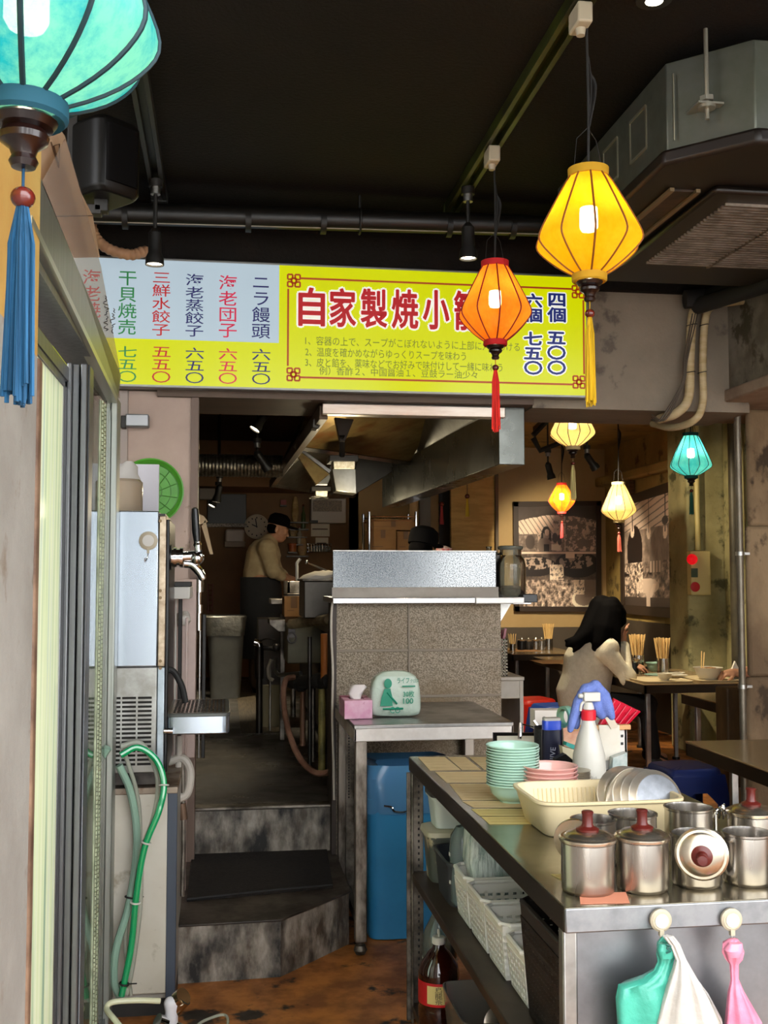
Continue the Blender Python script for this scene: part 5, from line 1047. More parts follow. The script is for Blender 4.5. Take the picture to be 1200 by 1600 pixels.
# steel plates standing in the basin
PL = M('steel_plate', '#dcd4c6', .3, .85, '#c8bfae', 8, r2=.36); PLB = M('brushed_plate_base', '#8e9298', .45, .8, '#7c7f84', 30)
R_, pr = .066, None
def plate(label, c, nrm, R=.073):
    t = thing('steel_plate', label, 'plate', c, 'steel plates standing in the basin')
    q = Vector(nrm).normalized().to_track_quat('Z', 'Y'); t.rotation_mode = 'QUATERNION'; t.rotation_quaternion = q
    B().lathe([(R*.8, 0), (R*.83, -.001), (R*.98, -.014), (R, -.0145), (R, -.0155), (R*.975, -.016), (R*.81, -.003), (.001, -.003)], n=48, cap=False).obj('rim', PL, t)
    B().lathe([(.001, .0006), (R*.78, .0006), (R*.8, 0), (R*.8, -.001)], n=40, cap=False).obj('base', PLB, t)
    return t
pz = .905
f0 = PY(1025, 1250, 2.53)
names = ['front steel plate of the row, showing its pale flat base', 'steel plate right behind the front plate', 'third steel plate in the leaning row', 'fourth steel plate in the leaning row', 'rear steel plate of the tight row']
for i, n_ in enumerate(names): plate(n_, (f0.x-.0135*i, 2.51+.0155*i, .919), (.18-.05*i, -1, .42))
q = PY(968, 1236, 2.60); plate('loose tilted steel plate left of the tight row, showing its hollow', (q.x, 2.60, .922), (-.45, .85, .25), .066)
# pots
POT = M('pot_steel', '#cbc6c0', .2, 1, '#aaa49c', 5, stretch=(1, 1, .15), r2=.3); LIDM = M('pot_lid_steel', '#d6cdbc', .27, .97, '#b9ad98', 9); KN = M('red_brown_knob', '#561a15', .35, 0, '#481410', 12)
def pot(label, px, py, R=.051, H=.098, lid=True, handle=None):
    f = PZ(px, py, CT); c = (f.x, f.y+R*.98, CT+.0004); t = thing('steel_pot', label, 'pot', c, 'small steel condiment pots')
    B().lathe([(R*.9, 0), (R*.97, .003), (R, .008), (R, H-.006), (R*1.04, H-.004), (R*1.045, H), (R*.98, H), (R*.965, H-.006), (R*.965, .008), (.001, .006)], n=48).obj('pot_body', POT, t)
    if lid: lid_parts(t, R, H)
    if handle is not None:
        b = B().tube(spl([(R*.98, 0, H*.85), (R*1.25, 0, H*.84), (R*1.42, 0, H*.72), (R*1.42, 0, H*.45), (R*1.25, 0, H*.25), (R*.98, 0, H*.22)], 5), .0075, 8, flat=.35); b.rz(handle); b.obj('handle', POT, t)
    return t
def lid_parts(t, R, z, M_=None):
    for nm, prof, m in (('lid', [(R*1.06, -.003), (R*1.08, 0), (R*1.08, .003), (R*1.0, .006), (R*.9, .006), (R*.8, .011), (R*.5, .0145), (R*.3, .015), (.001, .015)], LIDM), ('knob', [(R*.42, .015), (R*.43, .019), (R*.24, .024), (R*.2, .028), (R*.2, .045), (R*.23, .050), (R*.19, .0525), (.001, .053)], KN)):
        b = B().lathe([(r, q+z) for r, q in prof], n=40)
        if M_: b.xf(M_)
        o = b.obj(nm, m, t)
        if nm == 'knob': o.parent = l_
        l_ = o
pot('lidded steel pot nearest the counter corner, standing on the pink note', 933, 1404)
pot('lidded steel pot second from the counter corner', 1020, 1400, R=.0495)
pot('open steel pot with a lid leaning on its front', 1105, 1392, R=.0475, lid=False, handle=.12)
pot('open steel pot at the right edge with its handle turned left', 1186, 1389, R=.047, lid=False, handle=PI+.35)
pot('open steel pot behind the second lidded pot', 1003, 1352, R=.050, H=.097, lid=False)
pot('open steel pot behind the leaning lid', 1092, 1340, R=.051, H=.097, lid=False)
pot('open steel pot behind the nearest lidded pot', 940, 1358, R=.047, H=.092, lid=False)
pot('open steel pot at the right edge in the back row', 1192, 1340, R=.05, H=.085, lid=True)
def loose_lid(label, c, nrm, R):
    t = thing('pot_cover', label, 'lid', c, 'loose pot lids'); t.rotation_mode = 'QUATERNION'; t.rotation_quaternion = Vector(nrm).normalized().to_track_quat('Z', 'Y'); lid_parts(t, R, 0); return t
q = PY(1101, 1337, 1.955); loose_lid('steel lid with red-brown knob leaning on the open pot', (q.x, 1.968, q.z), (-.42, -1, .0), .0455)
q = PY(906, 1318, 2.17); t = loose_lid('dull grey lid leaning against the basin behind the nearest pot', (q.x, 2.19, q.z), (.5, .9, .2), .044)
q = PZ(1118, 1300, CT); t = thing('sieve_spoon', 'small crumpled steel strainer lying in the rear open pot', 'strainer', PY(1118, 1272, 2.3))
b = B()
for k in range(5): b.tube(spl([(-.01+.006*k, .01*math.sin(k), -.01), (.004*k, -.01, .012+.003*k), (.016, .012*math.cos(k), -.004)]), .0022, 5)
b.cyl((0, 0, -.05), (0, 0, .0), .004, n=6).obj('strainer_wires', K['chrome'], t)
# hooks and hanging bags on the front edge
h1 = PY(1030, 1436, CY0-.0025); h2 = PY(1140, 1435, CY0-.0025)
magnet_hook('cream magnetic hook on the counter edge holding the teal and white bags', h1, r=.0205)
magnet_hook('cream magnetic hook on the counter edge holding the pink bag', h2, r=.0205)
def film(name, col, tr=.35): return M(name, col, .3, 0, None, trans=0, spec=.5, bump=.35, bscale=26)
def bag(name, label, secs, Y, m, amp=.006, thin=.02, seed=1, extra=None):
    """secs: (y_px, x_left_px, x_right_px)"""
    R = []; n = 40
    for i, (yy, xa, xb) in enumerate(secs):
        a, c = PY(xa, yy, Y), PY(xb, yy, Y); cx = (a.x+c.x)/2; rx = (c.x-a.x)/2; row = []
        for k in range(n):
            th = 2*PI*k/n; wv = amp*math.sin(th*7+seed+i*.5)*min(1, rx*25)
            row.append(Vector((cx+rx*math.cos(th)+.4*wv, Y+min(thin, rx*.8)*math.sin(th)+wv*.8, a.z+.3*wv)))
        R.append(row)
    t = thing(name, label, 'plastic bag', PY(secs[0][1], secs[0][0], Y), 'plastic bags hanging on the hooks')
    B().rings(R).obj('bag_film', m, t, world=True, ang=80)
    return t
TEAL = M('teal_film', '#4aa892', .28, 0, '#3d9a86', 9, bump=.4, bscale=24); WHT = M('white_film', '#b4afa6', .3, 0, '#c2bfba', 9, bump=.4, bscale=24); PKF = M('pink_film', '#d8748f', .28, 0, '#df8ca4', 9, bump=.4, bscale=24)
t = bag('plastic_bag', 'teal plastic bag knotted on the left counter hook', [(1462, 1036, 1046), (1474, 1027, 1056), (1490, 1026, 1056), (1502, 1028, 1052), (1516, 1022, 1050), (1530, 1000, 1060), (1540, 966, 1072), (1560, 962, 1090), (1600, 964, 1122), (1660, 968, 1128), (1780, 980, 1120)], 1.905, TEAL, seed=1)
B().loft([(0, 0, -.014, .012, .008), (0, 0, 0, .016, .012), (0, 0, .012, .012, .008)], 16, 3).mv(*(PY(1040, 1484, 1.892))).obj('knot', TEAL, t, world=True)
q = PY(1044, 1481, 1.878); b = B().tube(spl([q+Vector((-.004, 0, .006)), q+Vector((.004, -.002, .003)), q+Vector((-.002, 0, -.001)), q+Vector((.004, -.002, -.005)), q+Vector((-.004, 0, -.009))]), .0016, 5); b.obj('dark_mark', M('dark_marker', '#1c4f48', .5), t, world=True)
bag('plastic_bag', 'white plastic bag hanging in front of the teal bag', [(1463, 1036, 1052), (1476, 1046, 1062), (1500, 1056, 1072), (1530, 1046, 1088), (1560, 1036, 1108), (1600, 1026, 1128), (1680, 1020, 1140), (1770, 1030, 1130)], 1.882, WHT, seed=4, amp=.007)
t = bag('plastic_bag', 'pink plastic bag knotted on the right counter hook', [(1467, 1140, 1152), (1474, 1130, 1156), (1488, 1129, 1162), (1498, 1134, 1160), (1506, 1140, 1154), (1530, 1142, 1154), (1550, 1138, 1162), (1600, 1133, 1190), (1700, 1128, 1215), (1780, 1140, 1200)], 1.905, PKF, seed=2)
B().loft([(0, 0, -.012, .012, .008), (0, 0, 0, .017, .012), (.004, 0, .012, .012, .008)], 14, 3).mv(*(PY(1146, 1484, 1.892))).obj('knot', PKF, t, world=True)
# spray bottle and cloth
sb = PZ(922, 1229, CT); sy = sb.y+.04; S_ = lambda x, y: PY(x, y, sy)
rb_ = (S_(945, 1200)-S_(896, 1200)).x/2; cx = S_(920.5, 1200).x; zt = S_(920, 1118).z; zc = S_(920, 1124).z
t = thing('spray_bottle', 'cloudy white spray bottle with a red collar', 'spray bottle', (cx, sy, CT))
Hn = zc-CT
B().lathe([(rb_*.94, 0), (rb_, .006), (rb_*1.03, .035), (rb_*.98, Hn*.45), (rb_*.72, Hn*.72), (rb_*.44, Hn*.92), (rb_*.36, Hn), (.001, Hn)], n=40).obj('bottle_body', M('cloudy_plastic', '#d9d6cc', .35, 0, '#c6c2b6', 3, col3='#a8a396', scale3=8, lo3=.62, hi3=.7), t)
B().lathe([(.019, Hn-.002), (.0215, Hn), (.0215, Hn+.026), (.018, Hn+.028), (.001, Hn+.028)], n=36).obj('red_collar', M('red_plastic', '#d81c2c', .35), t)
b = B().loft([(0, 0, Hn+.028, .017, .017), (0, 0, Hn+.038, .015, .015), (0, 0, Hn+.05, .011, .012)], 20).box(-.016, .034, -.011, .011, Hn+.052, Hn+.078).cyl((-.016, 0, Hn+.068), (-.03, 0, Hn+.068), .007, n=12); b.obj('spray_head', K['white'], t, bevel=.003)
B().tube(spl([(-.006, 0, Hn+.055), (-.02, 0, Hn+.045), (-.024, 0, Hn+.025)]), .004, 8).obj('trigger', K['white'], t)
b = B(); fit_text(b, '500-A/6', -.014, .006, .022, .030, -rb_*1.02, 0)
b.obj('volume_print', M('grey_print', '#77736a', .6), t, smooth=False)
t = thing('blue_cloth', 'blue cleaning cloth draped over the spray bottle', 'cloth', (cx, sy, zt))
pth = spl([S_(884, 1141), S_(897, 1138), S_(899, 1122), S_(904, 1098), S_(916, 1076), S_(930, 1068), S_(941, 1074), S_(950, 1096), S_(957, 1113), S_(945, 1121)], 6)
pth = spl([S_(896, 1142), S_(899, 1120), S_(905, 1096), S_(916, 1074), S_(930, 1066), S_(942, 1074), S_(951, 1096), S_(959, 1114)], 6)
n_ = len(pth)-1
def cl(u, v):
    k = min(int(u*n_), n_-1); p = pth[k].lerp(pth[k+1], u*n_-k); s = (v-.5); e = abs(s)*2
    c = Vector((cx+.008, sy, zt-.02)); d = (p-c); p = p-d*(.9*v**1.4)
    return (p.x+.005*math.sin(v*8+u*6), sy+.0+.05*v+.006*math.sin(u*14), p.z-.012*e*e+.005*math.sin(v*9+u*12))
C3 = lambda x, y, d=0: PY(x, y, sy+.030+d)
b = B()
for pts, rs in (([C3(891, 1140, -.02), C3(896, 1122, -.015), C3(904, 1098, -.01), C3(916, 1078), C3(930, 1073), C3(943, 1088), C3(951, 1108, -.02), C3(956, 1120, -.03)], [.010, .014, .018, .02, .021, .021, .017, .011]), ([C3(922, 1082, .01), C3(930, 1100, .0), C3(940, 1116, -.012)], [.024, .024, .016]), ([C3(912, 1086, .03), C3(936, 1086, .03)], [.022, .022]), ([C3(900, 1120, .0), C3(900, 1134, .0)], [.015, .012])): b.limb(pts, rs, 12)
b.obj('folded_cloth', M('blue_microfibre', '#6d7fc0', .95, 0, '#6275b6', 40, bump=.4, bscale=200), t, world=True, remesh=.0035)
# order crate, red holder, slips
t = thing('order_crate', 'white plastic crate of order slips behind the spray bottle', 'crate', (1.1, 3.3, CT))
cy0 = 3.27; a, c = PY(893, 1218, cy0), PY(980, 1124, cy0)
WP = M('white_crate_plastic', '#d9d6d0', .4); zt2 = PY(960, 1136, cy0).z
B().box(a.x, c.x, cy0, cy0+.012, CT, zt2).box(a.x, a.x+.012, cy0, cy0+.24, CT, zt2).box(c.x-.012, c.x, cy0, cy0+.24, CT, zt2).box(a.x, c.x, cy0+.228, cy0+.24, CT, zt2).box(a.x, c.x, cy0, cy0+.24, CT, CT+.006).obj('crate_body', WP, t, world=True, bevel=.003)
B().box(a.x-.006, c.x+.008, cy0-.012, cy0+.008, zt2-.008, zt2+.008).obj('wooden_rim', M('pale_wood', '#d6a878', .5, 0, '#c4945f', 5, stretch=(1, 9, 9)), t, world=True, bevel=.003)
b = B()
for k in range(2): q = PY(972, 1150+k*12, cy0-.001); b.box(q.x-.004, q.x+.004, cy0-.0015, cy0+.001, q.z-.004, q.z+.004)
b.obj('square_holes', K['black'], t, world=True)
def flat(name, label, cat, px, Y, m, d=.002, dy=0): 
    q = [PY(x, y, Y) for x, y in px]; t = thing(name, label, cat, q[0]); o = B().slab(q, (0, d, dy)).obj('sheet', m, t, world=True, smooth=False); return t
flat('order_slip', 'white order slip hanging on the front of the crate', 'paper', [(936, 1133), (968, 1133), (969, 1184), (938, 1190)], 3.255, K['paper'])
flat('order_card', 'peach coloured card standing left in the crate', 'card', [(880, 1138), (905, 1132), (908, 1178), (882, 1182)], 3.262, M('peach_card', '#e2b699', .7, 0, '#cf9478', 30))
t = flat('clear_packet', 'clear plastic tub of wet wipes in front of the crate', 'tub', [(958, 1184), (980, 1176), (980, 1212), (956, 1214)], 3.22, M('clear_tub', '#c4c8c4', .25, 0, '#93a4a0', 20), .03)
t = thing('red_holder', 'slatted red plastic holder leaning behind the blue cloth', 'holder', PY(965, 1120, 3.34)); RD = M('red_holder_plastic', '#c01430', .35)
b = B(); Ry = 3.35
b.slab([PY(936, 1133, Ry), PY(981, 1133, Ry), PY(1001, 1112, Ry+.06), PY(960, 1092, Ry+.06)], (0, .012, .002)); b.obj('back_plate', RD, t, world=True, smooth=False)
b = B()
for k in range(5):
    u = k/4.4; p, q = PY(938+43*u, 1132, Ry-.004), PY(961+38*u, 1095+17*u, Ry+.054); b.tube([p, q], .0018, 6)
b.obj('slat', M('pale_red_edge', '#d85a6a', .4), t, world=True)
flat('paper_tag', 'pale beige tag at the end of the blue cloth', 'tag', [(943, 1118), (954, 1112), (966, 1136), (955, 1139)], 3.25, M('beige_tag', '#d6c8b4', .7), .004)
# pen cup, blue tube, boxes, clipboards
t = thing('pen_cup', 'black mesh cup with blue packet and pens on the counter', 'pen cup', (PY(857, 1188, 3.33).x, 3.36, CT)); pr_ = .036; zq = PY(857, 1138, 3.33).z-CT
B().lathe([(pr_*.95, 0), (pr_, .004), (pr_, zq), (pr_*.94, zq), (pr_*.94, .006), (.001, .004)], n=32).obj('cup', M('black_mesh', '#131318', .5, 0, '#26262c', 140), t)
B().lathe([(pr_*1.01, zq-.004), (pr_*1.04, zq), (pr_*.98, zq+.002)], n=32, cap=False).obj('rim', K['black_gloss'], t)
t2 = t
t = thing('blue_tube', 'dark blue tube with silver letters standing in front of the pen cup', 'tube', (PY(863, 1192, 3.28).x, 3.285, CT)); NB = M('navy_plastic', '#10142e', .35); H = PY(863, 1140, 3.28).z-CT
B().loft([(0, 0, 0, .031, .02), (0, 0, .01, .033, .021), (0, 0, H, .031, .02)], 32, 3).obj('tube_body', NB, t)
B().loft([(0, 0, H, .028, .018), (0, 0, H+.025, .028, .018), (0, 0, H+.032, .024, .014)], 28, 5).obj('blue_cap', M('bright_blue', '#2a4fd0', .3), t)
B().loft([(0, 0, H+.028, .027, .017), (0, 0, H+.036, .027, .017)], 28, 5).obj('white_band', K['white'], t)
b = B(); me = text_me('NIVE', .024); Mx = Matrix.Translation((.004, -.0222, .05)) @ Matrix.Rotation(-PI/2*.95, 4, 'Y') @ Matrix.Rotation(PI/2, 4, 'X'); b.mesh(me, Mx); b.obj('silver_lettering', M('silver_print', '#b4b8c4', .3), t, smooth=False)
def stick(name, label, p, q, r, m, cat='pen'): tt = thing(name, label, cat, p); B().tube([p, q], r, 10).obj('barrel', m, tt, world=True); return tt
stick('pen', 'black pen leaning out of the pen cup', PY(866, 1140, 3.36), PY(876, 1118, 3.38), .005, K['black_gloss'])
stick('pen', 'thin black pen at the back of the pen cup', PY(852, 1138, 3.37), PY(850, 1120, 3.38), .004, K['black_gloss'])
t = thing('adhesive_tape', 'green and teal tape roll leaning on the pen cup', 'tape', PY(884, 1120, 3.34)); b = B().lathe([(.024, -.011), (.034, -.011), (.034, .011), (.024, .011)], n=30, closed=True); b.xf(Matrix.Rotation(PI/2, 4, 'Y') @ Matrix.Rotation(.15, 4, 'X')).rz(.5); b.obj('roll', M('green_tape', '#8fae86', .4, 0, '#6fb4b4', 9), t)
flat('white_slip_box', 'white slip box standing behind the pen cup', 'box', [(836, 1140), (836, 1110), (892, 1110), (894, 1140)], 3.47, M('white_card', '#e0d6cc', .6), .06)
t = flat('cream_pack', 'cream and teal sponge pack beside the pen cup', 'pack', [(878, 1166), (900, 1172), (900, 1200), (884, 1200)], 3.2, M('cream_pack', '#e0d6b4', .5), .03)
B().slab([PY(886, 1160, 3.2), PY(902, 1166, 3.2), PY(903, 1176, 3.2), PY(899, 1172, 3.2), PY(884, 1165, 3.2)], (0, .03, 0)).obj('teal_lid', M('teal_lid', '#3fa8a0', .4), t, world=True)
t = flat('black_pouch', 'crumpled black pouch on the counter behind the pink bowls', 'pouch', [(868, 1186), (884, 1178), (898, 1190), (896, 1206), (870, 1206)], 3.17, K['black_gloss'], .03)
t = thing('bill_tray', 'black rimmed bill tray with paper beside the mint bowls', 'tray', PZ(815, 1160, .87)); zz = .875
q = [PY(771, 1180, 3.5), PY(771, 1145, 3.56), PY(850, 1145, 3.56), PY(850, 1180, 3.5)]
B().slab(q, (0, .012, 0)).obj('tray_body', K['black_gloss'], t, world=True)
B().slab([PY(777, 1176, 3.49), PY(777, 1150, 3.545), PY(846, 1150, 3.545), PY(846, 1176, 3.49)], (0, .004, 0)).obj('paper', K['paper'], t, world=True)
t = thing('bulldog_clip', 'steel spring clip on the bill tray', 'clip', PY(813, 1145, 3.46)); B().tube([PY(812, 1155, 3.45), PY(814, 1130, 3.47)], .007, 10).tube([PY(814, 1131, 3.47), PY(838, 1137, 3.47)], .0025, 6).tube([PY(834, 1126, 3.47), PY(846, 1142, 3.46)], .005, 6).obj('clip_body', K['chrome'], t, world=True)
o0 = B().lathe([(.022, 0), (.036, .006), (.04, .012), (.037, .012), (.02, .003), (.001, .003)], n=32).obj('steel_saucer', PL)
q = PY(899, 1218, 2.98)
for k in range(6):
    o = o0 if k == 0 else o0.copy()
    if k: COL.objects.link(o)
    o.location = (q.x+.004, 2.98, CT+.014+.0001+k*.0062); tag(o, 'lowest small steel saucer behind the pink bowls' if k == 0 else f'{ORD[5-k]} small steel saucer {"of" if k == 5 else "from the top of"} the pile behind the pink bowls', 'saucer', 'small steel saucers')
q = PY(919, 1222, 2.92); t = tag(B().lathe([(.03, 0), (.052, .008), (.056, .016), (.052, .016), (.028, .004), (.001, .004)], n=40).mv(q.x, 2.915, CT).obj('steel_dish', PL), 'shallow steel dish lying in front of the spray bottle', 'dish')
# ---------------------------------------------------------------- shelf contents
def lattice(b, A, Bq, Cq, Dq, nu, nv, tk, th, mu=0, top=0):
    A, Bq, Cq, Dq = map(Vector, (A, Bq, Cq, Dq)); n = (Bq-A).cross(Dq-A).normalized()*th
    P = lambda u, v: A.lerp(Bq, u).lerp(Dq.lerp(Cq, u), v)
    du = tk/(Bq-A).length; dv = tk/(Dq-A).length
    for i in range(nu+1):
        u = i/nu*(1-du)+du/2; b.slab([P(u-du/2, 0), P(u+du/2, 0), P(u+du/2, 1), P(u-du/2, 1)], n)
    for j in range(nv+1):
        v = j/nv*(1-dv)+dv/2; b.slab([P(0, v-dv/2), P(1, v-dv/2), P(1, v+dv/2), P(0, v+dv/2)], n)
def basket(name, label, x0, x1, y0, y1, z0, h, m, tp=.012, cell=.0215, tk=.0085, band=.022, group='plastic baskets on the middle shelf'):
    t = thing(name, label, 'basket', ((x0+x1)/2, (y0+y1)/2, z0), group); z1 = z0+h
    lo = [(x0+tp, y0+tp), (x1-tp, y0+tp), (x1-tp, y1-tp), (x0+tp, y1-tp)]; hi = [(x0, y0), (x1, y0), (x1, y1), (x0, y1)]
    for k in range(4):
        a, c = lo[k], lo[(k+1) % 4]; d, e = hi[(k+1) % 4], hi[k]; L = math.hypot(c[0]-a[0], c[1]-a[1]); b = B()
        zb_ = z1-band; f_ = (zb_-z0)/h; mA = (a[0]+(e[0]-a[0])*f_, a[1]+(e[1]-a[1])*f_); mB = (c[0]+(d[0]-c[0])*f_, c[1]+(d[1]-c[1])*f_)
        lattice(b, (*a, z0+.004), (*c, z0+.004), (*mB, zb_), (*mA, zb_), max(3, int(L/cell)), max(3, int(h/cell)), tk, .0022)
        b.slab([(*mA, zb_), (*mB, zb_), (*d, z1), (*e, z1)], (0, .0, 0.0001)).obj('side', m, t, world=True, smooth=False)
    B().box(x0+tp, x1-tp, y0+tp, y1-tp, z0, z0+.005).obj('base', m, t, world=True)
    r = .006; c = [Vector((hi[i][0]+sx*.02, hi[i][1]+sy*.02, z1)) for i in range(4) for sx, sy in (((0, 1), (1, 0)) if i == 0 else ((-1, 0), (0, 1)) if i == 1 else ((0, -1), (-1, 0)) if i == 2 else ((1, 0), (0, -1)))]
    B().tube(c, r, 8, closed=True).obj('rim', m, t, world=True); return t
WB = M('white_basket_plastic', '#f2f3ea', .42, 0, '#e6e8dc', 4); BB = M('dark_brown_basket_plastic', '#2b2623', .45, 0, '#221e1c', 5)
ZB_ = ZS+.0005
basket('white_basket', 'white plastic basket holding clear bags, farthest of the white baskets', .668, 1.02, 2.985, 3.155, ZB_, .135, WB, cell=.022, tk=.008, band=.03)
basket('white_basket', 'white perforated basket second from the far end of the shelf', .668, 1.02, 2.785, 2.975, ZB_, .132, WB)
basket('white_basket', 'white perforated basket third from the far end of the shelf', .668, 1.0, 2.595, 2.775, ZB_, .132, WB)
basket('white_basket', 'white perforated basket partly behind the dark brown basket', .674, .98, 2.425, 2.585, ZB_, .12, WB)
t = basket('brown_basket', 'tall dark brown plastic basket at the near end of the shelf', .662, .98, 2.10, 2.415, ZB_, .25, BB, tp=.018, cell=.016, tk=.0105, band=.035)
b = B(); b.box(.6655, .669, 2.20, 2.31, ZB_+.165, ZB_+.19); b.obj('handle_hole', K['black'], t, world=True)
t = thing('clear_bags', 'bundle of clear plastic bags standing in the farthest white basket', 'bags', (.76, 3.07, ZS+.01))
b = B().loft([(0, 0, 0, .05, .05), (0, 0, .08, .06, .055), (-.01, 0, .16, .065, .05), (-.02, .01, .24, .05, .035), (-.03, .01, .262, .02, .02)], 26, 4)
for v in b.v: v.x += .006*math.sin(v.z*60+v.y*90); v.y += .006*math.sin(v.z*45+v.x*80)
b.obj('bag_bundle', M('crinkled_clear_film', '#e4efea', .12, 0, '#8fa59f', 16, stretch=(3, 3, .4), bump=.9, bscale=30, spec=.8), t)
def tub(name, label, x0, x1, y0, y1, z0, h, m, cat='tub', tp=.012, lid=None):
    t = thing(name, label, cat, ((x0+x1)/2, (y0+y1)/2, z0)); W, D = (x1-x0)/2, (y1-y0)/2
    B().loft([(0, 0, 0, W-tp, D-tp), (0, 0, h, W, D), (0, 0, h, W-.004, D-.004), (0, 0, .004, W-tp-.004, D-tp-.004)], 40, 7).obj('tub_body', m, t)
    B().loft([(0, 0, h-.008, W+.005, D+.005), (0, 0, h, W+.005, D+.005), (0, 0, h, W-.002, D-.002), (0, 0, h-.008, W-.002, D-.002)], 40, 7, cap=False).obj('rim', m, t)
    if lid: B().loft([(0, 0, h, W+.008, D+.008), (0, 0, h+.014, W+.006, D+.006), (0, 0, h+.02, W-.01, D-.01)], 40, 7).obj('lid', lid, t)
    return t
tub('grey_tub', 'dark grey plastic tub on the shelf left of the white baskets', .655, .95, 3.17, 3.42, ZB_, .13, M('charcoal_plastic', '#33363a', .4))
tub('food_container', 'olive patterned food container with beige lid at the far shelf end', .65, .90, 3.435, 3.585, ZB_, .145, M('camo_container', '#4a4d46', .4, 0, '#a3957a', 8, lo=.5, hi=.54), lid=M('beige_lid', '#b5ad94', .35))
tub('white_container', 'white food container stacked on the olive patterned container', .665, .88, 3.44, 3.585, ZS+.168, .10, M('white_container', '#cfd6d2', .35), lid=M('dark_lid', '#3a3836', .4))
for lab, x, y in (('clear plastic measuring pitcher with white marks, nearer one', .705, 3.20), ('clear plastic pitcher farther in the dark grey tub', .775, 3.29)):
    t = thing('plastic_pitcher', lab, 'pitcher', (x, y, ZS+.008)); B().lathe([(.03, 0), (.036, .01), (.04, .16), (.036, .2), (.02, .225), (.001, .23)], n=30).obj('pitcher_body', glassy('clear_smoke_plastic', '#a9bcbc', .7, .04), t)
    b = B()
    for k in range(3): b.box(-.046+.005, -.038, -.006, .006, .06+k*.04, .07+k*.04)
    b.obj('marks', K['white'], t)
# lower shelf
_b = PZ(690, 1612, .0555); t = thing('tea_bottle', 'big dark bottle of oolong tea with red label on the lower shelf', 'bottle', (_b.x, _b.y+.04, .0555)); rT = .064; t.scale = (1, 1, (PY(690, 1456, _b.y+.04).z-.0555)/.362)
B().lathe([(rT*.9, 0), (rT, .012), (rT, .08), (rT*.96, .09), (rT, .1), (rT, .21), (rT*.93, .24), (rT*.55, .285), (rT*.3, .305), (rT*.28, .318), (.001, .318)], n=40).obj('bottle_body', M('dark_tea', '#2a0d06', .06, trans=.15, coat=.6), t)
B().lathe([(rT*1.01, .102), (rT*1.012, .104), (rT*1.012, .188), (rT*1.01, .19)], n=40, cap=False).obj('red_label', M('red_label_paper', '#c21f24', .4, 0, '#a81a1e', 12), t)
b = B(); n = 9; L0, L1 = -2.35, -1.35
vs = []; fs = []
for k in range(n+1):
    a = L0+(L1-L0)*k/n; vs += [(rT*1.018*math.cos(a), rT*1.018*math.sin(a), .112), (rT*1.018*math.cos(a), rT*1.018*math.sin(a), .18)]
fs = [[2*k, 2*k+2, 2*k+3, 2*k+1] for k in range(n)]; b.add(vs, fs).obj('gold_patch', M('gold_label', '#cdb877', .5), t)
b = B()
for i, ch in enumerate('烏龍茶'):
    me = text_me(ch, .024); am = -1.78
    for s in (0,):
        vs = [Vector((rT*1.024*math.cos(am+v.co.x/rT), rT*1.024*math.sin(am+v.co.x/rT), .158-.0215*i+v.co.y)) for v in me.vertices]; b.add(vs, [list(p.vertices) for p in me.polygons])
b.obj('label_lettering', K['black'], t, smooth=False)
B().lathe([(.019, .318), (.021, .32), (.021, .342), (.018, .345), (.001, .345)], n=24).obj('cap', K['white'], t)
b = B().tube(spl([(0, 0, .345), (0, -.006, .36), (0, .008, .368), (0, .012, .35)], 4), .003, 6); b.obj('pull_ring', K['white'], t).parent = [c for c in t.children if c.name.startswith('cap')][0]
t = thing('clear_bottle', 'large clear plastic bottle behind the oolong tea', 'bottle', (.70, 3.53, .0555)); B().lathe([(.052, 0), (.056, .01), (.056, .2), (.05, .25), (.02, .31), (.015, .33)], n=32, cap=False).obj('bottle_body', glassy('clear_pet', '#b9c0b8', .8, .05), t)
B().lathe([(.017, .33), (.018, .35), (.001, .352)], n=16).obj('cap', K['white'], t); B().lathe([(.0565, .1), (.0565, .17)], n=32, cap=False).obj('label', M('bottle_label', '#b4b0a0', .5, 0, '#54604a', 30), t)
t = thing('clear_bin', 'cloudy clear plastic bin of lids on the lower shelf', 'bin', (.75, 3.07, .0555)); FB = glassy('cloudy_plastic_bin', '#b3afa6', .72, .15)
W, D = .11, .16
B().loft([(0, 0, 0, W-.02, D-.02), (0, 0, .2, W, D), (0, 0, .2, W-.004, D-.004), (0, 0, .004, W-.024, D-.024)], 36, 8).obj('bin_body', FB, t)
o0 = None
for k in range(7):
    o = (o0.copy() if o0 else B().lathe([(.05, 0), (.052, .003), (.04, .008), (.001, .01)], n=30).obj('steel_disc', PL)); 
    if o0: COL.objects.link(o)
    o0 = o0 or o; o.location = (.77+.004*k, 3.0+.018*k, .17); o.rotation_euler = (1.2, .25, 0); tag(o, f'{ORD[k] if k else "nearest"} steel lid {"standing" if not k else "from the near end of the row"} in the clear bin', 'lid', 'steel lids in the clear bin')
t = thing('sauce_bottle', 'bottle with a yellow cap at the near end of the lower shelf', 'bottle', (.71, 2.86, .0555)); B().lathe([(.03, 0), (.032, .01), (.032, .1), (.022, .125), (.001, .126)], n=24).obj('bottle_body', M('brown_sauce', '#3a2312', .2), t); B().lathe([(.021, .126), (.022, .13), (.022, .158), (.018, .162), (.001, .162)], n=24).obj('yellow_cap', M('yellow_plastic', '#e0b414', .4), t)
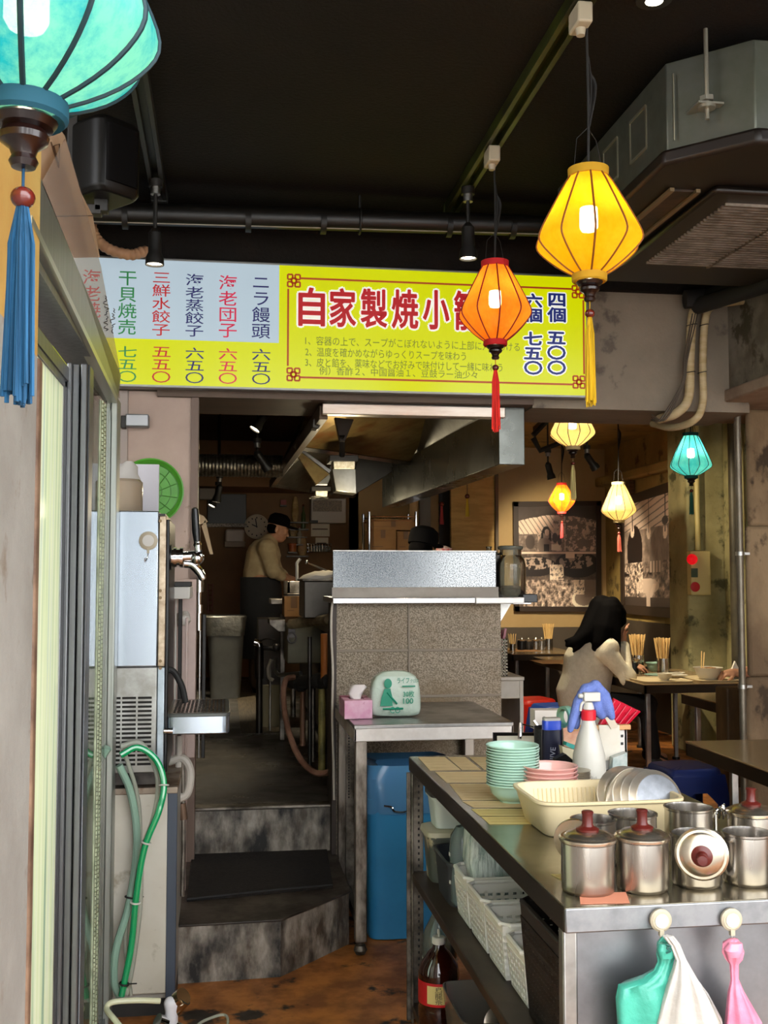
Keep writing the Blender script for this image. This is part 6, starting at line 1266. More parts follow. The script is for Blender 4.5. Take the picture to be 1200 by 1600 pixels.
# ================================================================== dining room
def poster(name, label, P00, P10, P11, P01, nx, ny, fn, off):
    """framed print: corners bottom-left, bottom-right, top-right, top-left; off = frame depth toward the room"""
    P00, P10, P11, P01 = map(Vector, (P00, P10, P11, P01)); off = Vector(off)
    t = thing(name, label, 'poster', (P00+P10)/2, 'framed sepia posters')
    P = lambda u, v: P00.lerp(P10, u).lerp(P01.lerp(P11, u), v)
    fr = B(); f = .055; g = f*(P10-P00).length/(P01-P00).length
    for a, c, d, e in ((0, 1, 0, g), (0, 1, 1-g, 1), (0, f, 0, 1), (1-f, 1, 0, 1)): fr.slab([P(a, d), P(c, d), P(c, e), P(a, e)], off)
    fr.obj('frame', M('dark_brown_frame', '#33251a', .45), t, world=True, smooth=False)
    me = bpy.data.meshes.new('print'); vs = []; cols_ = []
    for i in range(nx+1):
        for j in range(ny+1):
            u, v = i/nx, j/ny; vs.append(tuple(P(f*.8+u*(1-1.6*f), g*.8+v*(1-1.6*g))+off*.4-t.location)); c = max(.03, min(1, fn(u, v))); cols_ += [min(1,(.2+1.5*c)*c), min(1,(.11+1.18*c)*c), min(1,(.075+.92*c)*c), 1]
    me.from_pydata(vs, [], [[i*(ny+1)+j, (i+1)*(ny+1)+j, (i+1)*(ny+1)+j+1, i*(ny+1)+j+1] for i in range(nx) for j in range(ny)])
    ca = me.color_attributes.new('tone', 'FLOAT_COLOR', 'POINT'); ca.data.foreach_set('color', cols_)
    m = bpy.data.materials.new('sepia_print'); m.use_nodes = True; at = m.node_tree.nodes.new('ShaderNodeAttribute'); at.attribute_name = 'tone'; p = m.node_tree.nodes['Principled BSDF']; m.node_tree.links.new(at.outputs[0], p.inputs['Base Color']); p.inputs['Roughness'].default_value = .35; me.materials.append(m)
    o = bpy.data.objects.new('print', me); COL.objects.link(o); o.parent = t; return t
NZ = lambda x, y, s, q=0: mn.noise(Vector((x*s+q, y*s+3.1*q, q)))*.62+mn.noise(Vector((x*s*2.3+q, y*s*2.3, q+5)))*.34+mn.noise(Vector((x*s*5+q, y*s*5, q+9)))*.26
def ell(u, v, cu, cv, a, b): return ((u-cu)/a)**2+((v-cv)/b)**2 < 1
def f1(u, v):
    if v > .9-.06*(2*u-1)**2+.02*NZ(u, v, 3): c = .17+.05*NZ(u, v, 6)
    elif v > .55:
        c = .75+.25*NZ(u, v, 9, 1); c = c*.55 if NZ(u, v, 22, 2) > .12 else c
        if u < .25 and v < .78: c = .3+.5*abs(NZ(u, v, 14, 5))
        if v > .72 and u < .45: c = .85-.4*(abs(((u*1.2+v)*14) % 1-.5) < .12)
        if u > .6 and NZ(u, v, 12, 8) > .0: c = .35
        if ell(u, v, .36, .69, .065, .10): c = .55 if ell(u, v, .36, .71, .04, .05) else .12
        if ell(u, v, .36, .755, .045, .04): c = .1
        if ell(u, v, .37, .735, .028, .032): c = .8
        if ell(u, v, .34, .60, .09, .08): c = .45
        if .33 < u < .40 and .53 < v < .62: c = .12
        if .42 < u < .54 and .56 < v < .62: c = .95
        if ell(u, v, .47, .68, .035, .05) or ell(u, v, .53, .66, .03, .05) or ell(u, v, .16, .64, .06, .07): c = .2
    elif v > .27:
        c = .28+.25*NZ(u, v, 10, 3)
        if ell(u, v, .2, .40, .30, .10): c = .62 if ell(u, v, .2, .43, .25, .06) and NZ(u, v, 16, 4) > -.1 else .08
        if ell(u, v, .75, .42, .28, .13): c = .55 if ell(u, v, .74, .45, .22, .07) and NZ(u, v, 14, 6) > .0 else .06
        if abs(v-.535) < .012: c = .85
        if .60 < u < .72 and .48 < v < .54: c = .9
        if .40 < u < .58 and .23 < v < .42: c = .92 if NZ(u, v, 34, 7) < .15 else .35
    else:
        c = .5+.95*NZ(u, v, 24, 9)
        if u < .3: c = .5+.5*math.sin((u-.1)*60+NZ(u, v, 9)*8)*.5
        if ell(u, v, .83, .08, .15, .1): c = .95 if not ell(u, v, .83, .09, .115, .07) else .45
        if .70 < u < .84 and .13 < v < .27: c = .92 if NZ(u, v, 34, 2) < .15 else .4
        if u > .84 and v > .1: c = .4
    return max(.06, c)*.85
def f2(u, v):
    c = .62+.35*NZ(u, v, 5, 1)
    if v > .72: c = .85-.45*(abs(((v-u*.25)*16) % 1-.5) < .1) if u < .8 else .25
    if v < .72 and u > .12: c = .5+.35*NZ(u, v, 8, 4)
    if ell(u, v, .2, .53, .14, .24): c = .08
    if ell(u, v, .62, .5, .16, .22): c = .38+.2*NZ(u*3, v, 6, 3)
    if u > .84 and v < .72: c = .33+.1*NZ(u, v, 5)
    for k, (a, b) in enumerate(((.16, .72), (.45, .68), (.72, .66), (.9, .66))):
        if ell(u, v, a, b, .035, .06): c = .95
        if abs(u-a) < .008 and v > b: c = .1
    if ell(u, v, .72, .76, .05, .04): c = .1
    if v < .42 and u < .84:
        c = .38+.8*NZ(u, v, 16, 6)
        if .45 < u < .66 and .32 < v < .42: c = .72 if int(u*40) % 2 else .4
        if ell(u, v, .42, .2, .2, .07): c = .8
        if u < .35 and NZ(u, v, 26, 5) > .08: c = .95
        if abs((u-.46)*1.6-(v-.08)*1.0) < .05 and v < .22: c = .9
    if v < .1: c = .16
    if .4 < u < .47 and v < .14: c = .8
    return max(.05, c)*.8
Y = 11.37
poster('sepia_poster', 'large framed sepia market photo on the tan back wall', PY(803, 955, Y), PY(938, 956, Y), PY(938, 783, Y), PY(801, 784, Y), 150, 190, f1, (0, -.035, 0))
poster('sepia_poster', 'tall sepia street photo on the right-hand side wall', PX(974, 958, 4.1), PX(1075, 968, 4.1), PX(1075, 744, 4.1), PX(972, 780, 4.1), 120, 170, f2, (-.03, 0, 0))
# dining tables
TT = M('dining_steel_top', '#a58d68', .22, .35, '#9c845f', 3); TE = M('dark_table_edge', '#3a2e20', .45, .5, '#2b2218', 4)
def table(label, x0, x1, y0, y1, legs, z=.7):
    t = thing('dining_table', label, 'table', ((x0+x1)/2, (y0+y1)/2, 0), 'steel topped dining tables')
    B().box(x0, x1, y0, y1, z-.008, z).obj('tabletop', TT, t, world=True, bevel=.003)
    B().box(x0+.003, x1-.003, y0+.003, y0+.02, z-.065, z-.006).box(x0+.003, x1-.003, y1-.02, y1-.003, z-.065, z-.006).box(x0+.003, x0+.02, y0+.003, y1-.003, z-.065, z-.006).box(x1-.02, x1-.003, y0+.003, y1-.003, z-.065, z-.006).obj('edge_frame', TE, t, world=True, bevel=.003)
    for x, y in legs: l_ = B().box(x-.016, x+.016, y-.016, y+.016, 0, z-.01).obj('leg', K['steel'], t, world=True, bevel=.004); B().cyl((x, y, 0), (x, y, .02), .03, n=16).obj('foot', K['black'], t, world=True).parent = l_
    return t
table('nearest dining table with a bare steel top, cut by the right edge', 2.082, 2.75, 3.98, 4.755, ((2.25, 4.10), (2.25, 4.62), (2.68, 4.1), (2.68, 4.62)))
TD = (2.885, 3.66, 7.25, 8.45)
table('dining table of bowls where the person in the cream sweater sits', *TD, ((2.97, 7.4), (2.97, 8.3), (3.56, 7.4), (3.56, 8.3)))
table('small table in front of the laden dining table', 2.905, 3.5, 6.05, 6.69, ((2.98, 6.15), (2.98, 6.6), (3.42, 6.15), (3.42, 6.6)))
table('far dining table along the tan back wall', 2.75, 3.45, 10.25, 11.2, ((2.84, 10.4), (2.84, 11.1), (3.35, 10.4), (3.35, 11.1)))
table('dining table behind the person in the cream sweater, left of them', 2.86, 3.6, 8.75, 9.9, ((2.95, 8.9), (2.95, 9.75), (3.5, 8.9), (3.5, 9.75)))
# stools
def stool(label, c, m, rz=0, s=1):
    t = thing('plastic_stool', label, 'stool', c, 'plastic stools', rz=rz); h = .43
    b = B().loft([(0, 0, h-.03, .158, .158), (0, 0, h, .15, .15), (0, 0, h+.012, .138, .138), (0, 0, h+.014, .02, .02)], 40, 6); b.obj('seat', m, t, bevel=.003)
    wt, wb = .152, .205
    for k in range(4):
        pts = [(-wb, 0), (-wb*.6, 0), (-wb*.58, .16), (-wb*.48, .26), (-.04, .32), (.04, .32), (wb*.48, .26), (wb*.58, .16), (wb*.6, 0), (wb, 0), (wt, h-.02), (-wt, h-.02)]
        b = B().slab([Vector((x*(1-.0*z), -(wb-(wb-wt)*z/h), z)) for x, z in pts], (0, .006, 0)); b.rz(k*PI/2).obj('leg_panel', m, t, smooth=False)
    return t
BLS = M('navy_plastic_stool', '#1c2f6e', .4, 0, '#182862', 4, col3='#4a5a94', scale3=9, lo3=.66, hi3=.72); RDS = M('red_plastic_stool', '#c22413', .4, 0, '#ab1d10', 4)
p = PZ(1062, 1190, .45); stool('navy blue plastic stool behind the nearest dining table', (p.x, p.y-.05, 0), BLS, .12)
p = PZ(1165, 1268, .45); stool('navy blue plastic stool under the nearest dining table, at the right edge', (p.x, p.y, 0), BLS, .3)
p = PZ(838, 1089, .45); stool('red plastic stool behind the blue one near the granite wall', (p.x-.03, p.y, 0), RDS, .2)
p = PZ(860, 1098, .45); stool('blue plastic stool in front of the red one near the granite wall', (p.x+.02, p.y-.05, 0), M('blue_plastic_stool', '#2a4a9a', .4), .15)
# white side cabinet with tool basket
t = thing('side_cabinet', 'white side cabinet right of the granite half wall', 'cabinet', PY(800, 1115, 6.0)); a, c = PY(783, 1092, 6.0), PY(812, 1063, 6.0)
WL = M('white_cabinet_board', '#cfc6b8', .5, 0, '#bfb4a2', 5); B().box(a.x-.3, c.x, 6.0, 6.5, a.z, c.z).obj('drawer_box', WL, t, world=True, bevel=.004); B().box(c.x, c.x+.022, 6.0, 6.5, 0, c.z).obj('side_panel', WL, t, world=True, bevel=.003); B().box(a.x-.3, c.x+.025, 5.99, 6.52, c.z, c.z+.02).obj('top', WL, t, world=True, bevel=.003)
B().box(a.x-.3, a.x-.28, 6.0, 6.5, 0, a.z).obj('side_panel', WL, t, world=True); zt_c = c.z+.02
a, c = PY(781, 1060, 6.05), PY(792, 998, 6.05); t = thing('tool_basket', 'tall white perforated basket of pens on the side cabinet', 'basket', (a.x, 6.05, zt_c)); b = B()
lattice(b, (a.x-.06, 6.05, zt_c), (c.x, 6.05, zt_c), (c.x, 6.05, c.z), (a.x-.06, 6.05, c.z), 6, 11, .009, .003); lattice(b, (c.x, 6.05, zt_c), (c.x, 6.2, zt_c), (c.x, 6.2, c.z), (c.x, 6.05, c.z), 6, 11, .009, .003); lattice(b, (a.x-.06, 6.2, zt_c), (c.x, 6.2, zt_c), (c.x, 6.2, c.z), (a.x-.06, 6.2, c.z), 6, 11, .009, .003)
b.obj('basket_walls', K['cream'], t, world=True, smooth=False)
stick('pen', 'pink pen standing in the tall white basket', PY(785, 1010, 6.1), PY(790, 982, 6.1), .008, M('pink_pen', '#c88a9a', .4)); stick('pen', 'dark red pen standing in the tall white basket', PY(783, 1010, 6.12), PY(785, 984, 6.12), .008, M('maroon_pen', '#5a1420', .4))
# tableware
CHW = M('pale_bamboo', '#dcb878', .6, 0, '#cda566', 20, stretch=(8, 8, 1))
def chopsticks(label, c, s=1, n=26):
    t = thing('chopstick_holder', label, 'holder', c, 'chopstick holders'); r = .038*s
    B().lathe([(r*.9, 0), (r, .004), (r, .10*s), (r*.94, .10*s), (r*.94, .006), (.001, .004)], n=24).obj('cup', K['steel_clean'], t)
    rn = random.Random(9)
    for k in range(n):
        a = k*2.4; q = r*.8*math.sqrt((k+.5)/n); o = B().tube([(q*.7*math.cos(a), q*.7*math.sin(a), .01), (q*1.9*math.cos(a), q*1.9*math.sin(a), .225*s+.008*rn.random())], .0042*s, 5).obj('chopstick', CHW, t)
    return t
zt = .7
def onZ(x, y, z=.7): p = PZ(x, y, z); return (p.x, p.y, z)
q = PY(857, 1011, 10.75); chopsticks('chopstick holder on the far table along the back wall', (q.x, 10.75, zt), 1.15)
q = PY(1024, 1038, 8.15); chopsticks('flared chopstick holder right of the person, nearer of two', (q.x, 8.0, zt), 1.2); q = PY(997, 1034, 8.3); chopsticks('chopstick holder right behind the raised hand', (q.x, 8.3, zt), 1.25)
CER = M('white_ceramic', '#cfc7b4', .3, 0, '#c4bba6', 4); CEG = M('celadon_ceramic', '#8fae9c', .3); TRY = M('beige_tray', '#dccaa2', .45, 0, '#d0bc92', 4)
def bowl(name, label, c, R, H, m, cat='bowl', foot=.5): o = bowl_b(R, H, foot).obj(name, m); o.location = c; return tag(o, label, cat, 'crockery on the laden table')
def tray(label, c, w, d): t = thing('serving_tray', label, 'tray', c, 'crockery on the laden table'); B().loft([(0, 0, 0, w*.95, d*.95), (0, 0, .012, w, d), (0, 0, .012, w-.01, d-.01), (0, 0, .004, w*.92, d*.92)], 32, 8).obj('tray_body', TRY, t); return t
tray('beige serving tray in front of the person in the cream sweater', (3.10, 7.50, zt+.001), .19, .2); tray('beige serving tray at the right of the laden table', (3.48, 7.52, zt+.001), .16, .2)
bowl('rice_bowl', 'small white bowl on the nearer serving tray', (3.12, 7.45, zt+.006), .055, .05, CER); bowl('noodle_bowl', 'large white noodle bowl on the right serving tray', (3.47, 7.5, zt+.006), .105, .085, CER)
bowl('celadon_bowl', 'pale green bowl standing behind the serving trays', (3.36, 8.22, zt+.001), .07, .07, CEG)
for lab, x, y, r in (('white plate between the two serving trays', 3.29, 7.62, .075), ('flat pale green plate behind the small white bowl', 3.2, 7.8, .09), ('round white plate at the back of the laden table', 3.4, 7.95, .085)): bowl('dinner_plate', lab, (x, y, zt+.002 if y > 7.7 else zt+.014), r, .016, CEG if 'green' in lab else CER, 'plate')
stick('chopstick', 'upper chopstick resting in the noodle bowl', (3.42, 7.5, .785), (3.47, 7.6, .90), .004, CHW, 'chopstick'); stick('chopstick', 'lower chopstick resting in the noodle bowl', (3.43, 7.49, .78), (3.49, 7.6, .89), .004, CHW, 'chopstick')
t = thing('noodles', 'heap of noodles in the large white bowl', 'food', (3.47, 7.5, .765)); b = B(); rn = random.Random(2)
for k in range(14): a = rn.random()*6.28; b.tube(spl([(.07*math.cos(a+j*1.1)*rn.random(), .07*math.sin(a+j*1.1)*rn.random(), .012*rn.random()+.01) for j in range(5)], 4), .005, 5)
b.sph((0, 0, 0), .075, .075, .014).obj('strands', M('noodle', '#c79a5c', .6, 0, '#8a5a34', 30), t)
def jar(label, c, r, h, m): t = thing('condiment_jar', label, 'jar', c, 'condiment jars'); B().lathe([(r*.9, 0), (r, .004), (r, h), (r*.8, h+.004), (.001, h+.006)], n=20).obj('jar_body', m, t); B().lathe([(r*.9, h), (r*.95, h+.012), (r*.3, h+.02), (r*.18, h+.035), (.001, h+.037)], n=20).obj('lid', K['steel_clean'], t)
for lab, x, y, r, h, m in (('dark glass jar left on the far table', 815, 1008, .045, .09, 'black_gloss'), ('second dark jar on the far table', 826, 1008, .045, .085, 'dark_steel'), ('steel jar with a small knob on the far table', 837, 1010, .05, .09, 'steel_clean'), ('steel jar beside the far chopstick holder', 846, 1006, .045, .09, 'steel_clean')):
    q = PY(x, y, 10.8); jar(lab, (q.x, 10.8, zt), r, h, K[m])
q = PY(801, 1010, 10.6); chopsticks('small toothpick cup at the left end of the far table', (q.x, 10.6, zt), .75, 10)
for lab, x, y in (('black topped jar behind the raised hand', 3.12, 8.05), ('steel jar between the two chopstick holders', 3.2, 8.2)): jar(lab, (x, y, zt), .038, .085, K['black_gloss'] if 'black' in lab else K['steel_clean'])
t = thing('condiment_bottle', 'small clear condiment bottle on the table by the raised hand', 'bottle', (3.02, 7.92, zt)); B().lathe([(.03, 0), (.032, .01), (.03, .08), (.012, .1), (.012, .12), (.001, .122)], n=20).obj('bottle_body', M('brown_glass', '#4a2c14', .1), t)
for lab, px in (('paper place mat on the far table', (812, 1016)), ('paper place mat on the table behind the person', (868, 1034))):
    q = PZ(*px, zt+.001); t = thing('place_mat', lab, 'mat', q); B().box(-.18, .18, -.2, .2, 0, .001).obj('paper', K['card'], t, smooth=False)
# fire alarm, conduits, pipes
t = thing('fire_alarm_box', 'cream fire alarm box with red lamp and red button on the pillar', 'fire alarm', PY(1092, 895, 8.46)); a, c = PY(1077, 930, 8.46), PY(1107, 861, 8.46)
B().box(a.x, c.x, 8.42, 8.5, a.z, c.z).obj('cabinet', M('cream_enamel', '#c3b176', .45), t, world=True, bevel=.008)
q = PY(1081, 874, 8.42); b = B().lathe([(.045, 0), (.042, .02), (.03, .045), (.012, .06), (.001, .062)], n=24).xf(Matrix.Rotation(PI/2, 4, 'X')).mv(q.x, 8.42, q.z); b.obj('red_lamp', M('red_lens', '#c80c1c', .15, emit='#ff1020', es=.5), t, world=True)
q = PY(1086, 917, 8.42); b = B().lathe([(.04, 0), (.04, .006), (.028, .008), (.001, .006)], n=24).xf(Matrix.Rotation(PI/2, 4, 'X')).mv(q.x, 8.42, q.z); b.obj('red_button', M('red_button', '#b01a18', .4), t, world=True)
a, c = PY(1080, 902, 8.419), PY(1090, 888, 8.419); B().box(a.x, c.x, 8.416, 8.42, a.z, c.z).obj('dark_label', M('dark_green_label', '#3c4a34', .4), t, world=True)
t = thing('cable_conduit', 'cream conduit running up the pillar from the fire alarm', 'conduit', PY(1091, 860, 8.47)); q = PY(1091, 860, 8.47); B().tube([(q.x, 8.475, q.z), (q.x, 8.475, 2.84)], .022, 12).obj('conduit', M('cream_conduit', '#b5a468', .5), t, world=True)
t = thing('water_pipe', 'thin grey vertical pipe left of the brown rough pillar', 'pipe', (0, 0, 0)); a, c = PY(1152, 655, 5.05), PY(1166, 1190, 5.05); t.location = (a.x, 5.05, 0)
B().tube([(a.x, 5.05, 0), (a.x, 5.05, 2.29)], .017, 14).obj('pipe_run', M('grey_pipe', '#7d7568', .4, .5, '#655c4e', 5), t, world=True); b = B()
for z in (1.55, .9): b.cyl((a.x, 5.05, z), (a.x, 5.05, z+.02), .022, n=14).box(a.x, a.x+.05, 5.045, 5.06, z+.004, z+.016)
b.obj('pipe_clip', K['steel'], t, world=True)
t = thing('drain_stack', 'thick dark vertical pipe beside the thin grey pipe', 'pipe', (0, 0, 0)); a = PY(1150, 900, 8.05); t.location = (a.x, 8.05, 0); B().tube([(a.x, 8.05, 0), (a.x, 8.05, 2.84)], .045, 16).obj('pipe_run', M('dark_stack', '#4b4433', .5, .2, '#353024', 5), t, world=True)
t = thing('wooden_block', 'dark stained wooden post stub beside the small table', 'post', (3.02, 5.8, 0)); a, c = PY(1138, 1200, 5.75), PY(1160, 1075, 5.75); B().box(a.x, c.x+.05, 5.75, 5.9, 0, c.z).obj('post_body', M('stained_wood', '#6e5434', .6, 0, '#4a3620', 8, stretch=(1, 1, .4)), t, world=True, bevel=.01)
t = thing('power_socket', 'grey socket box low on the brown rough pillar', 'socket', PY(1170, 1235, 5.09)); a, c = PY(1158, 1260, 5.06), PY(1182, 1232, 5.06); B().box(a.x, c.x, 5.04, 5.1, a.z, c.z).obj('casing', M('brown_box', '#7a5c40', .6), t, world=True, bevel=.004)
# dining track lights
t = thing('ceiling_track', 'black lighting track under the dining room ceiling', 'track', (3, 7, 2.82)); a, c = PY(833, 706, 9.8), PY(965, 655, 6.3); B().slab([Vector((a.x, a.y, 2.80)), Vector((a.x+.05, a.y, 2.80)), Vector((c.x+.05, c.y, 2.80)), Vector((c.x, c.y, 2.80))], (0, 0, .045)).obj('rail', K['black'], t, world=True)
t = thing('ceiling_frame', 'dark angular bracket under the dining room ceiling by the white lantern', 'bracket', PY(850, 690, 7.0)); Bq = lambda x, y: PY(x, y, 7.0)
b = B().tube([Bq(833, 680), Bq(862, 650), Bq(930, 648), Bq(960, 655)], .02, 6).tube([Bq(833, 684), Bq(844, 704), Bq(880, 690)], .02, 6); b.obj('frame_bars', K['black'], t, world=True)
def ROD(Y, x, y):
    p = PY(x, y, Y); o = [q for q in COL.objects if q.name.startswith('track_spotlight') and (q.location-p).length < .02][0]
    B().cyl((0, 0, -.01), (0, 0, 2.84-p.z), .008, n=8).obj('drop_rod', K['black'], o)
spot('black spotlight aimed down at the left poster', tuple(PY(856, 702, 9.0)), (.25, PI), L=.13, power=26, on=False); ROD(9.0, 856, 702); _a = lamp('poster_spot', 'SPOT', PY(863, 760, 9.1), 30*LANT, SPOT, .03, rot=(math.radians(66), 0, -.38), spot=66)
spot('black spotlight right of the large white lantern', tuple(PY(917, 696, 8.2)), (-.7, .3), L=.08, power=20, on=False); ROD(8.2, 917, 696)
lamp('dining_spot', 'SPOT', PY(922, 728, 7.7), 14*LANT, SPOT, .03, rot=(math.radians(14), 0, -1.3), spot=100); lamp('pillar_fill', 'SPOT', PY(922, 728, 7.7), 9*LANT, SPOT, .03, rot=(math.radians(60), 0, -.95), spot=90)  # second lamp here has no fixture, added to brighten the dining pilaster

# ================================================================== people
CAPM = M('black_cap_cloth', '#080708', .9, spec=.1)
def head(b, c, face, tilt=0, roll=0, s=1.0):
    q = B(); q.sph((0, .012, .03), .073, .09, .086).sph((0, -.022, -.03), .060, .064, .085).sph((0, -.04, -.078), .042, .042, .036).sph((0, -.076, .018), .045, .018, .012)
    q.limb([(0, -.084, -.002), (0, -.1, -.034)], [.009, .014]).sph((0, -.08, -.066), .022, .013, .008).sph((.03, -.074, -.02), .02, .016, .018).sph((-.03, -.074, -.02), .02, .016, .018)
    for x in (-1, 1): q.sph((x*.074, .012, -.012), .012, .02, .031)
    Mx = Matrix.Translation(c) @ Matrix.Rotation(face, 4, 'Z') @ Matrix.Rotation(tilt, 4, 'X') @ Matrix.Rotation(roll, 4, 'Y') @ Matrix.Scale(s, 4); q.xf(Mx); b.add(q.v, q.f); return Mx
def hand(b, Mx, curl=.5, side=1, s=1.0):
    q = B(); q.limb([(0, 0, 0), (.045, 0, 0), (.08, 0, 0)], [.024, .027, .022]); q.sph((.05, 0, 0), .048, .04, .016)
    for i, L in enumerate((.068, .078, .072, .055)):
        y = (1.5-i)*.0195*side; p = Vector((.082-.004*abs(i-1), y, 0)); a = .15; pts = [p]
        for k in range(3): a += curl*(.6+.25*k); p = p+Vector((math.cos(a), .06*(1.5-i)*side*(1-k*.3), -math.sin(a)))*L*(.42, .32, .26)[k]; pts.append(p)
        q.limb(pts, [.0098, .0092, .0086, .0075], 8)
    q.limb([(.02, .022*side, -.004), (.048, .048*side, -.014), (.072, .054*side, -.026), (.09, .048*side, -.036)], [.013, .0115, .010, .0085], 8)
    q.xf(Mx @ Matrix.Scale(s, 4)); b.add(q.v, q.f)
def aim(p, d, up=(0, 0, 1)):
    x = Vector(d).normalized(); u = Vector(up); z = (u-x*u.dot(x)).normalized(); y = z.cross(x); m = Matrix((x, y, z)).transposed().to_4x4(); m.translation = p; return m
CREAM = M('cream_knit', '#f0e6cc', .9, 0, '#e4d9bc', 30, bump=.35, bscale=150); BLK = M('black_cloth', '#131214', .9); BEIGE = M('beige_shirt', '#b7a47e', .9, 0, '#a8956f', 14)
# --- woman eating, seen from behind her right shoulder
V = lambda x, y, Y: PY(x, y, Y)
hipL, hipR = V(905, 1100, 8.05), V(922, 1102, 7.82)
neck = V(934, 996, 7.86); hc = V(945, 962, 7.86); chest = V(921, 1030, 7.88)
shR, shL = V(951, 1012, 7.70), V(915, 1005, 8.05); elR = V(981, 1060, 7.66); wrR = V(974, 1003, 7.78); elL = V(958, 1045, 8.15); wrL = V(990, 1040, 8.05)
kR, kL = V(1010, 1105, 7.75), V(1012, 1100, 8.05); fR = Vector((kR.x+.04, 7.72, .09)); fL = Vector((kL.x+.02, 8.1, .09))
t = thing('person', 'person with long black hair in a cream sweater, eating with a raised hand', 'person', (hipR.x, 7.9, 0))
b = B(); b.limb([(hipL+hipR)/2, chest, neck], [.12, .12, .055], 14).limb([neck, hc-Vector((0, 0, .05))], [.05, .05]); head(b, hc+Vector((.015, 0, 0)), 1.95, .22)
b.limb([shR, elR, wrR], [.05, .04, .028]).limb([shL, elL, wrL], [.05, .04, .028]); b.limb([hipR, kR, fR], [.085, .06, .04]).limb([hipL, kL, fL], [.085, .06, .04])
for f in (fR, fL): b.limb([f, f+Vector((.12, 0, -.04))], [.045, .035])
hand(b, aim(wrR, (.02, .0, 1), (-1, .3, 0)), .35, 1, .95); hand(b, aim(wrL, (1, 0, -.25)), .5, -1, .95)
b.obj('body', K['skin'], t, world=True, remesh=.0065)
b = B(); b.loft([(hipR.x-.01, 7.93, .47, .19, .14), (hipR.x-.015, 7.93, .60, .205, .155), (chest.x-.01, 7.9, .72, .19, .15), (chest.x+.0, 7.89, .86, .185, .155), (neck.x-.03, 7.87, .96, .16, .15), (neck.x-.01, 7.86, 1.01, .10, .09), (neck.x, 7.86, 1.03, .062, .062)], 28, 2.3)
b.limb([shR-Vector((.02, 0, .02)), elR, wrR.lerp(elR, .12)], [.082, .066, .044], 14).limb([shL, elL, wrL.lerp(elL, .12)], [.08, .064, .044], 14).limb([shR, shL], [.085, .085], 12)
b.limb([elR+Vector((0, 0, .01)), elR+Vector((-.02, 0, .05))], [.07, .06]).obj('sweater', CREAM, t, world=True, remesh=.010)
b = B().limb([hipR, kR, fR+Vector((0, 0, .05))], [.112, .082, .055], 14).limb([hipL, kL, fL+Vector((0, 0, .05))], [.112, .082, .055], 14).limb([hipL, hipR], [.12, .12]); b.obj('trousers', BLK, t, world=True, remesh=.012)
b = B()
for f in (fR, fL): b.limb([f+Vector((0, 0, -.01)), f+Vector((.12, 0, -.05))], [.055, .038])
b.obj('shoes', K['black'], t, world=True, remesh=.01)
b = B(); H = hc+Vector((0, .01, .035)); b.sph(H, .108, .112, .105, 20, 14)
for pts, rs in (([(940, 950, 7.84), (928, 975, 7.8), (914, 993, 7.76), (898, 1004, 7.74), (886, 1008, 7.74)], [.10, .085, .062, .04, .018]), ([(950, 955, 7.8), (944, 985, 7.74), (938, 1004, 7.72), (930, 1012, 7.72)], [.10, .09, .07, .03]), ([(952, 960, 7.78), (957, 990, 7.72), (962, 1010, 7.69), (966, 1024, 7.67)], [.09, .065, .04, .014]), ([(930, 965, 7.82), (910, 996, 7.75), (902, 1010, 7.73), (896, 1018, 7.73)], [.085, .05, .03, .012]), ([(957, 944, 7.8), (972, 958, 7.8), (975, 972, 7.81), (970, 980, 7.82)], [.06, .035, .022, .01]), ([(920, 980, 7.78), (900, 1000, 7.75), (884, 1001, 7.74)], [.06, .035, .012])):
    b.limb([V(*p) for p in pts], rs, 12)
b.obj('hair', K['hair'], t, world=True, remesh=.008)
q = PZ(912, 1108, .45); stool('plastic stool under the person in the cream sweater', (hipR.x-.0, 7.93, 0), BLS, .1)
# --- cook in profile
Yc = 9.9; C_ = lambda x, y, dY=0: PY(x, y, Yc+dY); g = PZ(405, 1075, .41)
t = thing('person', 'cook in a black cap and beige shirt bending over the kitchen counter', 'person', (C_(405, 1070).x, Yc, .41))
hp = C_(406, 905); ck = C_(412, 868); nk = C_(424, 843); hd_ = C_(434.5, 827)
zf = .47
b = B().limb([hp, ck, nk], [.13, .12, .055], 14).limb([nk, hd_-Vector((0, 0, .04))], [.052, .055]); Mh = head(b, hd_, PI/2, .25)
sR, eR, wR = C_(417, 857, -.17), C_(427, 893, -.2), C_(446, 904, -.1); sL, eL, wL = C_(417, 857, .17), C_(432, 893, .2), C_(449, 902, .08)
b.limb([sR, eR, wR], [.055, .044, .03]).limb([sL, eL, wL], [.055, .044, .03])
hand(b, aim(wR, (1, .1, -.3)), .5, 1); hand(b, aim(wL, (1, -.1, -.3)), .5, -1)
for d in (-.1, .1):
    k = C_(404, 985, d); f = Vector((C_(402, 1060).x, Yc+d, zf)); b.limb([hp+Vector((0, d*.9, -.02)), k, f], [.09, .062, .045]).limb([f, f+Vector((.13, 0, -.03))], [.045, .032])
b.obj('body', K['skin'], t, world=True, remesh=.007)
b = B().limb([hp+Vector((0, 0, .03)), ck, nk-Vector((.02, 0, .03))], [.155, .16, .085], 18).limb([sR, sL], [.09, .09]).limb([sR, eR, wR.lerp(eR, .35)], [.085, .068, .05], 12).limb([sL, eL, wL.lerp(eL, .35)], [.085, .068, .05], 12); b.obj('shirt', BEIGE, t, world=True, remesh=.01)
b = B()
for d in (-.1, .1):
    k = C_(404, 985, d); f = Vector((C_(402, 1060).x, Yc+d, zf+.03)); b.limb([hp+Vector((-.01, d*.8, -.06)), k, f], [.10, .09, .075], 14)
b.obj('trousers', M('brown_trousers', '#4a3826', .9), t, world=True, remesh=.012)
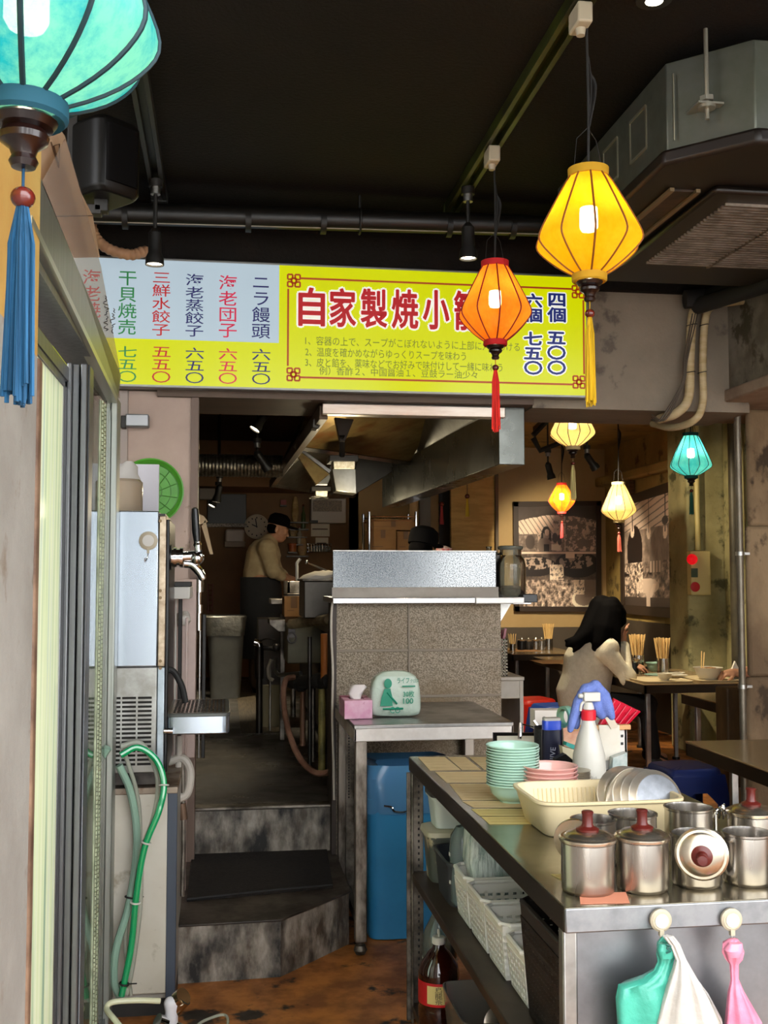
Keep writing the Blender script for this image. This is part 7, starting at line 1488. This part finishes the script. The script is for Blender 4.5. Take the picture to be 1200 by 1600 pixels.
b = B().loft([(hp.x+.02, Yc, .72, .19, .235), (hp.x+.02, Yc, 1.1, .195, .235), (hp.x+.01, Yc, 1.36, .185, .215), (hp.x+.0, Yc, 1.44, .175, .19)], 26, 2.4); b.obj('apron', M('black_apron', '#17181a', .85, 0, '#1e1f20', 8), t, world=True)
b = B()
for d in (-.1, .1): f = Vector((C_(402, 1060).x, Yc+d, zf-.01)); b.limb([f, f+Vector((.14, 0, -.015))], [.055, .042])
b.obj('shoes', K['black'], t, world=True, remesh=.01)
b = B(); b.lathe([(.098, -.0), (.102, .03), (.094, .075), (.06, .105), (.001, .112)], (0, .008, .035), 30).xf(Mh); b2 = B().sph((0, -.11, .045), .07, .075, .012, 18, 8).xf(Mh); b.add(b2.v, b2.f); b.obj('cap', CAPM, t, world=True)
b = B().sph((0, .035, .0), .079, .07, .06, 18, 12).xf(Mh); b.obj('hair', K['hair'], t, world=True)
# --- person behind the counter (only the capped head shows over the steel screen)
Yp = 7.6; D_ = lambda x, y, dY=0: PY(x, y, Yp+dY)
hx = D_(661, 852); t = thing('person', 'person in a black cap behind the granite wall, only the head showing', 'person', (hx.x, Yp, 0))
b = B(); zc = hx.z-.01; b.limb([(hx.x, Yp, .92), (hx.x, Yp, 1.25), (hx.x, Yp, 1.5)], [.13, .135, .055], 14).limb([(hx.x, Yp, 1.48), (hx.x, Yp, zc-.04)], [.05, .055]); Mh = head(b, Vector((hx.x, Yp, zc)), 2.2, .25)
for d in (-1, 1):
    s_, e_, w_ = Vector((hx.x+d*.19, Yp, 1.40)), Vector((hx.x+d*.24, Yp+.05, 1.12)), Vector((hx.x+d*.12, Yp+.26, 1.05)); b.limb([s_, e_, w_], [.055, .044, .03]); hand(b, aim(w_, (-d*.3, 1, 0)), .5, d); b.limb([(hx.x+d*.1, Yp, .9), (hx.x+d*.11, Yp+.01, .48), (hx.x+d*.11, Yp, .09)], [.09, .06, .045]).limb([(hx.x+d*.11, Yp, .07), (hx.x+d*.11, Yp+.13, .04)], [.045, .033])
b.obj('body', K['skin'], t, world=True, remesh=.008)
b = B().limb([(hx.x, Yp, .95), (hx.x, Yp, 1.25), (hx.x, Yp, 1.42)], [.15, .16, .10], 16).limb([(hx.x-.18, Yp, 1.40), (hx.x+.18, Yp, 1.40)], [.09, .09])
for d in (-1, 1): b.limb([(hx.x+d*.19, Yp, 1.40), (hx.x+d*.24, Yp+.05, 1.12)], [.08, .062])
b.obj('shirt', BLK, t, world=True, remesh=.012)
b = B()
for d in (-1, 1): b.limb([(hx.x+d*.09, Yp, .92), (hx.x+d*.11, Yp+.01, .48), (hx.x+d*.11, Yp, .1)], [.12, .085, .065], 12)
b.obj('trousers', BLK, t, world=True, remesh=.014)
b = B(); b.lathe([(.105, -.02), (.108, .03), (.1, .08), (.065, .108), (.001, .114)], (0, .008, .03), 30).xf(Mh); b2 = B().sph((0, -.11, .04), .07, .07, .012, 18, 8).xf(Mh); b.add(b2.v, b2.f); b.obj('cap', CAPM, t, world=True)
b = B().sph((0, .02, -.02), .088, .085, .085, 18, 12).xf(Mh); b.obj('hair', K['hair'], t, world=True)
t = thing('red_packet', 'red and white packet right of the black capped head', 'packet', PY(692, 857, 8.0)); b = B().loft([(0, 0, -.05, .06, .04), (.01, 0, 0, .06, .04), (-.01, 0, .02, .03, .02)], 16, 3); b.obj('packet_body', M('red_white_film', '#c03a34', .4, 0, '#d8ccc4', 25), t)
# --- customer at the right of the laden table, only a hand shows past the pillar
t = thing('person', 'customer at the right of the laden table, only a hand and cuff in view', 'person', (4.16, 7.55, 0)); ww = V(1143, 1051, 7.42)
b = B(); b.limb([(4.16, 7.6, .5), (4.18, 7.6, .8), (4.16, 7.6, 1.02)], [.12, .13, .055], 12).limb([(4.16, 7.6, 1.0), (4.14, 7.6, 1.12)], [.05, .055]); Mh = head(b, Vector((4.13, 7.6, 1.19)), -PI/2, .25)
b.limb([(4.14, 7.42, .95), (4.12, 7.38, .72), ww+Vector((.02, 0, .0))], [.055, .042, .030]); hand(b, aim(ww+Vector((.03, 0, .005)), (-1, 0, -.12), (0, -.35, 1)), .55, 1, 1.05)
b.limb([(4.14, 7.78, .95), (4.1, 7.8, .74), (3.85, 7.75, .74)], [.055, .042, .030]); hand(b, aim(Vector((3.85, 7.75, .74)), (-1, 0, 0)), .5, -1)
for d in (-.1, .1): b.limb([(4.16, 7.6+d, .5), (3.85, 7.6+d, .5), (3.85, 7.6+d, .09)], [.085, .06, .042]).limb([(3.85, 7.6+d, .08), (3.74, 7.6+d, .045)], [.042, .033])
b.obj('body', K['skin'], t, world=True, remesh=.006)
b = B().limb([(4.16, 7.6, .52), (4.18, 7.6, .8), (4.16, 7.6, .97)], [.15, .16, .1], 14).limb([(4.14, 7.42, .95), (4.12, 7.38, .72), (4.0, 7.4, .735)], [.085, .065, .05]).limb([(4.14, 7.78, .95), (4.1, 7.8, .74), (3.95, 7.76, .74)], [.085, .065, .05]); b.obj('sweater', M('pale_grey_knit', '#b9b4ac', .9), t, world=True, remesh=.011)
b = B()
for d in (-.1, .1): b.limb([(4.16, 7.6+d, .5), (3.85, 7.6+d, .5), (3.85, 7.6+d, .1)], [.11, .082, .06])
b.obj('trousers', BLK, t, world=True, remesh=.014)
b = B().sph((0, .03, .035), .086, .092, .085, 18, 12).xf(Mh); b.obj('hair', K['hair'], t, world=True)
stool('plastic stool under the customer hidden behind the pillar', (4.16, 7.6, 0), BLS)
t = thing('paper_napkin', 'white folded napkin standing behind the customer\'s hand', 'napkin', V(1147, 1052, 7.6)); b = B().slab([V(1140, 1055, 7.58), V(1155, 1055, 7.58), V(1154, 1044, 7.6), V(1149, 1033, 7.6)], (0, .02, 0)); b.obj('folded_paper', K['paper'], t, world=True)
stick('soup_spoon', 'white handled spoon held below the customer\'s hand', V(1145, 1060, 7.40), V(1156, 1070, 7.36), .006, K['white'], 'spoon')
